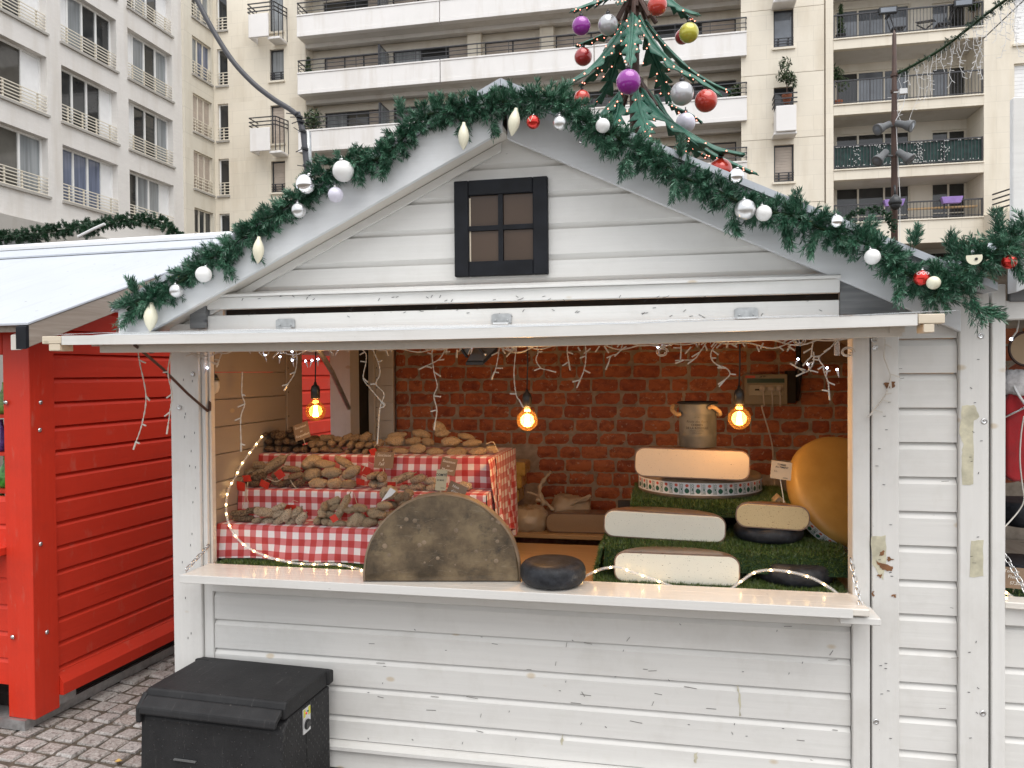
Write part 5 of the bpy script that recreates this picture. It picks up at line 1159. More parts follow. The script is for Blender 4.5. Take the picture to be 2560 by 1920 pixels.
def leaf(pts, w, dys, seed, dark=False, n=26):
    """a curved metal leaf: a raised rib with two scalloped, toothed wings"""
    rr = random.Random(seed); ctrl = [tp(u, v, dy) for (u, v), dy in zip(pts, dys)]; sp = smoothpath(ctrl, max(2, n//(len(ctrl)-1))); m = len(sp); vs = []; fs = []
    ph = rr.uniform(0, 6)
    for i, p in enumerate(sp):
        t = i/(m-1); d_ = (sp[min(i+1, m-1)]-sp[max(i-1, 0)]).normalized(); side = d_.cross(Vector((0,0,1)))
        if side.length < .1: side = Vector((1,0,0))
        side.normalize(); env = (min(1, t*5))*(1-t**3)*w; sc_ = abs(((t*6+ph) % 1)*2-1); wv = env*(.22+.78*sc_)*.62+.012
        dn = Vector((0,0,-1))+d_*.25
        for s in (-1, 1):
            vs += [p+side*(s*.012)+Vector((0,0,.012)), p+side*(s*wv*.6)+dn*(wv*.12), p+side*(s*wv*1.0)+dn*(wv*.42)+d_*(.16*w*sc_)]
    for i in range(m-1):
        b0 = i*6; b1 = b0+6
        for s in (0, 3):
            for k in (0, 1): fs.append((b0+s+k, b0+s+k+1, b1+s+k+1, b1+s+k))
    mb = MB(); mb.add(vs, fs); o = build('leaf', mb, MAT['leaf'], tree); auto_smooth(o, 50)
    s_ = o.modifiers.new('sheet', 'SOLIDIFY'); s_.thickness = .008; s_.offset = 0
    mb = MB(); mb.tube([q+Vector((0,0,.012)) for q in sp], [.026*(1-.75*i/(m-1)) for i in range(m)], 7); build('rib', mb, MAT['leaf'], o, True)
    mb = MB()
    for i in range(2, m-1, 2):
        for s in (1, 4):
            if rr.random() < .42:
                a = Vector(vs[i*6+s]); b_ = Vector(vs[i*6+s+1]); q = a.lerp(b_, rr.uniform(-.1,.7)); q.y -= .012; mb.ball(q, .0085, 8, 6)
    l_ = build('lights', mb, MAT['redled'], o, True); tag(l_, kind='stuff')
L_ = [([(1570,-40),(1535,-15),(1490,5),(1427,29)], .22, (0,-.2,-.4,-.6)), ([(1575,-40),(1560,-20),(1548,10)], .2, (-.1,-.5,-.9)), ([(1620,-50),(1660,-15),(1700,20),(1748,37)], .24, (0,-.1,-.3,-.5)), ([(1630,-30),(1690,20),(1738,56)], .16, (.2,.3,.4)),
      ([(1565,48),(1540,72),(1490,96),(1438,116)], .2, (.2,.5,.8,1.0)), ([(1560,58),(1525,115),(1475,172),(1395,224)], .30, (-.1,-.35,-.6,-.9)), ([(1556,70),(1540,110),(1500,170),(1450,215)], .24, (.1,.2,.4,.6)),
      ([(1582,28),(1580,75),(1577,120),(1574,168)], .26, (-.2,-.55,-.9,-1.2)), ([(1598,44),(1635,108),(1690,168),(1745,198),(1803,238)], .28, (-.1,-.3,-.5,-.6,-.7)), ([(1613,54),(1660,112),(1722,172),(1778,208),(1826,230)], .24, (.1,.1,.1,.1,.1)),
      ([(1560,90),(1540,150),(1520,215),(1487,262)], .30, (.3,.7,.9,1.0)), ([(1612,90),(1638,150),(1660,205),(1672,255)], .30, (.3,.6,.8,.9)), ([(1555,228),(1525,262),(1480,310),(1430,350)], .26, (-.1,-.3,-.5,-.7)), ([(1550,240),(1540,290),(1522,330),(1500,370)], .26, (-.2,-.4,-.6,-.8)),
      ([(1592,226),(1601,275),(1612,310),(1620,345)], .28, (-.2,-.55,-.9,-1.2)), ([(1604,222),(1648,282),(1715,330),(1790,370),(1862,386)], .34, (-.1,-.4,-.6,-.7,-.8)), ([(1620,228),(1695,322),(1770,378),(1835,410),(1893,436)], .24, (.2,.2,.2,.2,.2)),
      ([(1672,262),(1700,276),(1728,288),(1755,307)], .13, (.8,.9,1,1.1)), ([(1640,240),(1690,330),(1730,372),(1770,392)], .26, (.5,.6,.7,.8))]
for i, (pts, w, dys) in enumerate(L_): leaf(pts, w, dys, 40+i)
GB = 'baubles on the metal tree'
for u, v, r, dy, m, lab in ((1453,65,23,-.6,'b_purple','purple bauble at the upper left of the metal tree'), (1520,62,25,-.6,'b_grey','silver bauble right of the upper purple one on the metal tree'), (1458,142,22,.9,'b_dkred','dark red bauble below the upper purple one on the metal tree'),
    (1643,14,25,-.7,'b_bigred','orange red bauble at the top edge of the picture beside the trunk'), (1722,82,25,-.5,'b_lime','lime yellow bauble on the right side of the metal tree'), (1706,92,19,.3,'b_dkred','dark red bauble peeping out behind the lime yellow one'),
    (1571,205,31,-1.2,'b_purple','large purple bauble in front of the metal trunk'), (1705,234,30,-.7,'b_grey','large silver bauble right of the trunk beside a red one'), (1765,252,29,-.2,'b_bigred','orange red bauble right of the large silver tree bauble'),
    (1714,307,25,.9,'b_lilac','lilac white bauble below the large silver tree bauble'), (1801,425,30,-.6,'b_bigred','orange red bauble at the lowest right leaf just above the garland'), (1455,245,20,-.7,'b_bigred','red bauble half hidden by the garland left of the trunk')):
    p = tp(u, v, dy); k = PXM(u, YT+dy); R_ = r*k; t = thing('tree_bauble', (p.x, p.y, p.z-R_), lab, 'bauble', GB)
    mb = MB(); mb.ball(p, R_, 30, 20); build('ball', mb, MAT[m], t, True)
    mb = MB(); mb.lathe([(R_*.22,0),(R_*.2,R_*.32),(R_*.03,R_*.34)], (p.x, p.y, p.z+R_*.97), n=14); mb.tube([(p.x,p.y,p.z+R_*1.3),(p.x,p.y,p.z+R_*1.6)], .008, 5); build('cap', mb, MAT['black_plastic'], t, True)

# ------------------------------------------------------------------ street lamp, light curtain, grey pipe, far wreaths
YLMP = 15.0
lp = lambda u, v, dy=0: Vector(P(u, v, YLMP+dy))
b0 = lp(2236, 500); lam = thing('lamp_post', (b0.x, b0.y, 0), 'tall brown steel mast with four grey floodlights', 'lamp post')
zt = lp(2236, 88).z; zm = lp(2236, 300).z
mb = MB(); mb.tube([(b0.x,b0.y,0),(b0.x,b0.y,zm),(b0.x,b0.y,zt),(b0.x,b0.y,lp(2236,75).z)], [.085,.062,.042,.008], 14); build('mast', mb, MAT['brown_metal'], lam, True)
for v in (188, 228, 315, 390): mb = MB(); z = lp(2236,v).z; mb.lathe([(.075,-.03),(.075,.03)], (b0.x,b0.y,z), n=12); build('clamp', mb, MAT['brown_metal'], lam)
for u, v, s, up in ((2207,318,-1,0), (2262,312,1,0), (2203,392,-1,1), (2262,390,1,1)):
    p = lp(u, v, -.25); ax = Vector((-.80*1, -.45, -.42)) if not up else Vector((.62*s, -.4, -.65)); 
    if not up and s > 0: ax = Vector((.75, -.5, -.40))
    ax.normalize(); hd = MB(); hd.lathe([(.03,-.20),(.072,-.19),(.076,-.02),(.10,.04),(.122,.13),(.126,.165),(.11,.165)], p, ax, 16); h = build('floodlight', hd, MAT['grey_plastic'], lam, True)
    m2 = MB(); m2.lathe([(.108,0),(.01,.015)], p+ax*.16, ax, 16); build('lens', m2, MAT['pane_sky'], h)
    m2 = MB(); m2.tube([(b0.x,b0.y,lp(2236,315 if not up else 390).z), p-ax*.05], .022, 6); build('bracket', m2, MAT['grey_plastic'], h)
mb = MB(); c = lp(2238, 512, -.3); mb.ball(c, .115, 18, 12); mb.lathe([(.125,0),(.14,.06),(.10,.14),(.03,.22)], c, n=16); mb.tube([c+Vector((0,0,.2)), c+Vector((0,.05,.42)), (b0.x,b0.y,c.z+.45)], .022, 6); o = one('dome_camera', mb, MAT['dark_metal'], 'dark dome camera hanging on the mast above the right garland', 'camera', smooth=True)
mb = MB(); c = lp(2252, 230, -.15); mb.box(c.x-.03, c.x+.12, c.y-.05, c.y+.05, c.z-.05, c.z+.06); mb.tube([c, c+Vector((-.13,.05,.02))], .015, 5); mb.tube([c+Vector((.1,0,0)), c+Vector((.05,0,-.3)), c+Vector((-.1,0,-.6)), c+Vector((-.02,0,-2.2)), c+Vector((-.02,0,-4))], .008, 4); one('junction_box', mb, MAT['label_white'], 'white junction box clamped to the mast with a hanging cable', 'junction box')
mb = MB(); lpth = smoothpath([lp(2240,186), lp(2290,160,-.3), lp(2350,125,-.7), lp(2410,80,-1.2), lp(2460,40,-1.8), lp(2515,0,-2.5), lp(2590,-50,-3.4)], 8)
lc = thing('light_garland', tuple(lpth[0]), 'dark garland with a dripping white light curtain strung up from the mast', 'light garland')
quad, fs, tint, bs, dn, LL = needles_mesh(lpth, .10, 26, 16, .08, .012, 33); me = bpy.data.meshes.new('needles'); me.from_pydata([tuple(q-np.array(lpth[0])) for q in quad], [], [tuple(f) for f in fs]); at = me.color_attributes.new('tint','FLOAT_COLOR','POINT'); a4 = np.ones((len(quad),4),np.float32); a4[:,:3] = tint[:,None]*.4; at.data.foreach_set('color', a4.ravel()); o = link('needles', me, MAT['needles_far'], lc); tag(o, kind='stuff')
mb = MB(); mb.tube(lpth, .03, 5); build('rope', mb, MAT['turf_back'], lc)
mb = MB(); rr = random.Random(77)
for q in resample(lpth, .10):
    L2 = rr.choice((.25,.45,.6,.85,1.0))*rr.uniform(.7,1.1); pts = [q+Vector((0,-.02,-.05))]
    n = int(L2/.11)+1
    for i in range(n): pts.append(pts[-1]+Vector((rr.uniform(-.045,.045), rr.uniform(-.02,.02), -.11)))
    mb.tube(pts, .0045, 4)
    for p in pts[1:]:
        if rr.random() < .75: mb.bar(p, p+Vector((rr.choice((-1,1))*rr.uniform(.05,.09), -.01, rr.uniform(-.06,.02))), .008, .008)
o = build('light_strings', mb, MAT['label_white'], lc, recalc=False); tag(o, kind='stuff')
mb = MB(); mb.tube([lp(2460,95,-.3), lp(2560,0,-2), lp(2620,-55,-3)], .012, 5); one('guy_wire', mb, MAT['grey_plastic'], 'thin wire running up to the right below the light curtain', 'wire')
YP = 1.2
mb = MB(); pp = [Vector(P(u, v, YP)) for u, v in ((480,-25),(500,15),(535,80),(580,150),(630,205),(680,245),(720,270),(742,286))]; pth = smoothpath(pp, 6); c0 = Vector(P(768,430,YP))
t = thing('garland_arch_pipe', (c0.x, c0.y, 0), 'curved grey pipe bound to an upright pole behind the left roof slope', 'pipe')
mb = MB(); mb.tube(pth, .016, 10); build('curved_pipe', mb, MAT['pipe_grey'], t, True)
mb = MB(); mb.tube([P(744,282,YP+.02), P(758,330,YP+.02), P(768,430,YP+.02), (c0.x+.01, c0.y+.02, 1.9)], .018, 10); build('upright_pole', mb, MAT['pipe_grey'], t, True)
mb = MB(); mb.tube([P(769,330,YP+.05), P(772,440,YP+.05)], .022, 8); build('pale_pole', mb, MAT['zinc'], t, True)
for u, v in ((738,284),(748,292),(752,303),(757,328),(762,372),(766,415)):
    mb = MB(); mb.lathe([(.023,-.006),(.023,.006)], P(u, v, YP+.01), (.2,0,1), 10); q = Vector(P(u, v, YP)); mb.bar(q+Vector((-.02,0,0)), q+Vector((-.055,-.01,rl.uniform(-.02,.03))), .006, .004); build('cable_tie', mb, MAT['black_plastic'], t)
YF2 = 5.6
fp = lambda l, y=YF2: [Vector(P(u, v, y)) for u, v in l]
garland('fir_garland', fp([(-40,598),(40,590),(110,582),(175,572),(235,568)]), .105, 'dense straight garland behind the red stall roof at the left edge', 5, 'needles_far', 170, 60, .05, .007, group=None)
garland('fir_garland', fp([(205,578),(250,562),(300,552),(350,548),(395,552),(425,572),(448,600)], 5.2), .085, 'arched garland rising behind the ridge of the red stall', 6, 'needles_far', 170, 60, .045, .007)
mb = MB(); pth = fp([(195,592),(235,572),(262,560)], 5.1); mb.tube(pth, .018, 6); one('white_strut', mb, MAT['label_white'], 'short white strut across the arched garland', 'strut')
mb = MB(); q = [Vector(P(-60,596,5.9)), Vector(P(60,600,5.9)), Vector(P(180,618,5.9)), Vector(P(330,622,5.9)), Vector(P(330,660,5.9)), Vector(P(-60,660,5.9))]
mb.prism([(a.x, a.z) for a in q], lambda a, b_, d_: (a, d_, b_), 5.9, 8.5); one('dark_stall_roof', mb, MAT['grey_wood'], 'dark grey roof of another stall behind the red stall ridge', 'stall roof')
wc = lp(2172, 565, -9); wr = []
for k in range(17): a = math.radians(-20+200*k/16); wr.append(wc+Vector((.24*math.cos(a), 0, .19*math.sin(a))))
garland('fir_wreath', wr, .045, 'small dark wreath arch seen through the right garland in front of the lamp post', 8, 'needles_far', 220, 36, .025, .006)
garland('fir_garland', [lp(2130,585,-9), lp(2165,572,-9), lp(2200,585,-9)], .05, 'short dark garland piece below the small wreath arch', 12, 'needles_far', 220, 36, .025, .006)
# ------------------------------------------------------------------ gingham covered steps with sausages
def uvmesh(name, vs, fs, uvs, m, parent=None, smooth=True):
    off = Vector((0,0,0)) if parent is None else root_loc(parent); me = bpy.data.meshes.new(name)
    me.from_pydata([(a-off[0], b_-off[1], c_-off[2]) for a, b_, c_ in vs], [], fs); ul = me.uv_layers.new(name='UVMap')
    for poly in me.polygons:
        for li in poly.loop_indices: ul.data[li].uv = uvs[me.loops[li].vertex_index]
    return link(name, me, m, parent, smooth)
steps = thing('display_steps', (-1.45, .45, .862), 'three stepped display tiers under red and white gingham cloth', 'display stand')
PER = .0615
def tier(name, x0, x1, yb, yf, zt, zb, seed, label, wav=.006):
    nx = 110; prof = []
    for k in range(4): prof.append((yb+(yf+.012-yb)*k/3, zt))
    for a in (30, 60, 90): prof.append((yf+.012-.012*math.sin(math.radians(a)), zt-.012+.012*math.cos(math.radians(a))))
    nd = 10
    for k in range(1, nd+1): prof.append((yf, zt-.012-(zt-.012-zb)*k/nd))
    s = [0]
    for a, b_ in zip(prof, prof[1:]): s.append(s[-1]+math.hypot(b_[0]-a[0], b_[1]-a[1]))
    vs, fs, uv = [], [], []
    for i in range(nx+1):
        x = x0+(x1-x0)*i/nx
        for j, (y, z) in enumerate(prof):
            k = max(0, (j-6)/nd); w = mnoise.noise((x*5, seed, z*5))*(.055 if seed == 1 else .034)*k+mnoise.noise((x*17, seed+5, 0))*.005*k; sl_ = mnoise.noise((x*2.5, seed+9, 1))
            zz = z+mnoise.noise((x*3, y*5, seed))*.0035+sl_*.010*k; vs.append((x, y-abs(w)*.8-.004*k, zz)); uv.append(((x+mnoise.noise((x*3, z*6, seed+3))*.012*k)/PER, (s[j]+seed*.013+sl_*.006)/PER))
    n = len(prof)
    for i in range(nx):
        for j in range(n-1): a = i*n+j; fs.append((a, a+n, a+n+1, a+1))
    o = uvmesh(name, vs, fs, uv, MAT['gingham'], steps); o['label'] = label; return o
tier('tier_cloth', -2.112, -.84, .32, .105, 1.044, .890, 1, 'lowest gingham step')
tier('tier_cloth', -2.114, -.845, .52, .298, 1.184, 1.038, 2, 'middle gingham step')
tier('tier_cloth', -2.116, -.855, .98, .498, 1.335, 1.178, 3, 'top gingham step')
vs, fs, uv = [], [], []; nx, nz = 60, 14
for i in range(nx+1):
    s = i/nx; y = .38+.54*s
    for j in range(nz+1):
        k = j/nz; z = 1.336-.42*k-(.03*math.sin(s*9) if j == nz else 0); f = math.sin(s*21+1.2*k)*.024*k+mnoise.noise((s*9, k*3, 2))*.03*k
        vs.append((-.853+(.03*k**.6+f*.8), y+.03*k*math.sin(s*13), z)); uv.append((s*.66/PER+.35*k, k*.42/PER+.2+.6*s))
for i in range(nx):
    for j in range(nz): a = i*(nz+1)+j; fs.append((a, a+nz+1, a+nz+2, a+1))
o = uvmesh('side_drape', vs, fs, uv, MAT['gingham'], steps); o['label'] = 'gingham cloth hanging in folds at the right end'
for y0, y1, zt in ((.105,.31,1.044),(.30,.51,1.184),(.50,.98,1.335)):
    vs, fs, uv = [], [], []
    for i in range(13):
        for j in range(9): k = j/8; y = y0+(y1-y0)*i/12; z = zt-(zt-.885)*k; vs.append((-.842+.018*k+.006*math.sin(i*1.4)*k, y, z)); uv.append((.3+(y-y0)/PER, (zt-z)/PER))
    for i in range(12):
        for j in range(8): q = i*9+j; fs.append((q, q+9, q+10, q+1))
    uvmesh('end_cloth', vs, fs, uv, MAT['gingham'], steps)
m = MB(); m.box(-2.10, -.87, .12, .98, .864, 1.02); m.box(-2.10, -.87, .32, .97, 1.021, 1.165); m.box(-2.10, -.87, .52, .96, 1.166, 1.318); build('wooden_steps', m, MAT['raw_wood'], steps)

def sausage_mesh(seed, kind):
    r = random.Random(seed); n, nu = 22, 20; vs = []; fs = []
    ex = {'fat': 2.2, 'stick': 4.0, 'short': 3.0}[kind]; bend = r.uniform(-.22, .22) if kind != 'fat' else r.uniform(-.12, .12); nub = kind != 'fat' or r.random() < .5
    amp = {'fat': .95, 'stick': .5, 'short': .72}[kind]; fl = r.uniform(.82, 1.0)
    for i in range(n+1):
        t = -1+2*i/n; tt = math.copysign(abs(t)**.85, t); rad = max(.0, 1-abs(tt)**ex)**(1/ex)
        rad = max(rad, .10 if abs(t) < 1 else .02)
        if nub and i >= n-2: tt = 1+.09*(i-n+2); rad = (.16, .13, .2)[i-n+2]
        for k in range(nu):
            a = 2*math.pi*k/nu; d_ = Vector((math.cos(a)*rad, tt, math.sin(a)*rad)); q = Vector((d_.x*1.3, d_.y*(1.2 if kind == 'fat' else 2.4), d_.z*1.3))+Vector((seed*3.7, 0, 0))
            nn = mnoise.noise(q)*.30+mnoise.noise(q*2.3)*.15; fold = -abs(mnoise.noise(q*1.7+Vector((9,1,4))))*.28+.07; wr = mnoise.noise((d_.x*6+seed, d_.y*1.6, d_.z*6))*.10
            rr = 1+(nn+fold+wr)*amp; vs.append((d_.x*rr+bend*(1-tt*tt)*.6, tt*(1+nn*.12), d_.z*rr*fl))
    for i in range(n):
        for k in range(nu): fs.append((i*nu+k, i*nu+(k+1) % nu, (i+1)*nu+(k+1) % nu, (i+1)*nu+k))
    fs.append(tuple(range(nu-1, -1, -1))); fs.append(tuple(n*nu+k for k in range(nu)))
    me = bpy.data.meshes.new('sausage'); me.from_pydata(vs, [], fs); me.polygons.foreach_set('use_smooth', [True]*len(me.polygons)); return me
SM = {k: [sausage_mesh(s*8+j, k) for j in range(8)] for s, k in enumerate(('fat', 'stick', 'short'))}
_sm = {}
rsg = random.Random(99)
def sausages(crop, sc_, lst, y, kind, mat, label, group, end_on=False, dz=0.0, jit=.02):
    """crop origin and scale turn hand-measured boxes into places on the steps"""
    ORD = ['first','second','third','fourth','fifth','sixth','seventh','eighth','ninth','tenth','eleventh','twelfth','thirteenth']
    for rank, q in enumerate(sorted(lst, key=lambda q: q[0])):
        cx, cy, w, h = q[:4]; ang = q[4] if len(q) > 4 else 0; knd = q[5] if len(q) > 5 else kind; u, v = crop[0]+cx/sc_, crop[1]+cy/sc_
        k = PXM(u, y); W, Hh = w/sc_*k, h/sc_*k; yy = y+rsg.uniform(-jit*.3, jit); ml = SM[knd]; me0 = ml[rsg.randrange(len(ml))]; key = (me0.name, mat)
        if key not in _sm: c = me0.copy(); c.name = 'sausage'; c.materials.append(MAT[mat]); _sm[key] = c
        o = bpy.data.objects.new('dried_sausage', _sm[key]); COL.objects.link(o)
        if end_on:
            L = max(.13, W*2.6); o.scale = (W*.49, L/2, Hh*.50); p = P(u, v, yy); o.location = (p[0], yy+L/2-.012, p[2]+dz)
            o.rotation_euler = (rsg.uniform(-.05,.05), rsg.uniform(0, 6.28) if abs(W-Hh) < .012 else rsg.uniform(-.2,.2), rsg.uniform(-.22,.22)+.12)
        else:
            L, T = (W, Hh) if W >= Hh or abs(ang) < 45 and W > Hh*.8 else (Hh, W); L, T = max(W, Hh), min(W, Hh); a = math.radians(ang)
            if Hh > W: a = math.radians(90+ang)
            dep = T*rsg.uniform(.95, 1.15); o.scale = (dep/2*.98, L/2*1.0, T/2*.97); p = P(u, v, yy+dep*.2); o.location = (p[0], p[1]+dep*.18, p[2]+dz)
            # long axis (local y) into the picture plane at angle a, with a little yaw
            X = Vector((math.cos(a), rsg.uniform(-.12,.22), math.sin(a))).normalized(); Z = Vector((-math.sin(a), 0, math.cos(a))); Z = (Z-X*Z.dot(X)).normalized(); Y = X.cross(Z)
            o.rotation_euler = Matrix((Y, X, Z)).transposed().to_3x3().to_euler() if Matrix((Y, X, Z)).transposed().determinant() > 0 else Matrix((-Y, X, Z)).transposed().to_euler()
        tag(o, '%s %s from the left %s' % (ORD[rank], label[0], label[1]), 'sausage', group)
A_, sA = (620, 1040), 6.506
T1 = [(330,535,150,105),(480,540,130,105),(600,545,140,105),(745,550,150,110),(890,545,120,115),(310,425,110,100),(445,430,150,110),(590,425,130,110),(735,420,190,120),(370,315,150,120),(500,325,140,125),(680,315,170,105),(640,235,120,90),(220,300,130,90),(180,405,110,90),(900,385,200,90),(190,500,110,90)]
GD = 'dark sausages left on the top step'
sausages(A_, sA, [q for q in T1 if q[1] > 480], .545, 'short', 's_dark', ('small dark sausage', 'in the bottom row of the top step'), GD, True)
sausages(A_, sA, [q for q in T1 if 380 < q[1] < 480], .545, 'short', 's_dark', ('small dark sausage', 'in the second row of the top step'), GD, True)
sausages(A_, sA, [q for q in T1 if q[1] < 380], .545, 'short', 's_dark', ('small dark sausage', 'crowning the left heap of the top step'), GD, True)
T2 = [(1060,565,130,95),(1215,545,150,110),(1610,585,110,90),(1735,580,140,105),(1860,585,130,110),(1980,580,120,100),(1010,455,140,125),(1130,465,180,125),(1335,445,120,110),(1500,465,140,105),(1650,475,130,115),(1800,480,150,115),(1940,475,150,100)]
GM = 'brown sausages in the middle of the top step'
sausages(A_, sA, [q for q in T2 if q[1] > 520], .545, 'short', 's_mid', ('brown mottled sausage end', 'in the bottom row amid the top step'), GM, True)
sausages(A_, sA, [q for q in T2 if q[1] < 520], .545, 'short', 's_mid', ('brown mottled sausage end', 'in the second row amid the top step'), GM, True)
sausages(A_, sA, [(1400,550,260,110,-5),(2120,450,190,115,20),(1290,355,260,110,0),(1460,375,140,90,-10),(1620,355,180,120,20),(1740,362,200,130,15),(1910,350,200,150,25)], .565, 'short', 's_mid', ('brown sausage', 'lying crosswise amid the top step'), GM)
Bc, sB = (920, 1040), 5.978; GP = 'fat pale sausages right on the top step'
sausages(Bc, sB, [(230,510,190,85),(470,525,280,115),(735,495,250,150),(990,535,260,130),(1330,542,330,130),(1640,535,270,140,8),(1850,500,190,110,-15)], .57, 'fat', 's_pale', ('fat pale sausage', 'in the bottom row right on the top step'), GP)
sausages(Bc, sB, [(400,380,310,165),(670,375,250,120,5),(890,388,190,110,-15),(1225,388,290,175,5),(1550,405,300,115,5)], .61, 'fat', 's_pale', ('fat pale sausage', 'in the second row right on the top step'), GP)
sausages(Bc, sB, [(430,285,300,90,5),(790,270,300,140,-12),(1060,190,250,190,-50),(1100,262,230,130,8),(1460,310,270,110,-12)], .65, 'fat', 's_pale', ('fat pale sausage', 'crowning the right pile of the top step'), GP)
Cc, sC = (560, 1120), 6.506
sausages(Cc, sC, [(720,320,640,165,33,'stick'),(560,280,210,120,0),(400,390,200,105,15),(1080,345,330,118,-4),(860,405,240,105,35),(1160,455,240,105,15)], .345, 'short', 's_mid', ('long brown sausage', 'tumbled at the left of the middle step'), 'brown sausages left on the middle step')
sausages(Cc, sC, [(860,575,190,120,-18),(1010,570,230,115,18),(1190,585,250,120,20),(480,575,180,110,0),(660,590,160,105,10),(560,480,240,150,25),(420,500,150,100,0)], .325, 'short', 's_dark', ('dark brown sausage', 'low at the left of the middle step'), 'dark sausages left on the middle step')
GL = 'large pale sausages on the middle step'
sausages(Cc, sC, [(1520,575,310,165),(1790,585,255,165),(2020,595,250,150)], .335, 'fat', 's_pale', ('large pale sausage', 'in the bottom row amid the middle step'), GL)
sausages(Cc, sC, [(1410,435,310,205,18),(1740,405,330,165,0),(2060,398,330,180,25)], .37, 'fat', 's_grey', ('large grey sausage', 'in the second row amid the middle step'), GL)
sausages(Cc, sC, [(1400,235,340,240,25),(1630,265,340,140,-4),(1950,245,360,150,-33)], .405, 'fat', 's_pale', ('large pale sausage', 'topping the pile amid the middle step'), GL)
GW = 'white speckled sausages right on the middle step'
sausages(Bc, sB, [(30,918,120,120),(150,935,140,125),(60,1035,140,105)], .335, 'short', 's_white', ('small pale sausage end', 'under the garlic card on the middle step'), GW, True)
sausages(Bc, sB, [(200,1025,170,105,15),(510,928,370,125,22,'stick'),(740,945,240,130,18),(920,975,190,115,4),(1450,1055,190,140,-15),(1300,1045,140,90,0)], .35, 'short', 's_white', ('white speckled sausage', 'in the right upper row, middle step'), GW)
sausages(Bc, sB, [(720,1062,230,115,8),(810,1085,140,110,0),(940,1085,160,125,15),(540,1072,140,90,0),(1080,1080,160,100,10)], .35, 'short', 's_white', ('white speckled sausage', 'in the right lower row, middle step'), GW)
sausages(Bc, sB, [(300,1155,270,210,0),(300,1335,300,145,0),(560,1305,240,160,0),(590,1178,170,150,40),(470,1215,190,125,25),(810,1220,200,110,12),(110,1440,290,140,0),(360,1462,160,120,0)], .20, 'fat', 's_grey', ('thick white sausage', 'stacked behind the half cheese wheel'), 'thick sausages behind the half wheel')
GS = 'speckled sausages left on the lowest step'
sausages(Cc, sC, [(250,1065,330,105,5),(310,1150,380,110,0),(470,1015,260,105,10)], .15, 'short', 's_dark', ('dark sausage', 'at the far left of the lowest step'), GS)
sausages(Cc, sC, [(640,1045,340,150,-5),(880,970,240,100,22),(880,1075,220,135,18),(1010,1100,215,150,60),(1170,1065,220,150,50)], .135, 'short', 's_white', ('mottled sausage', 'in the upper left heap, lowest step'), GS)
sausages(Cc, sC, [(1250,1150,220,140,48),(880,1205,210,130,38),(1080,1212,170,130,15),(700,1192,260,130,10),(520,1185,150,90,20)], .135, 'short', 's_white', ('mottled sausage', 'in the front left row, lowest step'), GS)
GR = 'grey sausages right on the lowest step'
sausages(Cc, sC, [(1540,1070,150,145),(1460,1200,130,145),(1590,1215,160,145),(2000,1235,170,145),(1625,955,150,130)], .13, 'short', 's_grey', ('pale grey sausage', 'end on in the right heap, lowest step'), GR, True)
sausages(Cc, sC, [(1780,875,240,125,22),(1700,1072,190,125,0),(1800,965,180,95,25),(1830,1235,310,125,-3),(2020,1015,160,115,-10),(2150,995,210,135,0),(1925,955,430,128,62,'stick')], .15, 'short', 's_grey', ('pale grey sausage', 'lying crosswise right on the lowest step'), GR)
Dc, sD = (500, 1220), 4.608
sausages(Dc, sD, [(1800,375,200,165,20),(1950,400,210,140,25),(2030,300,220,135,-5),(2120,205,185,110,0),(2170,315,110,95,0),(2110,412,130,90,0),(1840,235,170,100,-10)], .135, 'fat', 's_grey', ('thick wrinkled sausage', 'beside the half wheel on the lowest step'), 'thick wrinkled sausages on the lowest step')
# butcher's strings tied round some of them
for pts, y, lab in (([(707,1195),(690,1204),(668,1196)],.30,'tangled in the long brown sausages'), ([(726,1200),(733,1212),(742,1222)],.29,'trailing over the edge of the middle step, left'), ([(884,1232),(893,1262),(892,1276)],.27,'hanging from the middle step above the grey heap'), ([(1215,1110),(1232,1105),(1240,1118),(1246,1130)],.52,'looped at the right end of the top step'), ([(903,1160),(912,1166),(905,1178)],.33,'on the large grey sausages of the middle step'), ([(1012,1262),(1016,1278),(1022,1290)],.12,'between the thick sausages beside the half wheel'), ([(982,1205),(986,1198),(992,1204),(990,1215)],.30,'curling up behind the thick sausages')):
    m = MB(); m.tube(smoothpath([P(u,v,y-.02) for u,v in pts],5), .0017, 5); one('string_tie', m, MAT['string'], 'thin butcher string '+lab.replace(', left',' at the left'), 'string', 'butcher strings')
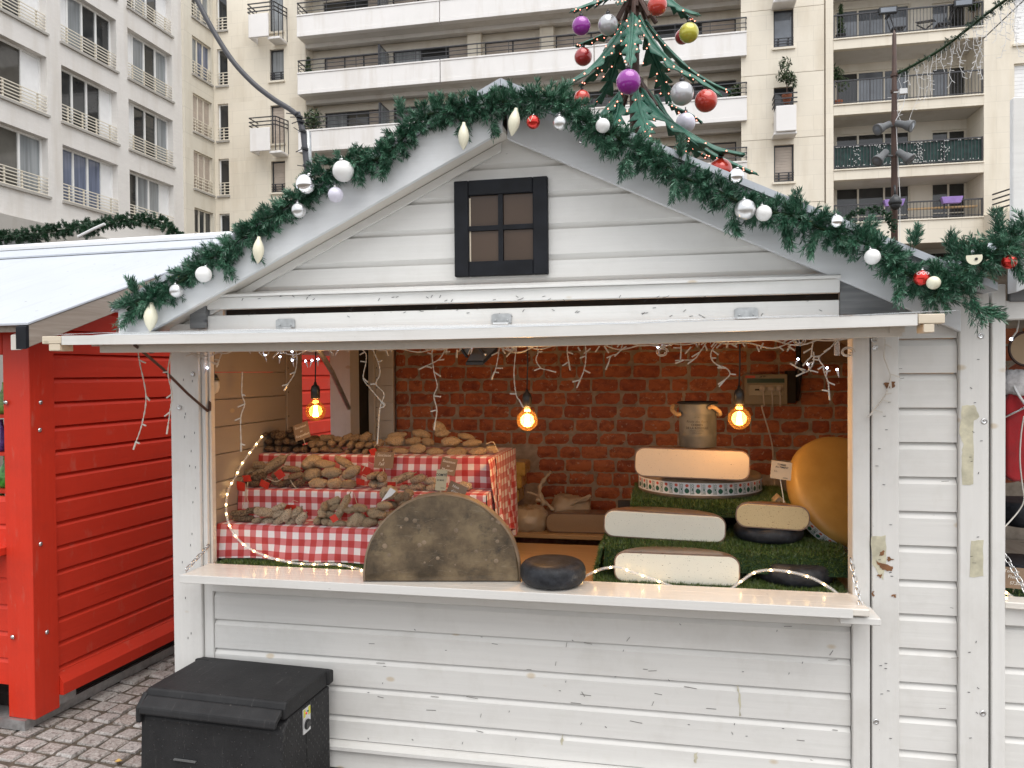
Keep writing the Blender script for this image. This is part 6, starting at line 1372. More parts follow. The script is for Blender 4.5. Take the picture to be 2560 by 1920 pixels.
# tags on strings
def redtag(u, v, w, h, ang, y, label):
    p = P(u, v, y); k = PXM(u, y); W, Hh = w*k/2, h*k/2; m = MB(); c, s = math.cos(ang), math.sin(ang)
    pts = [(a*c-b_*s, a*s+b_*c) for a, b_ in ((-W,-Hh),(W,-Hh),(W,Hh),(-W,Hh))]; m.prism(pts, lambda a, b_, d_: (p[0]+a, p[1]+d_-b_*.3, p[2]+b_), 0, .0015)
    o = one('paper_tag', m, MAT['redtag'], label, 'tag', 'red paper tags among the sausages'); m = MB(); q = Vector(p)-o.location
    m.tube([q+Vector((0,0,Hh)), q+Vector((.01,.01,Hh+.02)), q+Vector((.03,.02,Hh+.01))], .0012, 4); build('string', m, MAT['string'], o, local=True)
for a in ((699,1186,22,20,.6,.31,'square red tag among the long sausages of the middle step'), (661,1211,22,18,-.5,.30,'red tag at the front left edge of the middle step'), (602,1216,20,22,-.2,.29,'red tag hanging at the left end of the middle step'), (617,1196,20,15,.1,.30,'red tag above the hanging one at the left end of the middle step'),
          (913,1179,24,26,-.3,.33,'red tag right of the large grey sausages on the middle step'), (901,1205,20,15,-.2,.295,'bright red tag on the front sausages at the middle of the middle step'), (835,1296,18,16,.5,.10,'crumpled red tag leaning on the grey heap of the lowest step'), (979,1209,20,8,0,.32,'red tag beside the string right of the small pale sausages'),
          (726,1268,30,12,.0,.20,'dark red tag behind the left heap of the lowest step'), (934,1132,18,20,.3,.52,'red tag behind the garlic sausage card')): redtag(*a)
p = Vector(P(986,1236,.13)); k = PXM(986,.13); m = MB(); m.prism([(-20*k,-18*k),(4*k,16*k),(18*k,8*k),(6*k,-4*k)], lambda a, b_, d_: (p.x+a-14*k, p.y+d_, p.z+b_), 0, .0015); one('paper_tag', m, MAT['label_white'], 'white paper label sticking out from the thick sausages', 'tag')

# ------------------------------------------------------------------ cards
def card(u, v, w, h, ang, y, m, lines, label, lean=.25, ink='chalk', shear=.25, stick=None):
    p = Vector(P(u, v, y)); k = PXM(u, y); W, Hh = w*k/2, h*k/2; t = thing('price_card', (p.x, p.y, p.z-Hh), label, 'price card', 'price cards'); c, s = math.cos(ang), math.sin(ang)
    mp = lambda a, b_, d_: (p.x+a*c-b_*s, p.y+d_+(a*s+b_*c)*lean, p.z+a*s+b_*c)
    mb = MB(); mb.prism([(-W,-Hh),(W,-Hh),(W,Hh),(-W,Hh)], mp, 0, .002); build('card', mb, MAT[m], t)
    for body, cx_, cy_, size, bold, al in lines:
        vs, fs = text_cached(body, 1.0, bold, shear if not bold else 0.0, al); mb = MB(); S = size*Hh*2
        mb.add([mp(cx_*W+x*S, cy_*Hh+z_*S, -.0008) for x, z_ in vs], fs); build('lettering', mb, MAT[ink], t, recalc=False)
    if stick: mb = MB(); mb.tube([mp(0,-Hh,.003), (p.x+stick[0], p.y+stick[1], p.z-Hh-stick[2])], .0022, 5); build('stick', mb, MAT['raw_end'], t)
    return t
card(754,1078,38,38,.33,.50,'kraft',[('Saucisson',-.05,.55,.20,False,'CENTER'),('au',-.05,.05,.18,False,'CENTER'),('Roquefort',.0,-.5,.22,False,'CENTER')],'tilted brown card above the dark sausages on the top step', stick=(.01,.02,.03))
card(960,1150,48,38,-.03,.46,'kraft',[('Saucisson',-.05,.58,.24,False,'CENTER'),('\u00e0',-.1,.05,.26,False,'CENTER'),("l'ail",-.25,-.5,.28,False,'CENTER')],'brown card for garlic sausage standing in front of the top step', stick=(.0,.0,.06))
card(1121,1166,40,40,-.17,.42,'kraft',[('Saucisson',-.05,.55,.21,False,'CENTER'),('au',-.05,.08,.19,False,'CENTER'),('Munster',-.05,-.42,.22,False,'CENTER')],'brown card behind the small olive card above the half wheel', stick=(0,.0,.05))
card(1103,1200,27,49,-.03,-.035,'card_olive',[('COMT\u00c9',-.05,.48,.17,True,'CENTER'),('24 MOIS',-.1,-.02,.10,True,'CENTER'),('24,50/kg',.4,-.75,.06,True,'CENTER')],'narrow olive card printed in black standing on the half wheel', ink='ink', stick=(.0,.005,.03))
card(1142,1226,48,32,-.36,.03,'kraft',[('Noix',-.25,.42,.28,False,'CENTER'),("d'\u00e9paule",.05,-.3,.28,False,'CENTER')],'brown card tilted to the right behind the half wheel rim', stick=(-.01,.01,.03))
card(1953,1176,52,46,-.12,.21,'kraft_pale',[('TOMME',0,.62,.14,True,'CENTER'),('AU PIMENT',.05,.34,.14,True,'CENTER'),('lait cru',-.7,-.08,.055,True,'LEFT'),('de vache',-.7,-.2,.055,True,'LEFT'),('26,90/kg',.45,-.8,.075,True,'CENTER')],'pale card on a stick above the spiced half cheese', ink='ink', stick=(.012,.01,.10))
card(2535,1445,62,56,-.06,.12,'kraft',[('Tomme',-.2,.62,.22,False,'CENTER'),('Fleurs',.0,.1,.24,False,'CENTER'),('57,20/Kg',.25,-.5,.2,False,'CENTER')],'brown card with white writing in the neighbouring stall', stick=(0,.01,.02))

# ------------------------------------------------------------------ cheeses
def half_cheese(name, xc, y, z, R, h, mface, mrind, label, yaw=0.0, tilt=0.0, n=28, bulge=.042, group='cut half cheeses'):
    """half wheel, cut face towards the customer"""
    t = thing(name, (xc, y, z), label, 'cheese', group, rot=(0, tilt, yaw)); prof = []; rc = min(bulge, h*.42)
    for a in np.linspace(-90, 0, 6): prof.append((R-rc+rc*math.cos(math.radians(a)), rc+rc*math.sin(math.radians(a))))
    for a in np.linspace(0, 90, 6): prof.append((R-rc+rc*math.cos(math.radians(a)), h-rc+rc*math.sin(math.radians(a))))
    prof = [(0.0, 0.0)]+prof+[(0.0, h)]; vs = []; fs = []; m = len(prof); rr = random.Random(int(xc*997))
    for i in range(n+1):
        a = math.pi*i/n
        for r, zz in prof: w = 1+.008*mnoise.noise((math.cos(a)*3+xc*9, math.sin(a)*3, zz*9)); vs.append((r*math.cos(a)*w, r*math.sin(a)*.62, zz))
    for i in range(n):
        for j in range(m-1): fs.append((i*m+j, (i+1)*m+j, (i+1)*m+j+1, i*m+j+1))
    mb = MB(); mb.add(vs, fs); build('rind', mb, MAT[mrind], t, True, local=True)
    out = [(r*1.0, zz) for r, zz in prof[1:-1]]+[(-r, zz) for r, zz in prof[1:-1]][::-1]
    mb = MB(); mb.prism(out, lambda a, b_, d_: (a, d_, b_), -.0012, .004); build('rind_edge', mb, MAT[mrind], t, local=True)
    mb = MB(); mb.prism([(a-math.copysign(.0045,a), h*.5+(b_-h*.5)*(1-.009/h)) for a, b_ in out], lambda a, b_, d_: (a, d_, b_), -.0042, .002); build('cut_face', mb, MAT[mface], t, local=True, bevel=.0015)
    return t
half_cheese('half_cheese', .016, .05, .872, .253, .128, 'ch_white', 'ch_rind', 'white peppered half cheese lowest on the counter behind the rope light')
half_cheese('half_cheese', -.036, .25, 1.012, .262, .120, 'ch_white', 'ch_rind', 'white peppered half cheese on the middle grass step', tilt=.03)
half_cheese('half_cheese', .088, .45, 1.256, .258, .136, 'ch_cream', 'ch_rind', 'cream peppered half cheese under the zinc bucket', tilt=.025)
half_cheese('half_cheese', -.46, 1.42, .785, .285, .115, 'ch_tan', 'ch_rind', 'tan half cheese in film on the back shelf', yaw=.05)
half_cheese('half_cheese', .415, .235, 1.078, .150, .105, 'ch_spice', 'ch_rind', 'spiced yellow half cheese on top of a black wheel', tilt=.04, bulge=.045)
def wheel(name, c, R, h, m, label, rc=.03, ax=(0,0,1), group=None, dome=.0):
    t = thing(name, c, label, 'cheese', group); prof = [(0.001, 0)]
    for a in np.linspace(-90, 0, 6): prof.append((R-rc+rc*math.cos(math.radians(a)), rc+rc*math.sin(math.radians(a))))
    for a in np.linspace(0, 90, 6): prof.append((R-rc+rc*math.cos(math.radians(a)), h-rc+rc*math.sin(math.radians(a))))
    for k in range(1, 6): q = 1-k/6; prof.append(((R-rc)*q, h+dome*(1-q*q)))
    prof.append((.001, h+dome)); mb = MB(); mb.lathe(prof, (0,0,0), ax, 44, cap=False)
    mb.v = [tuple(Vector(v)*(1+.006*mnoise.noise(Vector(v)*7+Vector((c[0]*9,0,0))))) for v in mb.v]; build('rind', mb, MAT[m], t, True, local=True); return t
GK = 'black waxed cheese wheels'
wheel('round_cheese', (-.478,-.065,.886), .134, .096, 'wax', 'black waxed cheese wheel on the counter right of the half wheel', .04, group=GK, dome=.004)
wheel('round_cheese', (.415,.36,1.012), .148, .066, 'wax', 'flat black waxed wheel under the spiced half cheese', .03, group=GK)
wheel('round_cheese', (.50,.20,.872), .155, .088, 'wax', 'black waxed wheel in the shade behind the rope light', .04, group=GK)
wheel('round_cheese', (1.46,.40,1.10), .15, .10, 'wax', 'upper black wheel inside the neighbouring stall', .04, group=GK); wheel('round_cheese', (1.42,.34,.872), .16, .09, 'wax', 'lower black wheel inside the neighbouring stall', .04, group=GK)
# standing half wheel on the counter
xh, yh, zh, Rh = -.945, -.125, .886, .328
hw = thing('half_round_cheese', (xh, yh+.055, zh), 'big grey brown half wheel of aged cheese standing on the counter', 'cheese', rot=(0,0,math.radians(10)))
pts = [(Rh*math.cos(a), .030+Rh*math.sin(a)) for a in np.linspace(0, math.pi, 49)]; pts = [(Rh*.995, .0)]+pts+[(-Rh*.995, .0)]
mh = lambda a, b_, d_: (a+.004*mnoise.noise((a*9,b_*9,1)), -.05+d_+.16*b_*.35+.003*mnoise.noise((a*14,b_*14,3)), b_)
mb = MB(); mb.prism([(a*.978, b_*.985+.002) for a, b_ in pts], mh, -.004, .065); build('flat_face', mb, MAT['halfwheel'], hw, local=True, bevel=.004)
mb = MB(); n = len(pts); inn = [(a*.978, b_*.985+.002) for a, b_ in pts]
mb.add([mh(a*1.004,b_*1.003,.001) for a, b_ in pts]+[mh(a*1.004,b_*1.003,.075) for a, b_ in pts]+[mh(a,b_,-.002) for a, b_ in inn], [(i, i+1, n+i+1, n+i) for i in range(n-1)]+[(i+1, i, 2*n+i, 2*n+i+1) for i in range(n-1)]); build('rind', mb, MAT['comte_rind'], hw, True, local=True)
mb = MB(); rr = random.Random(5)
for _ in range(26): a = rr.uniform(-.25,.25); b_ = rr.uniform(.04,.27); s = rr.uniform(.004,.012); mb.lathe([(s,0),(s*.5,.0012)], mh(a,b_,-.0045), (0,-1,0), 7)
o = build('pits', mb, MAT['comte_rind'], hw, local=True); tag(o, kind='stuff')
mb = MB(); 
for _ in range(34): a = rr.uniform(-.27,.27); b_ = rr.uniform(.03,.25); L = rr.uniform(.008,.045); an = rr.uniform(-.6,.9); mb.bar(mh(a,b_,-.0048), mh(a+L*math.cos(an),b_+L*math.sin(an),-.0048), .0011, .0008)
o = build('scratches', mb, MAT['comte_rind'], hw, local=True); tag(o, kind='stuff')
# bands with printed marks
def band_marks(par, mp, n, w, h, tag_local=True):
    """mp(s, t, d): along the band, across it, lifted by d; one mark = word, bell leaf, red dot"""
    vs, fs = text_cached('COMT\u00c9', 1.0, True, 0.0, 'CENTER'); g = MB(); r = MB(); k = MB()
    wid = max(v[0] for v in vs)-min(v[0] for v in vs); S = h*.86/wid
    for i in range(n):
        s0 = (i+.5)*w
        k.add([mp(s0-w*.28+y*S*1.15, -x*S, .0010) for x, y in vs], fs)
        lf = [(.0,-.36),(.13,-.30),(.23,-.12),(.20,.08),(.06,.24),(-.04,.26),(-.16,.12),(-.2,-.1),(-.12,-.28)]; g.add([mp(s0+w*.20+a*w*1.05, b_*h*.75-h*.12, .0010) for a, b_ in lf], [tuple(range(len(lf)))])
        vn = [(-.03,-.34),(.02,-.34),(.05,.18),(.02,.2)]; 
        r.add([mp(s0+w*.22+.155*w*math.cos(a), h*.29+.13*h*1.0*math.sin(a)*w/h*1.1, .0010) for a in np.linspace(0, 2*math.pi, 13)[:-1]], [tuple(range(12))])
        k.add([mp(s0-w*.47, -h*.46, .0010), mp(s0-w*.44, -h*.46, .0010), mp(s0-w*.44, h*.46, .0010), mp(s0-w*.47, h*.46, .0010)], [(0,1,2,3)])
    for nm, mb, m in (('band_lettering', k, 'label_green'), ('band_leaves', g, 'label_green'), ('band_dots', r, 'label_red')): tag(build(nm, mb, MAT[m], par, local=True, recalc=False), kind='stuff')
Rc = .303; cw = wheel('round_cheese', (.135,.805,1.148), Rc, .098, 'comte_rind', 'whole brown wheel with a printed green and red band under the cream half cheese', .02)
def cyl(R, z0): return lambda s, t_, d_: ((R+.0015+d_)*math.sin((s-R*1.35)/R), -(R+.0015+d_)*math.cos((s-R*1.35)/R), z0+t_)
mb = MB(); mc = cyl(Rc, .051); q = 60; L = Rc*2.7
mb.add([mc(L*i/q, z_, 0) for i in range(q+1) for z_ in (-.029, .029)], [(2*i, 2*i+2, 2*i+3, 2*i+1) for i in range(q)]); bd = build('paper_band', mb, MAT['label_white'], cw, True, local=True)
band_marks(bd, mc, 16, L/16, .054)
# golden leaning wheel
gn = Vector((.35, -.76, .55)).normalized(); gc = Vector((.79, .47, 1.225)); gR, gh = .275, .105
gw = thing('round_cheese', tuple(gc), 'huge golden cheese wheel leaning at the right end behind the door jamb', 'cheese')
prof = [(.001, -gh)]+[(gR-.03+.03*math.cos(math.radians(a)), -gh+.03+.03*math.sin(math.radians(a))) for a in (-90,-60,-30,0)]+[(gR+.004, -gh*.5)]+[(gR-.035+.035*math.cos(math.radians(a)), -.035+.035*math.sin(math.radians(a))) for a in (0,20,40,60,80)]+[(gR*q, .022*(1-q*q)) for q in (.8,.6,.4,.2)]+[(.001,.022)]
mb = MB(); mb.lathe(prof, (0,0,0), gn, 64, cap=False); build('rind', mb, MAT['gold'], gw, True, local=True)
gu = gn.orthogonal().normalized(); dwn = Vector((0,0,-1)); dwn = (dwn-gn*dwn.dot(gn)).normalized(); lft = gn.cross(dwn)
if lft.x > 0: lft = -lft
def gm(s, t_, d_): a = math.radians(16)+(s)/gR; v = lft*math.cos(a)+dwn*math.sin(a); return tuple(v*(gR+.006+d_)+gn*(-gh*.55+t_))
mb = MB(); L = gR*1.3; mb.add([gm(L*i/30, z_, 0) for i in range(31) for z_ in (-.027, .027)], [(2*i, 2*i+2, 2*i+3, 2*i+1) for i in range(30)]); bd = build('paper_band', mb, MAT['label_white'], gw, True, local=True); band_marks(bd, gm, 8, L/8, .05)
# turf mats
def turf(name, spec, label, seed, dens=60000):
    """spec: list of (x0, x1, profile[(y, z)...]) sheets set with blades"""
    t = thing(name, (spec[0][0], spec[0][2][0][0], spec[0][2][0][1]), label, 'grass mat', 'artificial grass mats'); rg = np.random.default_rng(seed); mb = MB(); Q = []; TT = []
    for x0, x1, pr in spec:
        for (ya, za), (yb_, zb_) in zip(pr, pr[1:]):
            mb.hexa([(x0,ya,za-.006),(x1,ya,za-.006),(x1,yb_,zb_-.006),(x0,yb_,zb_-.006),(x0,ya,za),(x1,ya,za),(x1,yb_,zb_),(x0,yb_,zb_)])
            L = math.hypot(yb_-ya, zb_-za); n = int(dens*L*(x1-x0)); s = rg.random((n, 2)); b0 = np.stack([x0+(x1-x0)*s[:,0], ya+(yb_-ya)*s[:,1], za+(zb_-za)*s[:,1]], 1)
            nrm = np.array([0, -(zb_-za), yb_-ya])/L; nrm = nrm if nrm[2] > 0 or (nrm[2] == 0 and nrm[1] < 0) else -nrm
            if abs(nrm[2]) < .3: nrm = np.array([0,-1,0.0])
            d_ = nrm+rg.normal(0, .45, (n, 3)); d_ /= np.linalg.norm(d_, axis=1)[:, None]; ln = rg.uniform(.010, .021, n); sd = np.cross(d_, rg.normal(0, 1, (n, 3))); sd /= np.linalg.norm(sd, axis=1)[:, None]
            Q.append(np.stack([b0-sd*.0014, b0+sd*.0014, b0+d_*ln[:, None]], 1).reshape(-1, 3)); TT.append(np.repeat(rg.random(n), 3))
    build('backing', mb, MAT['turf_back'], t); q = np.concatenate(Q)-np.array(t.location); tn = np.concatenate(TT); n = len(q)//3
    me = bpy.data.meshes.new('grass_blades'); me.vertices.add(len(q)); me.vertices.foreach_set('co', q.astype(np.float32).ravel()); me.loops.add(n*3); me.loops.foreach_set('vertex_index', np.arange(n*3, dtype=np.int32)); me.polygons.add(n); me.polygons.foreach_set('loop_start', np.arange(0, n*3, 3, dtype=np.int32)); me.update(calc_edges=True)
    at = me.color_attributes.new('tint', 'FLOAT_COLOR', 'POINT'); a4 = np.ones((len(q), 4), np.float32); a4[:, :3] = tn[:, None]; at.data.foreach_set('color', a4.ravel()); o = link('grass_blades', me, MAT['turf'], t); tag(o, kind='stuff'); return t
turf('grass_mat', [(-2.06, -.70, [(.008,.876),(.115,.876)])], 'strip of artificial grass on the counter under the gingham cloth', 1)
turf('grass_mat', [(-.325, .675, [(.008,.874),(.40,.874)])], 'artificial grass lying on the counter under the lowest half cheese', 2)
turf('grass_mat', [(-.285, .70, [(.098,.925),(.115,.955),(.15,.988),(.24,1.006),(.62,1.008)]), ], 'sagging artificial grass step under the middle half cheese and gold wheel', 3)
turf('grass_mat', [(-.19, .55, [(.405,1.095),(.43,1.125),(.48,1.143),(.55,1.146),(1.0,1.146)])], 'highest artificial grass mat under the banded cheese wheel', 4)
vs = []; t5 = thing('grass_mat', (-.29,.2,.88), 'flap of artificial grass hanging at the left end of the grass step', 'grass mat', 'artificial grass mats')
rg = np.random.default_rng(8); n = 5200; s = rg.random((n,2)); b0 = np.stack([-.293-.03*(1-s[:,1])+rg.normal(0,.004,n), .10+.36*s[:,0], .875+.128*s[:,1]], 1); d_ = np.array([-.75,-.45,.1])+rg.normal(0,.4,(n,3)); d_ /= np.linalg.norm(d_,axis=1)[:,None]; sd = np.cross(d_, rg.normal(0,1,(n,3))); sd /= np.linalg.norm(sd,axis=1)[:,None]; qd = np.stack([b0-sd*.0012,b0+sd*.0012,b0+d_*rg.uniform(.009,.018,n)[:,None]],1).reshape(-1,3)
o = tinted('grass_blades', ([tuple(v) for v in qd], [(3*i,3*i+1,3*i+2) for i in range(n)], list(np.repeat(rg.random(n),3))), MAT['turf'], t5); tag(o, kind='stuff')
m = MB(); m.hexa([(-.322,.10,.872),(-.318,.10,.872),(-.318,.46,.872),(-.322,.46,.872),(-.294,.10,1.0),(-.290,.10,1.0),(-.290,.46,1.0),(-.294,.46,1.0)]); build('backing', m, MAT['turf_back'], t5)
st = thing('display_shelf', (.2,.6,.86), 'dark wooden shelf frame carrying the grass steps and cheeses', 'shelf')
m = MB(); m.box(-.27, .72, .19, .62, .985, .997); build('lower_shelf', m, MAT['dark_void'], st); m = MB(); m.box(-.17, .55, .50, 1.10, 1.118, 1.137); build('upper_shelf', m, MAT['dark_void'], st)
for x, y, z in ((-.25,.25,.985),(-.25,.60,.985),(.69,.60,.985),(-.15,.66,1.118),(-.15,1.06,1.118),(.52,1.06,1.118)): m = MB(); m.box(x-.02, x+.02, y-.02, y+.02, .80, z); build('leg', m, MAT['dark_void'], st)
m = MB(); m.box(-.27, .95, .40, 1.1, .78, .85); build('base_board', m, MAT['dark_void'], st); m = MB(); m.box(-.26, .70, .64, .655, .86, 1.115); build('back_panel', m, MAT['dark_void'], st)
# counter inner board, table board, back shelf
ti = thing('serving_table', (-.6,.75,.06), 'pale wooden table inside the stall between the sausages and the cheeses', 'table')
m = MB(); m.box(-1.0, -.30, .02, 1.03, .775, .80); build('table_top', m, MAT['board'], ti, bevel=.003)
for x, y in ((-.97,.10),(-.33,.10),(-.97,.98),(-.33,.98)): m = MB(); m.box(x-.025,x+.025,y-.025,y+.025,.06,.774); build('leg', m, MAT['raw_wood'], ti)
bs = thing('back_shelf', (-.6,1.7,.06), 'narrow wooden shelf along the brick wall carrying wrapped cheese', 'shelf')
m = MB(); m.box(-1.3, .4, 1.36, 1.99, .755, .782); build('shelf_top', m, MAT['board'], bs, bevel=.003)
for x in (-1.27,.37):
    for y in (1.40,1.95): m = MB(); m.box(x-.025,x+.025,y-.025,y+.025,.06,.754); build('leg', m, MAT['raw_wood'], bs)
sx = thing('counter_ledge', (-.7,.25,.06), 'dark board under the display along the inside of the counter', 'board'); m = MB(); m.box(-2.09, -1.02, .08, .98, .80, .858); build('left_board', m, MAT['raw_wood'], sx); m = MB(); m.box(-.28, 1.0, .08, .39, .80, .858); build('right_board', m, MAT['raw_wood'], sx)
for x in (-2.0,-1.08,-.2,.9): m = MB(); m.box(x-.03,x+.03,.2,.26,.06,.80); build('leg', m, MAT['raw_wood'], sx)
def lump(c, sx_, sy, sz, seed, amp=.12, n=20, crink=.05):
    mb = MB(); mb.ball((0,0,0), 1, n, n//2+2); out = []
    for v in mb.v: q = Vector(v); k = 1+amp*mnoise.noise(q*1.3+Vector((seed,0,0)))+crink*mnoise.noise(q*6+Vector((seed,3,0))); z = max(-.75, min(.8, q.z*1.15)); out.append((c[0]+q.x*k*sx_, c[1]+q.y*k*sy, c[2]+z*k*sz))
    mb.v = out; return mb
p = P(1320,1297,1.5); one('wrapped_cheese', lump(p,.125,.12,.085,3), MAT['ch_yellow'], 'pale cheese chunk bundled in shiny crinkled film on the back shelf', 'cheese', smooth=True)
p2 = P(1320,1297,1.5); one('film_wrap', lump(p2,.132,.128,.093,3,.12,44,.11), MAT['wrap'], 'crinkled clear film around the chunk on the back shelf', 'film', smooth=True)
p = P(1422,1270,1.75); bg = thing('plastic_bag', (p[0],p[1],.785), 'knotted thin white plastic bag on the back shelf against the bricks', 'bag'); mb = lump((p[0],p[1],.872),.14,.12,.095,9,.3,44,.14); build('bag', mb, MAT['bag'], bg, True)
mb = MB(); mb.tube(smoothpath([P(1400,1278,1.65),P(1470,1240,1.66),P(1468,1248,1.66),P(1440,1255,1.66)],5), .009, 5); build('handle', mb, MAT['bag'], bg, True)
p = P(1345,1250,1.6); bg = thing('carrier_bag', (p[0],p[1],.87), 'twisted white bag handles rising from the wrapped cheese', 'bag')
for pts, r in ((((1362,1262),(1350,1235),(1352,1212),(1368,1190),(1378,1180)),[.020,.014,.012,.009,.014]), (((1350,1240),(1325,1232),(1318,1231)),[.008,.007,.010]), (((1340,1248),(1365,1258),(1385,1278)),[.014,.013,.010])):
    mb = MB(); q = smoothpath([P(u,v,1.6) for u,v in pts],4); mb.tube(q, [r[min(len(r)-1,int(i/4))]*(1+.3*math.sin(i*2.1)) for i in range(len(q))], 5); build('handle', mb, MAT['bag'], bg, True)
for i, (u, v, lab) in enumerate(((1288,1170,'topmost'),(1283,1202,'middle'),(1280,1238,'lowest'))):
    p = P(u, v, 1.72); m = MB(); m.box(p[0]-.10, p[0]+.075-.01*i, 1.66, 1.86, p[2]-.043, p[2]+.043); m.v = [(a+.006*mnoise.noise((a*20,c_*20,i)), b_, c_+.005*mnoise.noise((a*20,b_*20,i+3))) for a,b_,c_ in m.v]
    one('cheese_block', m, MAT['ch_yellow'], '%s yellow cheese block of the stack behind the gingham drape' % lab, 'cheese', 'yellow cheese blocks', bevel=.01)
m = MB(); p = P(1283,1275,1.72); m.box(p[0]-.10,p[0]+.06,1.66,1.86,.784,p[2]-.0); one('cheese_block', m, MAT['ch_yellow'], 'bottom yellow cheese block hidden behind the wrapped cheese', 'cheese', 'yellow cheese blocks', bevel=.01)
# zinc bucket
bc = Vector((.122,.565,1.394)); bk = thing('zinc_bucket', tuple(bc), 'small zinc bucket with rope handles and black lettering on the cream half cheese', 'bucket')
mb = MB(); mb.lathe([(.083,0),(.086,.004),(.086,.05),(.0885,.056),(.086,.062),(.087,.155),(.0895,.161),(.0875,.167),(.089,.205)], bc, n=36, cap=False); mb.lathe([(.001,.002),(.083,.002)], bc, n=36, cap=False); b_o = build('bucket_body', mb, MAT['zinc'], bk, True); b_o.data.materials[0] = plain('old_zinc', (0.105,0.107,0.105), .6, .1, .5, 9)
mb = MB(); q = [(bc.x+.090*math.cos(a), bc.y+.090*math.sin(a), bc.z+.207) for a in np.linspace(0,2*math.pi,37)]; mb.tube(q,.0055,8,False); build('rim', mb, MAT['black_paint'], bk, True)
for sx_, a0 in ((-1,math.radians(195)),(1,math.radians(318))):
    c = bc+Vector((.09*math.cos(a0), .09*math.sin(a0), .185)); d_ = Vector((math.cos(a0),math.sin(a0),0)); tn = Vector((-d_.y,d_.x,0)); mb = MB(); mb.tube(smoothpath([c-tn*.03, c-tn*.026+d_*.02+Vector((0,0,.006)), c+d_*.032-Vector((0,0,.012)), c+tn*.026+d_*.02-Vector((0,0,.03)), c+tn*.03-Vector((0,0,.03))],5), .010, 8); build('rope_handle', mb, MAT['rope'], bk, True)
def cylmap(c, R): return lambda x, z_: (c.x+R*math.sin(x/R+.02), c.y-R*math.cos(x/R+.02), c.z+z_)
cm = cylmap(bc, .0868); mb = MB()
for body, z_, s, bold, sh in (('DEPUIS',.142,.007,False,0),('Route des fleurs',.122,.0155,False,.4),('CHEMIN',.106,.0145,True,0),('DE LA ROSERAIE',.0915,.0145,True,0),('MAISON & JARDIN',.079,.0075,False,0),('ROSES & FLEURS',.069,.006,False,0)):
    vs, fs = text_cached(body, 1.0, bold, sh, 'CENTER'); mb.add([cm(x*s-.008, z_+y*s) for x, y in vs], fs)
build('lettering', mb, MAT['ink'], bk, recalc=False)
# little wooden house
hx = Vector(P(1948,1268,.50)); k = PXM(1948,.5); ho = thing('wooden_house', (hx.x,hx.y,hx.z-24*k), 'tiny plywood house with a round cut-out window behind the spiced cheese', 'ornament')
m = MB(); w_, h_ = 20*k, 18*k; m.prism([(-w_,-24*k),(w_,-24*k),(w_,h_*.35),(0,h_*1.5),(-w_,h_*.35)], lambda a,b_,d_: (hx.x+a,hx.y+d_,hx.z+b_), 0, .07); build('wall', m, MAT['kraft_pale'], ho)
for s in (-1,1): m = MB(); m.bar((hx.x+s*w_*1.25,hx.y+.035,hx.z+h_*.2),(hx.x,hx.y+.035,hx.z+h_*1.62),.09,.004,(0,0,1)); build('roof', m, MAT['ply'], ho)
m = MB(); m.lathe([(12*k,0),(12*k,.002)], (hx.x,hx.y-.001,hx.z-4*k), (0,-1,0), 20); wn_ = build('window', m, MAT['ink'], ho)
m = MB()
for q in (-.6,-.25,.2,.55): m.box(hx.x+q*12*k-.002,hx.x+q*12*k+.002,hx.y-.005,hx.y-.003,hx.z-12*k,hx.z+(2-6*abs(q))*k)
m.bar((hx.x-11*k,hx.y-.004,hx.z-10*k),(hx.x+11*k,hx.y-.004,hx.z-10*k),.002,.006); build('cutout', m, MAT['kraft_pale'], wn_)
# fuse box with plugs
e0 = P(1861,936,1.86); e1 = P(1969,1012,1.86); eb = thing('fuse_box', (e0[0],1.93,e1[2]), 'beige fuse box with three white plugs on the brick wall', 'fuse box')
X0, X1, Z0, Z1 = e0[0], e1[0], e1[2], e0[2]; Wd, Hd = X1-X0, Z1-Z0
m = MB(); m.box(X0,X1,1.86,2.0,Z0,Z1); build('housing', m, MAT['eb_box'], eb, bevel=.006)
m = MB(); m.box(X1+.002,X1+.05,1.87,2.0,Z0+.01,Z1+.02); build('dark_wedge', m, MAT['dark_void'], eb)  # dark slab along the right side of the housing
m = MB(); m.box(X0+.06*Wd,X1-.02,1.850,1.859,Z1-.28*Hd,Z1-.14*Hd); build('cover_strip', m, MAT['eb_green'], eb)
m = MB(); m.box(X0+.10*Wd,X1-.10*Wd,1.852,1.859,Z0+.30*Hd,Z1-.34*Hd); build('panel', m, plain('grey_socket_panel',(0.42,0.39,0.30),.5), eb, bevel=.003)
m = MB(); m.box(X0+.02*Wd,X0+.25*Wd,1.857,1.8595,Z1-.12*Hd,Z1-.04*Hd); build('warning_label', m, MAT['label_red'], eb)
m = MB(); m.box(X0+.24*Wd,X0+.38*Wd,1.849,1.8515,Z0+.47*Hd,Z0+.52*Hd); build('switch', m, MAT['ink'], eb)
vs, fs = text_cached('24 W', 1.0, True, .2, 'CENTER'); m = MB(); m.add([(X0+.42*Wd+x*.016,1.8585,Z1-.08*Hd+y*.016) for x,y in vs], fs); build('handwriting', m, MAT['ink'], eb, recalc=False)
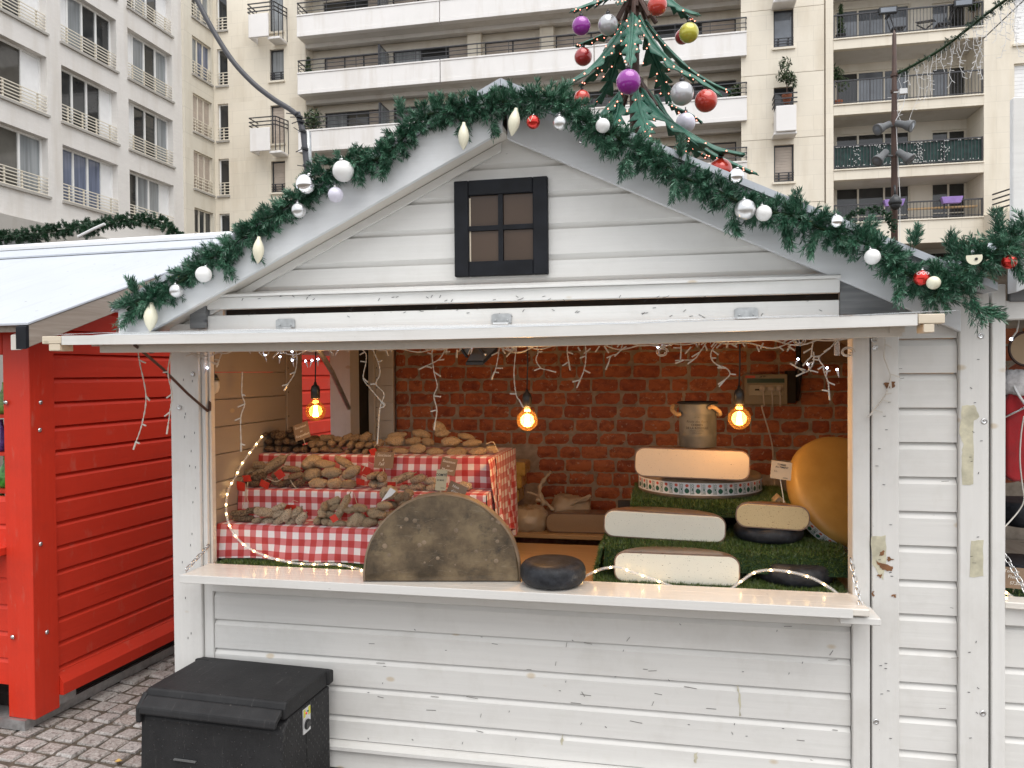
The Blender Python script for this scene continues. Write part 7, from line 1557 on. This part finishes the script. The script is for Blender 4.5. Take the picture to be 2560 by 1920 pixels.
for f in (.42,.62,.80):
    x = X0+f*Wd; z = Z0+.52*Hd; m = MB(); m.lathe([(.021,0),(.021,.012),(.016,.014),(.013,.03)],(x,1.852,z),(0,-1,0),16); pl = build('plug', m, MAT['cable_white'], eb, True)
    m = MB(); pts = [(x,1.825,z-.01),(x+.003,1.82,z-.06),(x+.004,1.83,Z0-.01)]
    if f < .5: pts = [Vector((x,1.825,z-.01)),Vector((x+.005,1.82,z-.10)),Vector(P(1905,1020,1.8)),Vector(P(1928,1100,1.75)),Vector(P(1934,1160,1.5)),Vector(P(1936,1215,1.2))]
    m.tube(smoothpath(pts,5), .0045, 6); build('cable', m, MAT['cable_white'], pl, True)
m = MB(); q0, q1 = P(2000,845,1.9), P(2130,905,1.9); m.box(q0[0],q1[0]+.05,1.85,2.0,q1[2],q0[2]+.06); one('wall_box', m, MAT['kraft'], 'brown box fixed high on the brick wall at the right corner', 'box', bevel=.004)
m = MB(); m.tube([P(1998,840,1.88),P(1998,930,1.88),P(1990,1000,1.93)], .02, 8); one('cable_duct', m, MAT['black_plastic'], 'black cable duct running down beside the fuse box', 'duct', smooth=True)

# ------------------------------------------------------------------ lamps
yl = .25
for i, (u, v, lab) in enumerate(((789,1028,'amber globe bulb hanging in the doorway before the red planks'), (1318,1051,'amber globe bulb hanging in the middle of the brick wall'), (1848,1046,'amber globe bulb hanging beside the zinc bucket'))):
    c = Vector(P(u, v, yl)); r = .0475; t = thing('pendant_bulb', (c.x,c.y,c.z-r), lab, 'light bulb', 'amber globe bulbs')
    mb = MB(); prof = [(.001,-r)]+[(r*math.sin(a), -r*math.cos(a)) for a in np.linspace(.2,2.45,16)]+[(.019,.050),(.0165,.058),(.0165,.064)]; mb.lathe(prof, c, n=28, cap=False); build('glass', mb, MAT['bulbglass'], t, True)
    mb = MB()
    for k in range(6):
        a = k*math.pi/3+.3; x, y = .011*math.cos(a), .011*math.sin(a); mb.tube([c+Vector((x*.5,y*.5,.028)),c+Vector((x*1.1,y*1.1,-.026))], .0017, 5)
    build('filament', mb, MAT['filament'], t)
    mb = MB(); mb.lathe([(.018,.060),(.0215,.062),(.0215,.105),(.018,.120),(.008,.128),(.006,.140)], c, n=20); build('socket', mb, MAT['black_plastic'], t, True)
    mb = MB(); mb.tube([c+Vector((0,0,.138)),c+Vector((.004,0,.25)),(c.x+.002,c.y,2.06)], .0035, 6); build('cord', mb, MAT['black_plastic'], t, True)
    L = bpy.data.lights.new('bulb_light','POINT'); L.energy = (1.5, 5.5, 3.6)[i]; L.color = (1.0,.60,.27); L.shadow_soft_size = .04; lo = bpy.data.objects.new('bulb_light', L); COL.objects.link(lo); lo.parent = t; lo.location = (0,0,r)
p = Vector(P(535,962,.10)); t = thing('unlit_bulb', (p.x,p.y,p.z-.04), 'unlit white bulb on a black cord by the left wall', 'light bulb')
mb = MB(); mb.lathe([(.001,-.045),(.018,-.035),(.026,-.012),(.024,.012),(.020,.02)], p, n=18); build('glass', mb, MAT['cable_white'], t, True); mb = MB(); mb.lathe([(.026,.021),(.014,.048),(.006,.052)], p, n=18); build('socket', mb, MAT['black_plastic'], t, True); mb = MB(); mb.tube([p+Vector((0,0,.05)),(p.x,p.y,2.0)], .004, 6); build('cord', mb, MAT['black_plastic'], t)
mb = MB(); mb.tube([P(535,970,.08),P(536,1100,.08),P(530,1200,.08),P(519,1290,.05)], .003, 5); build('thin_cable', mb, MAT['cable_white'], t)
# floodlight under the beam, seen from behind
fl = thing('floodlight', tuple(P(1195,905,.12)), 'grey flat floodlight on a bracket hanging under the hatch beam', 'floodlight'); yf_ = .12
fq = lambda u, v, dy=0: Vector(P(u, v, yf_+dy))
m = MB(); f_ = [fq(1163,905),fq(1208,905),fq(1247,868,.06),fq(1190,862,.10)]; nrm_ = Vector((0,-.35,-.9)).normalized()*.018; m.hexa([*[q+nrm_ for q in f_],*f_]); build('body', m, MAT['dark_metal'], fl, bevel=.004)
m = MB(); c4 = sum(f_, Vector())/4; in_ = [q.lerp(c4,.28)-nrm_*.1 for q in f_]; m.hexa([*[q.lerp(c4,.1) for q in f_],*[q-nrm_*1.4 for q in in_]]); build('cooling_back', m, MAT['grey_plastic'], fl, bevel=.003)
m = MB(); m.bar(fq(1184,846),fq(1213,888,-.02),.022,.006); m.bar(fq(1142,855),fq(1168,893,-.01),.022,.006); build('bracket', m, MAT['dark_metal'], fl); m = MB(); m.lathe([(.006,0),(.004,.006)], fq(1213,886,-.03), (0,-1,0), 10); build('bolt', m, MAT['steel'], fl); m = MB(); m.box(fq(1160,870).x,fq(1175,870).x,yf_,yf_+.03,fq(1160,885).z,fq(1160,858).z); build('driver_box', m, MAT['grey_plastic'], fl, bevel=.003)
m = MB(); m.tube([P(783,850,.35),P(830,930,.8),P(872,1020,1.35)], .014, 10); one('brace_pipe', m, MAT['zinc'], 'grey pipe brace running down to the back of the left doorway', 'pipe', smooth=True)

# ------------------------------------------------------------------ rope light
RL = [(655,1092,.42),(630,1125,.33),(606,1158,.30),(590,1190,.24),(572,1222,.20),(566,1255,.15),(567,1290,.09),(578,1323,.075),(602,1355,.05),(640,1380,.045),(690,1398,.04),(740,1408,.035),(790,1411,.03),(840,1411,.03),(885,1420,.025),(915,1428,-.02)]
RL2 = [(1455,1446,.02),(1480,1432,.01),(1510,1421,.0),(1545,1418,.0),(1580,1430,.0),(1630,1447,.0),(1690,1468,.0),(1760,1482,.0),(1815,1478,.0),(1850,1455,.0),(1885,1432,.03),(1925,1425,.04),(1975,1430,.03),(2030,1445,.02),(2075,1470,.01),(2100,1487,.0),(2122,1484,.0)]
rt = thing('rope_light', tuple(P(740,1411,.03)), 'clear rope light with warm bulbs draped along the counter and gingham cloth', 'rope light')
for seg, st_ in ((RL, .062), (RL2, .068)):
    pth = smoothpath([P(u, v, y) for u, v, y in seg], 8); mb = MB(); mb.tube(pth, .0062, 8); build('tube', mb, MAT['tube'], rt, True); mb = MB(); mb.tube(pth, .0012, 4); build('wire', mb, MAT['cable_white'], rt)
    for q in resample(pth, st_):
        mb = MB(); mb.ball(q+Vector((0,-.002,0)), .0042, 8, 6); build('bulb', mb, MAT['ropebulb'], rt, True)
# ------------------------------------------------------------------ icicle lights under the hatch
ic = thing('icicle_lights', (-.7,-.02,1.86), 'tangled white icicle fairy lights strung under the hatch beam', 'fairy lights'); ri = random.Random(17)
def icy(u, v, y=-.03): return Vector(P(u, v, y))
mb = MB()
for z0_, amp, ph in ((1.872,.006,0),(1.868,.014,1.7),(1.862,.018,3.1)):
    pts = []; 
    for i in range(70): x = -2.22+2.95*i/69; pts.append((x, -.03+.012*math.sin(i*1.3+ph), z0_+amp*math.sin(i*.55+ph)+amp*.6*math.sin(i*1.31+ph*2)))
    mb.tube(smoothpath(pts,2), .0028, 5)
for u, v, r in ((700,876,10),(660,880,14),(1070,870,9),(1275,868,12),(1655,880,16),(2000,850,20),(2120,880,18)):
    c = icy(u, v); R_ = r*PXM(u,-.03); pts = [(c.x+R_*(1-.02*k)*math.cos(k*.5), c.y+.004*k/6, c.z+R_*.8*(1-.02*k)*math.sin(k*.5)) for k in range(26)]; mb.tube(pts, .0024, 5)
build('main_cable', mb, MAT['cable_white'], ic, True)
drops = [[(345,865),(348,900),(365,990),(355,1060),(340,1105)],[(430,870),(420,930),(430,985),(425,1030),(420,1065)],[(470,850),(480,885),(530,905)],[(606,930),(605,985),(612,1010),(602,1045),(603,1110)],[(880,860),(912,880),(915,905),(908,945),(925,970),(950,1000)],[(930,870),(945,905),(950,935),(940,960),(960,985),(950,1020),(945,1090)],
         [(1082,860),(1080,885),(1085,930),(1093,965),(1085,990),(1092,1025),(1088,1055)],[(1115,865),(1110,880),(1095,900),(1065,915)],[(1292,860),(1285,930),(1290,985),(1298,1000)],[(1340,855),(1345,880),(1340,900),(1352,920),(1370,925)],[(1420,860),(1418,880),(1422,905)],[(1462,850),(1465,890),(1460,925),(1450,950)],[(1560,850),(1548,880),(1528,890),(1522,905)],[(1700,850),(1703,870),(1702,884)],[(1770,850),(1750,880),(1735,898),(1710,900)],
         [(1800,850),(1780,875),(1778,895),(1790,910),(1815,920),(1825,935),(1812,950)],[(2034,845),(2030,870),(2028,890),(2022,897)],[(2034,880),(2034,905),(2022,925),(2012,930),(1995,920)],[(2100,840),(2075,870),(2050,890),(2048,900),(2058,915),(2060,930),(2070,955),(2072,978)],[(2210,820),(2212,860),(2210,890),(2214,905),(2225,935),(2226,950)],[(2226,955),(2215,985),(2205,1000),(2185,1025)],[(1250,855),(1247,880),(1240,920),(1236,930)],[(560,860),(555,880),(548,900)],[(735,860),(742,890),(738,930),(720,960)]]
stick = MB(); lit = []
for d_ in drops:
    yy = -.05 if d_[0][0] > 2180 or d_[0][0] < 500 else -.03
    if d_[0][0] < 500: yy = -.30 if d_[0][0] < 440 else -.06
    pts = [icy(u, v, yy) for u, v in d_]; pth = smoothpath(pts, 7); tw = []; tw2 = []
    for i, q in enumerate(pth): a = i*1.6; tw.append(q+Vector((.0016*math.cos(a),.0016*math.sin(a),0))); tw2.append(q-Vector((.0016*math.cos(a),.0016*math.sin(a),0)))
    mb = MB(); mb.tube(tw, .0018, 4); mb.tube(tw2, .0018, 4); build('light_strand', mb, MAT['cable_white'], ic, recalc=False)
    for q in pts[1:]:
        if ri.random() < .8:
            s = ri.choice((-1,1)); e = q+Vector((s*ri.uniform(.018,.034), -.004, ri.uniform(-.02,.006))); stick.bar(q, e, .0052, .0052); lit.append(e)
    stick.bar(pts[-1], pts[-1]+(pts[-1]-pts[-2]).normalized()*.035, .0052, .0052)
for i in range(62):
    u = ri.uniform(480, 2110); q = icy(u, ri.uniform(856, 880)-(u-500)*.008); e = q+Vector((ri.uniform(-.03,.03), -.003, -ri.uniform(.012,.035))); stick.bar(q, e, .0052, .0052)
o = build('clear_sticks', stick, MAT['cable_white'], ic, recalc=False); tag(o, kind='stuff')
icebulb = plain('clear_icicle', (0.55,0.55,0.62), .1)
for u, v in ((532,873),(586,856),(620,869),(658,868),(663,889),(700,892),(730,879),(731,901),(764,903),(780,901),(795,898),(845,874),(899,850),(1047,853),(1080,862),(1116,866),(1180,868),(1246,850),(1282,862),(1622,842),(1658,850),(1670,848),(1737,850),(1780,840),(1963,838),(1994,842),(1995,898),(2020,910),(2068,920),(2093,924),(518,920),(1645,868),(1550,838)):
    c = icy(u, v, -.02); mb = MB(); mb.ball(c, .0044, 8, 6); build('bulb', mb, MAT['coolbulb'], ic, True)
    mb = MB(); a = ri.uniform(-.5,.5); mb.lathe([(.0036,0),(.004,.012),(.0008,.032)], c, (math.sin(a),-.1,-math.cos(a)), 7); build('icicle', mb, icebulb, ic, True)
mb = MB(); c = Vector(P(2105,850,-.02)); mb.tube([c+Vector((-.02,0,.0)),c+Vector((-.018,0,-.03)),c+Vector((-.018,0,-.06))], .011, 8); one('clear_hook', mb, MAT['tube'], 'clear plastic hook at the right end of the icicle lights', 'hook', smooth=True)
for u, v in ((483,868),(2185,848)):
    c = Vector(P(u,v,-.03)); mb = MB(); mb.tube([c+Vector((.010*math.cos(a),0,.010*math.sin(a))) for a in np.linspace(.5,6.2,12)], .0022, 5); one('screw_hook', mb, MAT['steel'], 'small screw eye holding the icicle wire on the %s post' % ('left corner' if u < 1000 else 'right panel'), 'hook', 'screw eyes')

# ------------------------------------------------------------------ black insulated food box
bx = thing('insulated_box', (-1.785,-.03,0), 'black foam insulated food box standing on the setts before the stall', 'food box', rot=(0,0,math.radians(-2.6)))
def BX(name, prof, x0, x1, m='foam', bv=.008, par=None): mb = MB(); mb.prism(prof, lambda a, b_, d_: (d_, a, b_), x0, x1); return build(name, mb, MAT[m], par or bx, bevel=bv, local=True, seg=2)
hw_ = .325
BX('body', [(-.03,.0),(-.03,.395),(-.36,.395),(-.408,.36),(-.42,.0)], -hw_, hw_)
BX('lid', [(-.005,.415),(-.005,.452),(-.02,.465),(-.375,.465),(-.385,.44),(-.385,.397),(-.02,.397)], -hw_+.006, hw_-.004)
BX('lid_corner', [(-.0,.40),(-.0,.455),(-.06,.469),(-.06,.40)], -hw_-.006, -hw_+.07); BX('lid_corner', [(-.0,.40),(-.0,.455),(-.05,.468),(-.05,.40)], hw_-.07, hw_+.006)
fp_ = BX('flap', [(-.386,.437),(-.392,.445),(-.440,.414),(-.446,.384),(-.430,.384),(-.424,.40),(-.386,.42)], -hw_+.018, hw_-.012)
BX('corner_block', [(-.30,.36),(-.30,.452),(-.385,.448),(-.432,.405),(-.432,.34),(-.38,.34)], -hw_-.008, -hw_+.016)
m = MB(); m.box(-.16,-.06,-.4255,-.4155,.205,.2095); build('door_slot', m, plain('scuffed_grey_slot',(.11,.11,.11),.6), bx, local=True)
rd = random.Random(2); m = MB()
for i in range(24):
    for j in range(18):
        y = -.05-.38*i/23; z = .03+.36*j/17
        if (i+j) % 2 == 0 and rd.random() < .8: m.lathe([(.0058,0),(.0015,.0012)], (hw_+.0002, y, z), (1,0,0), 6)
for i in range(30):
    for j in range(14):
        if (i+j) % 2 == 0 and rd.random() < .55: m.lathe([(.0044,0),(.0015,.0012)], (-.28+.58*i/29, -.4204+.0125*(.02+.33*j/13)/.36, .02+.33*j/13), (0,-1,0), 6)
o = build('foam_dimples', m, MAT['black_plastic'], bx, local=True, recalc=False); tag(o, kind='stuff')
sp_ = MB(); sp_.box(hw_, hw_+.004, -.262, -.205, .285, .385); pl = build('socket_plate', sp_, MAT['zinc'], bx, local=True)
pl.data.materials[0] = plain('silver_plate',(.66,.66,.66),.35,.3)
m = MB(); m.box(hw_+.0042, hw_+.0052, -.260, -.246, .352, .384); m.box(hw_+.0042, hw_+.0052, -.223, -.207, .352, .384); build('warning_sticker', m, MAT['yellow'], pl, local=True)
m = MB(); m.lathe([(.021,0),(.021,.004),(.018,.005)], (hw_+.0042,-.234,.318),(1,0,0),16); m.box(hw_+.0042,hw_+.012,-.250,-.218,.305,.331); build('power_inlet', m, MAT['black_plastic'], pl, local=True)
m = MB(); m.lathe([(.005,0),(.003,.004)], (hw_+.0042,-.240,.365),(1,0,0),10); build('red_lamp', m, MAT['b_red'], pl, local=True); m = MB(); m.lathe([(.004,0),(.003,.004)], (hw_+.0042,-.228,.37),(1,0,0),10); build('green_lamp', m, MAT['label_green'], pl, local=True)
for i, z in enumerate((.235,.165,.09)): m = MB(); m.box(hw_+.0002, hw_+.002, -.236+.004*i, -.229+.004*i, z, z+.05); build('vent_slot', m, MAT['ink'], bx, local=True)
# fallen leaf
p = Vector(P(297,1903,z=.006)); m = MB(); m.add([p+Vector((-.018,-.006,0)),p+Vector((.005,-.014,.004)),p+Vector((.028,.010,.006)),p+Vector((.012,.006,.002)),p+Vector((-.010,.012,.006)),p+Vector((-.018,-.006,-.0015)),p+Vector((.005,-.014,.0025)),p+Vector((.028,.010,.0045)),p+Vector((.012,.006,.0005)),p+Vector((-.010,.012,.0045))], [(0,1,3,4),(1,2,3),(5,8,6),(5,9,8),(6,8,7)]); one('fallen_leaf', m, MAT['dry_leaf'], 'yellow fallen leaf on the setts left of the black box', 'leaf')

# ------------------------------------------------------------------ inside the neighbouring stall
p = Vector(P(2552,1040,.22)); sh = thing('santa_stocking', (p.x,p.y,p.z-.2), 'red felt christmas stocking with white fur cuff hanging in the neighbouring stall', 'stocking'); k = PXM(2550,.22)
pr = [(-42,-170),(-20,-185),(5,-180),(40,-120),(44,40),(36,75),(-30,70),(-44,40)]; m = MB(); m.prism([(a*k,(-b_*-1)*k) for a, b_ in pr], lambda a, b_, d_: (p.x+a,p.y+d_*(1),p.z+b_), -.02, .03); build('felt', m, MAT['plush_red'], sh, bevel=.012, seg=3)
m = lump((p.x-.012,p.y,p.z+92*k), .055, .04, .062, 4, .25, 24, .1); build('fur_cuff', m, MAT['plush_white'], sh, True)
m = MB(); m.tube(smoothpath([P(2535,965,.19),P(2545,985,.18),P(2562,1010,.18)],4), .005, 6); build('cord', m, MAT['label_white'], sh); m = MB(); m.tube([P(2512,1043,.185),P(2570,1015,.18)], .004, 6); build('metal_bar', m, MAT['steel'], sh)
m = MB(); c = Vector(P(2568,872,.3)); m.lathe([(.066,0),(.066,.01)], c, (0,-1,0), 32); o = one('round_sign', m, MAT['kraft_pale'], 'round pale sign with a dark rim in the neighbouring stall', 'sign'); m = MB(); m.tube([c-o.location+Vector((.068*math.cos(a),-.006,.068*math.sin(a))) for a in np.linspace(0,2*math.pi,33)], .006, 6, False); build('rim', m, MAT['brown_metal'], o, local=True)
m = MB(); m.tube(smoothpath([P(2560,1040,.1),P(2553,1085,.1),P(2550,1150,.1),P(2556,1215,.1),P(2560,1250,.1),P(2545,1280,.1),P(2505,1325,.06)],5), .003, 5); one('white_cable', m, MAT['cable_white'], 'white cable curling down in the neighbouring stall', 'cable', smooth=True)
turf('grass_mat', [(1.21, 2.0, [(.09,.876),(.5,.876)])], 'grass mat on the counter of the neighbouring stall', 14, 14000)
pth = smoothpath([P(2500,1470,.08),P(2520,1485,.07),P(2545,1500,.06),P(2580,1512,.05)],6); t = thing('rope_light', tuple(pth[0]), 'short piece of clear rope light in the neighbouring stall', 'rope light'); m = MB(); m.tube(pth,.006,8); build('tube', m, MAT['tube'], t, True)
m = MB(); m.ball(pth[5], .004, 8, 6); build('bulb', m, MAT['ropebulb'], t, True)
c = Vector(P(2528,848,.06)); t = thing('fairy_bulb', tuple(c), 'single lit cool white fairy bulb in the neighbouring stall', 'light bulb'); m = MB(); m.ball(c,.005,8,6); build('bulb', m, MAT['coolbulb'], t, True); m = MB(); m.tube([c,c+Vector((.02,0,.03)),(c.x+.03,c.y,1.95)],.003,5); build('wire', m, MAT['cable_white'], t)
# string bow on the left wall of the middle step
m = MB(); m.tube(smoothpath([P(614,1210,.27),P(612,1250,.265),P(606,1268,.262),P(618,1272,.262),P(622,1262,.262),P(616,1235,.265),P(620,1205,.27)],5), .0016, 4); one('string_loop', m, MAT['string'], 'loop of string hanging over the left end of the middle step', 'string')
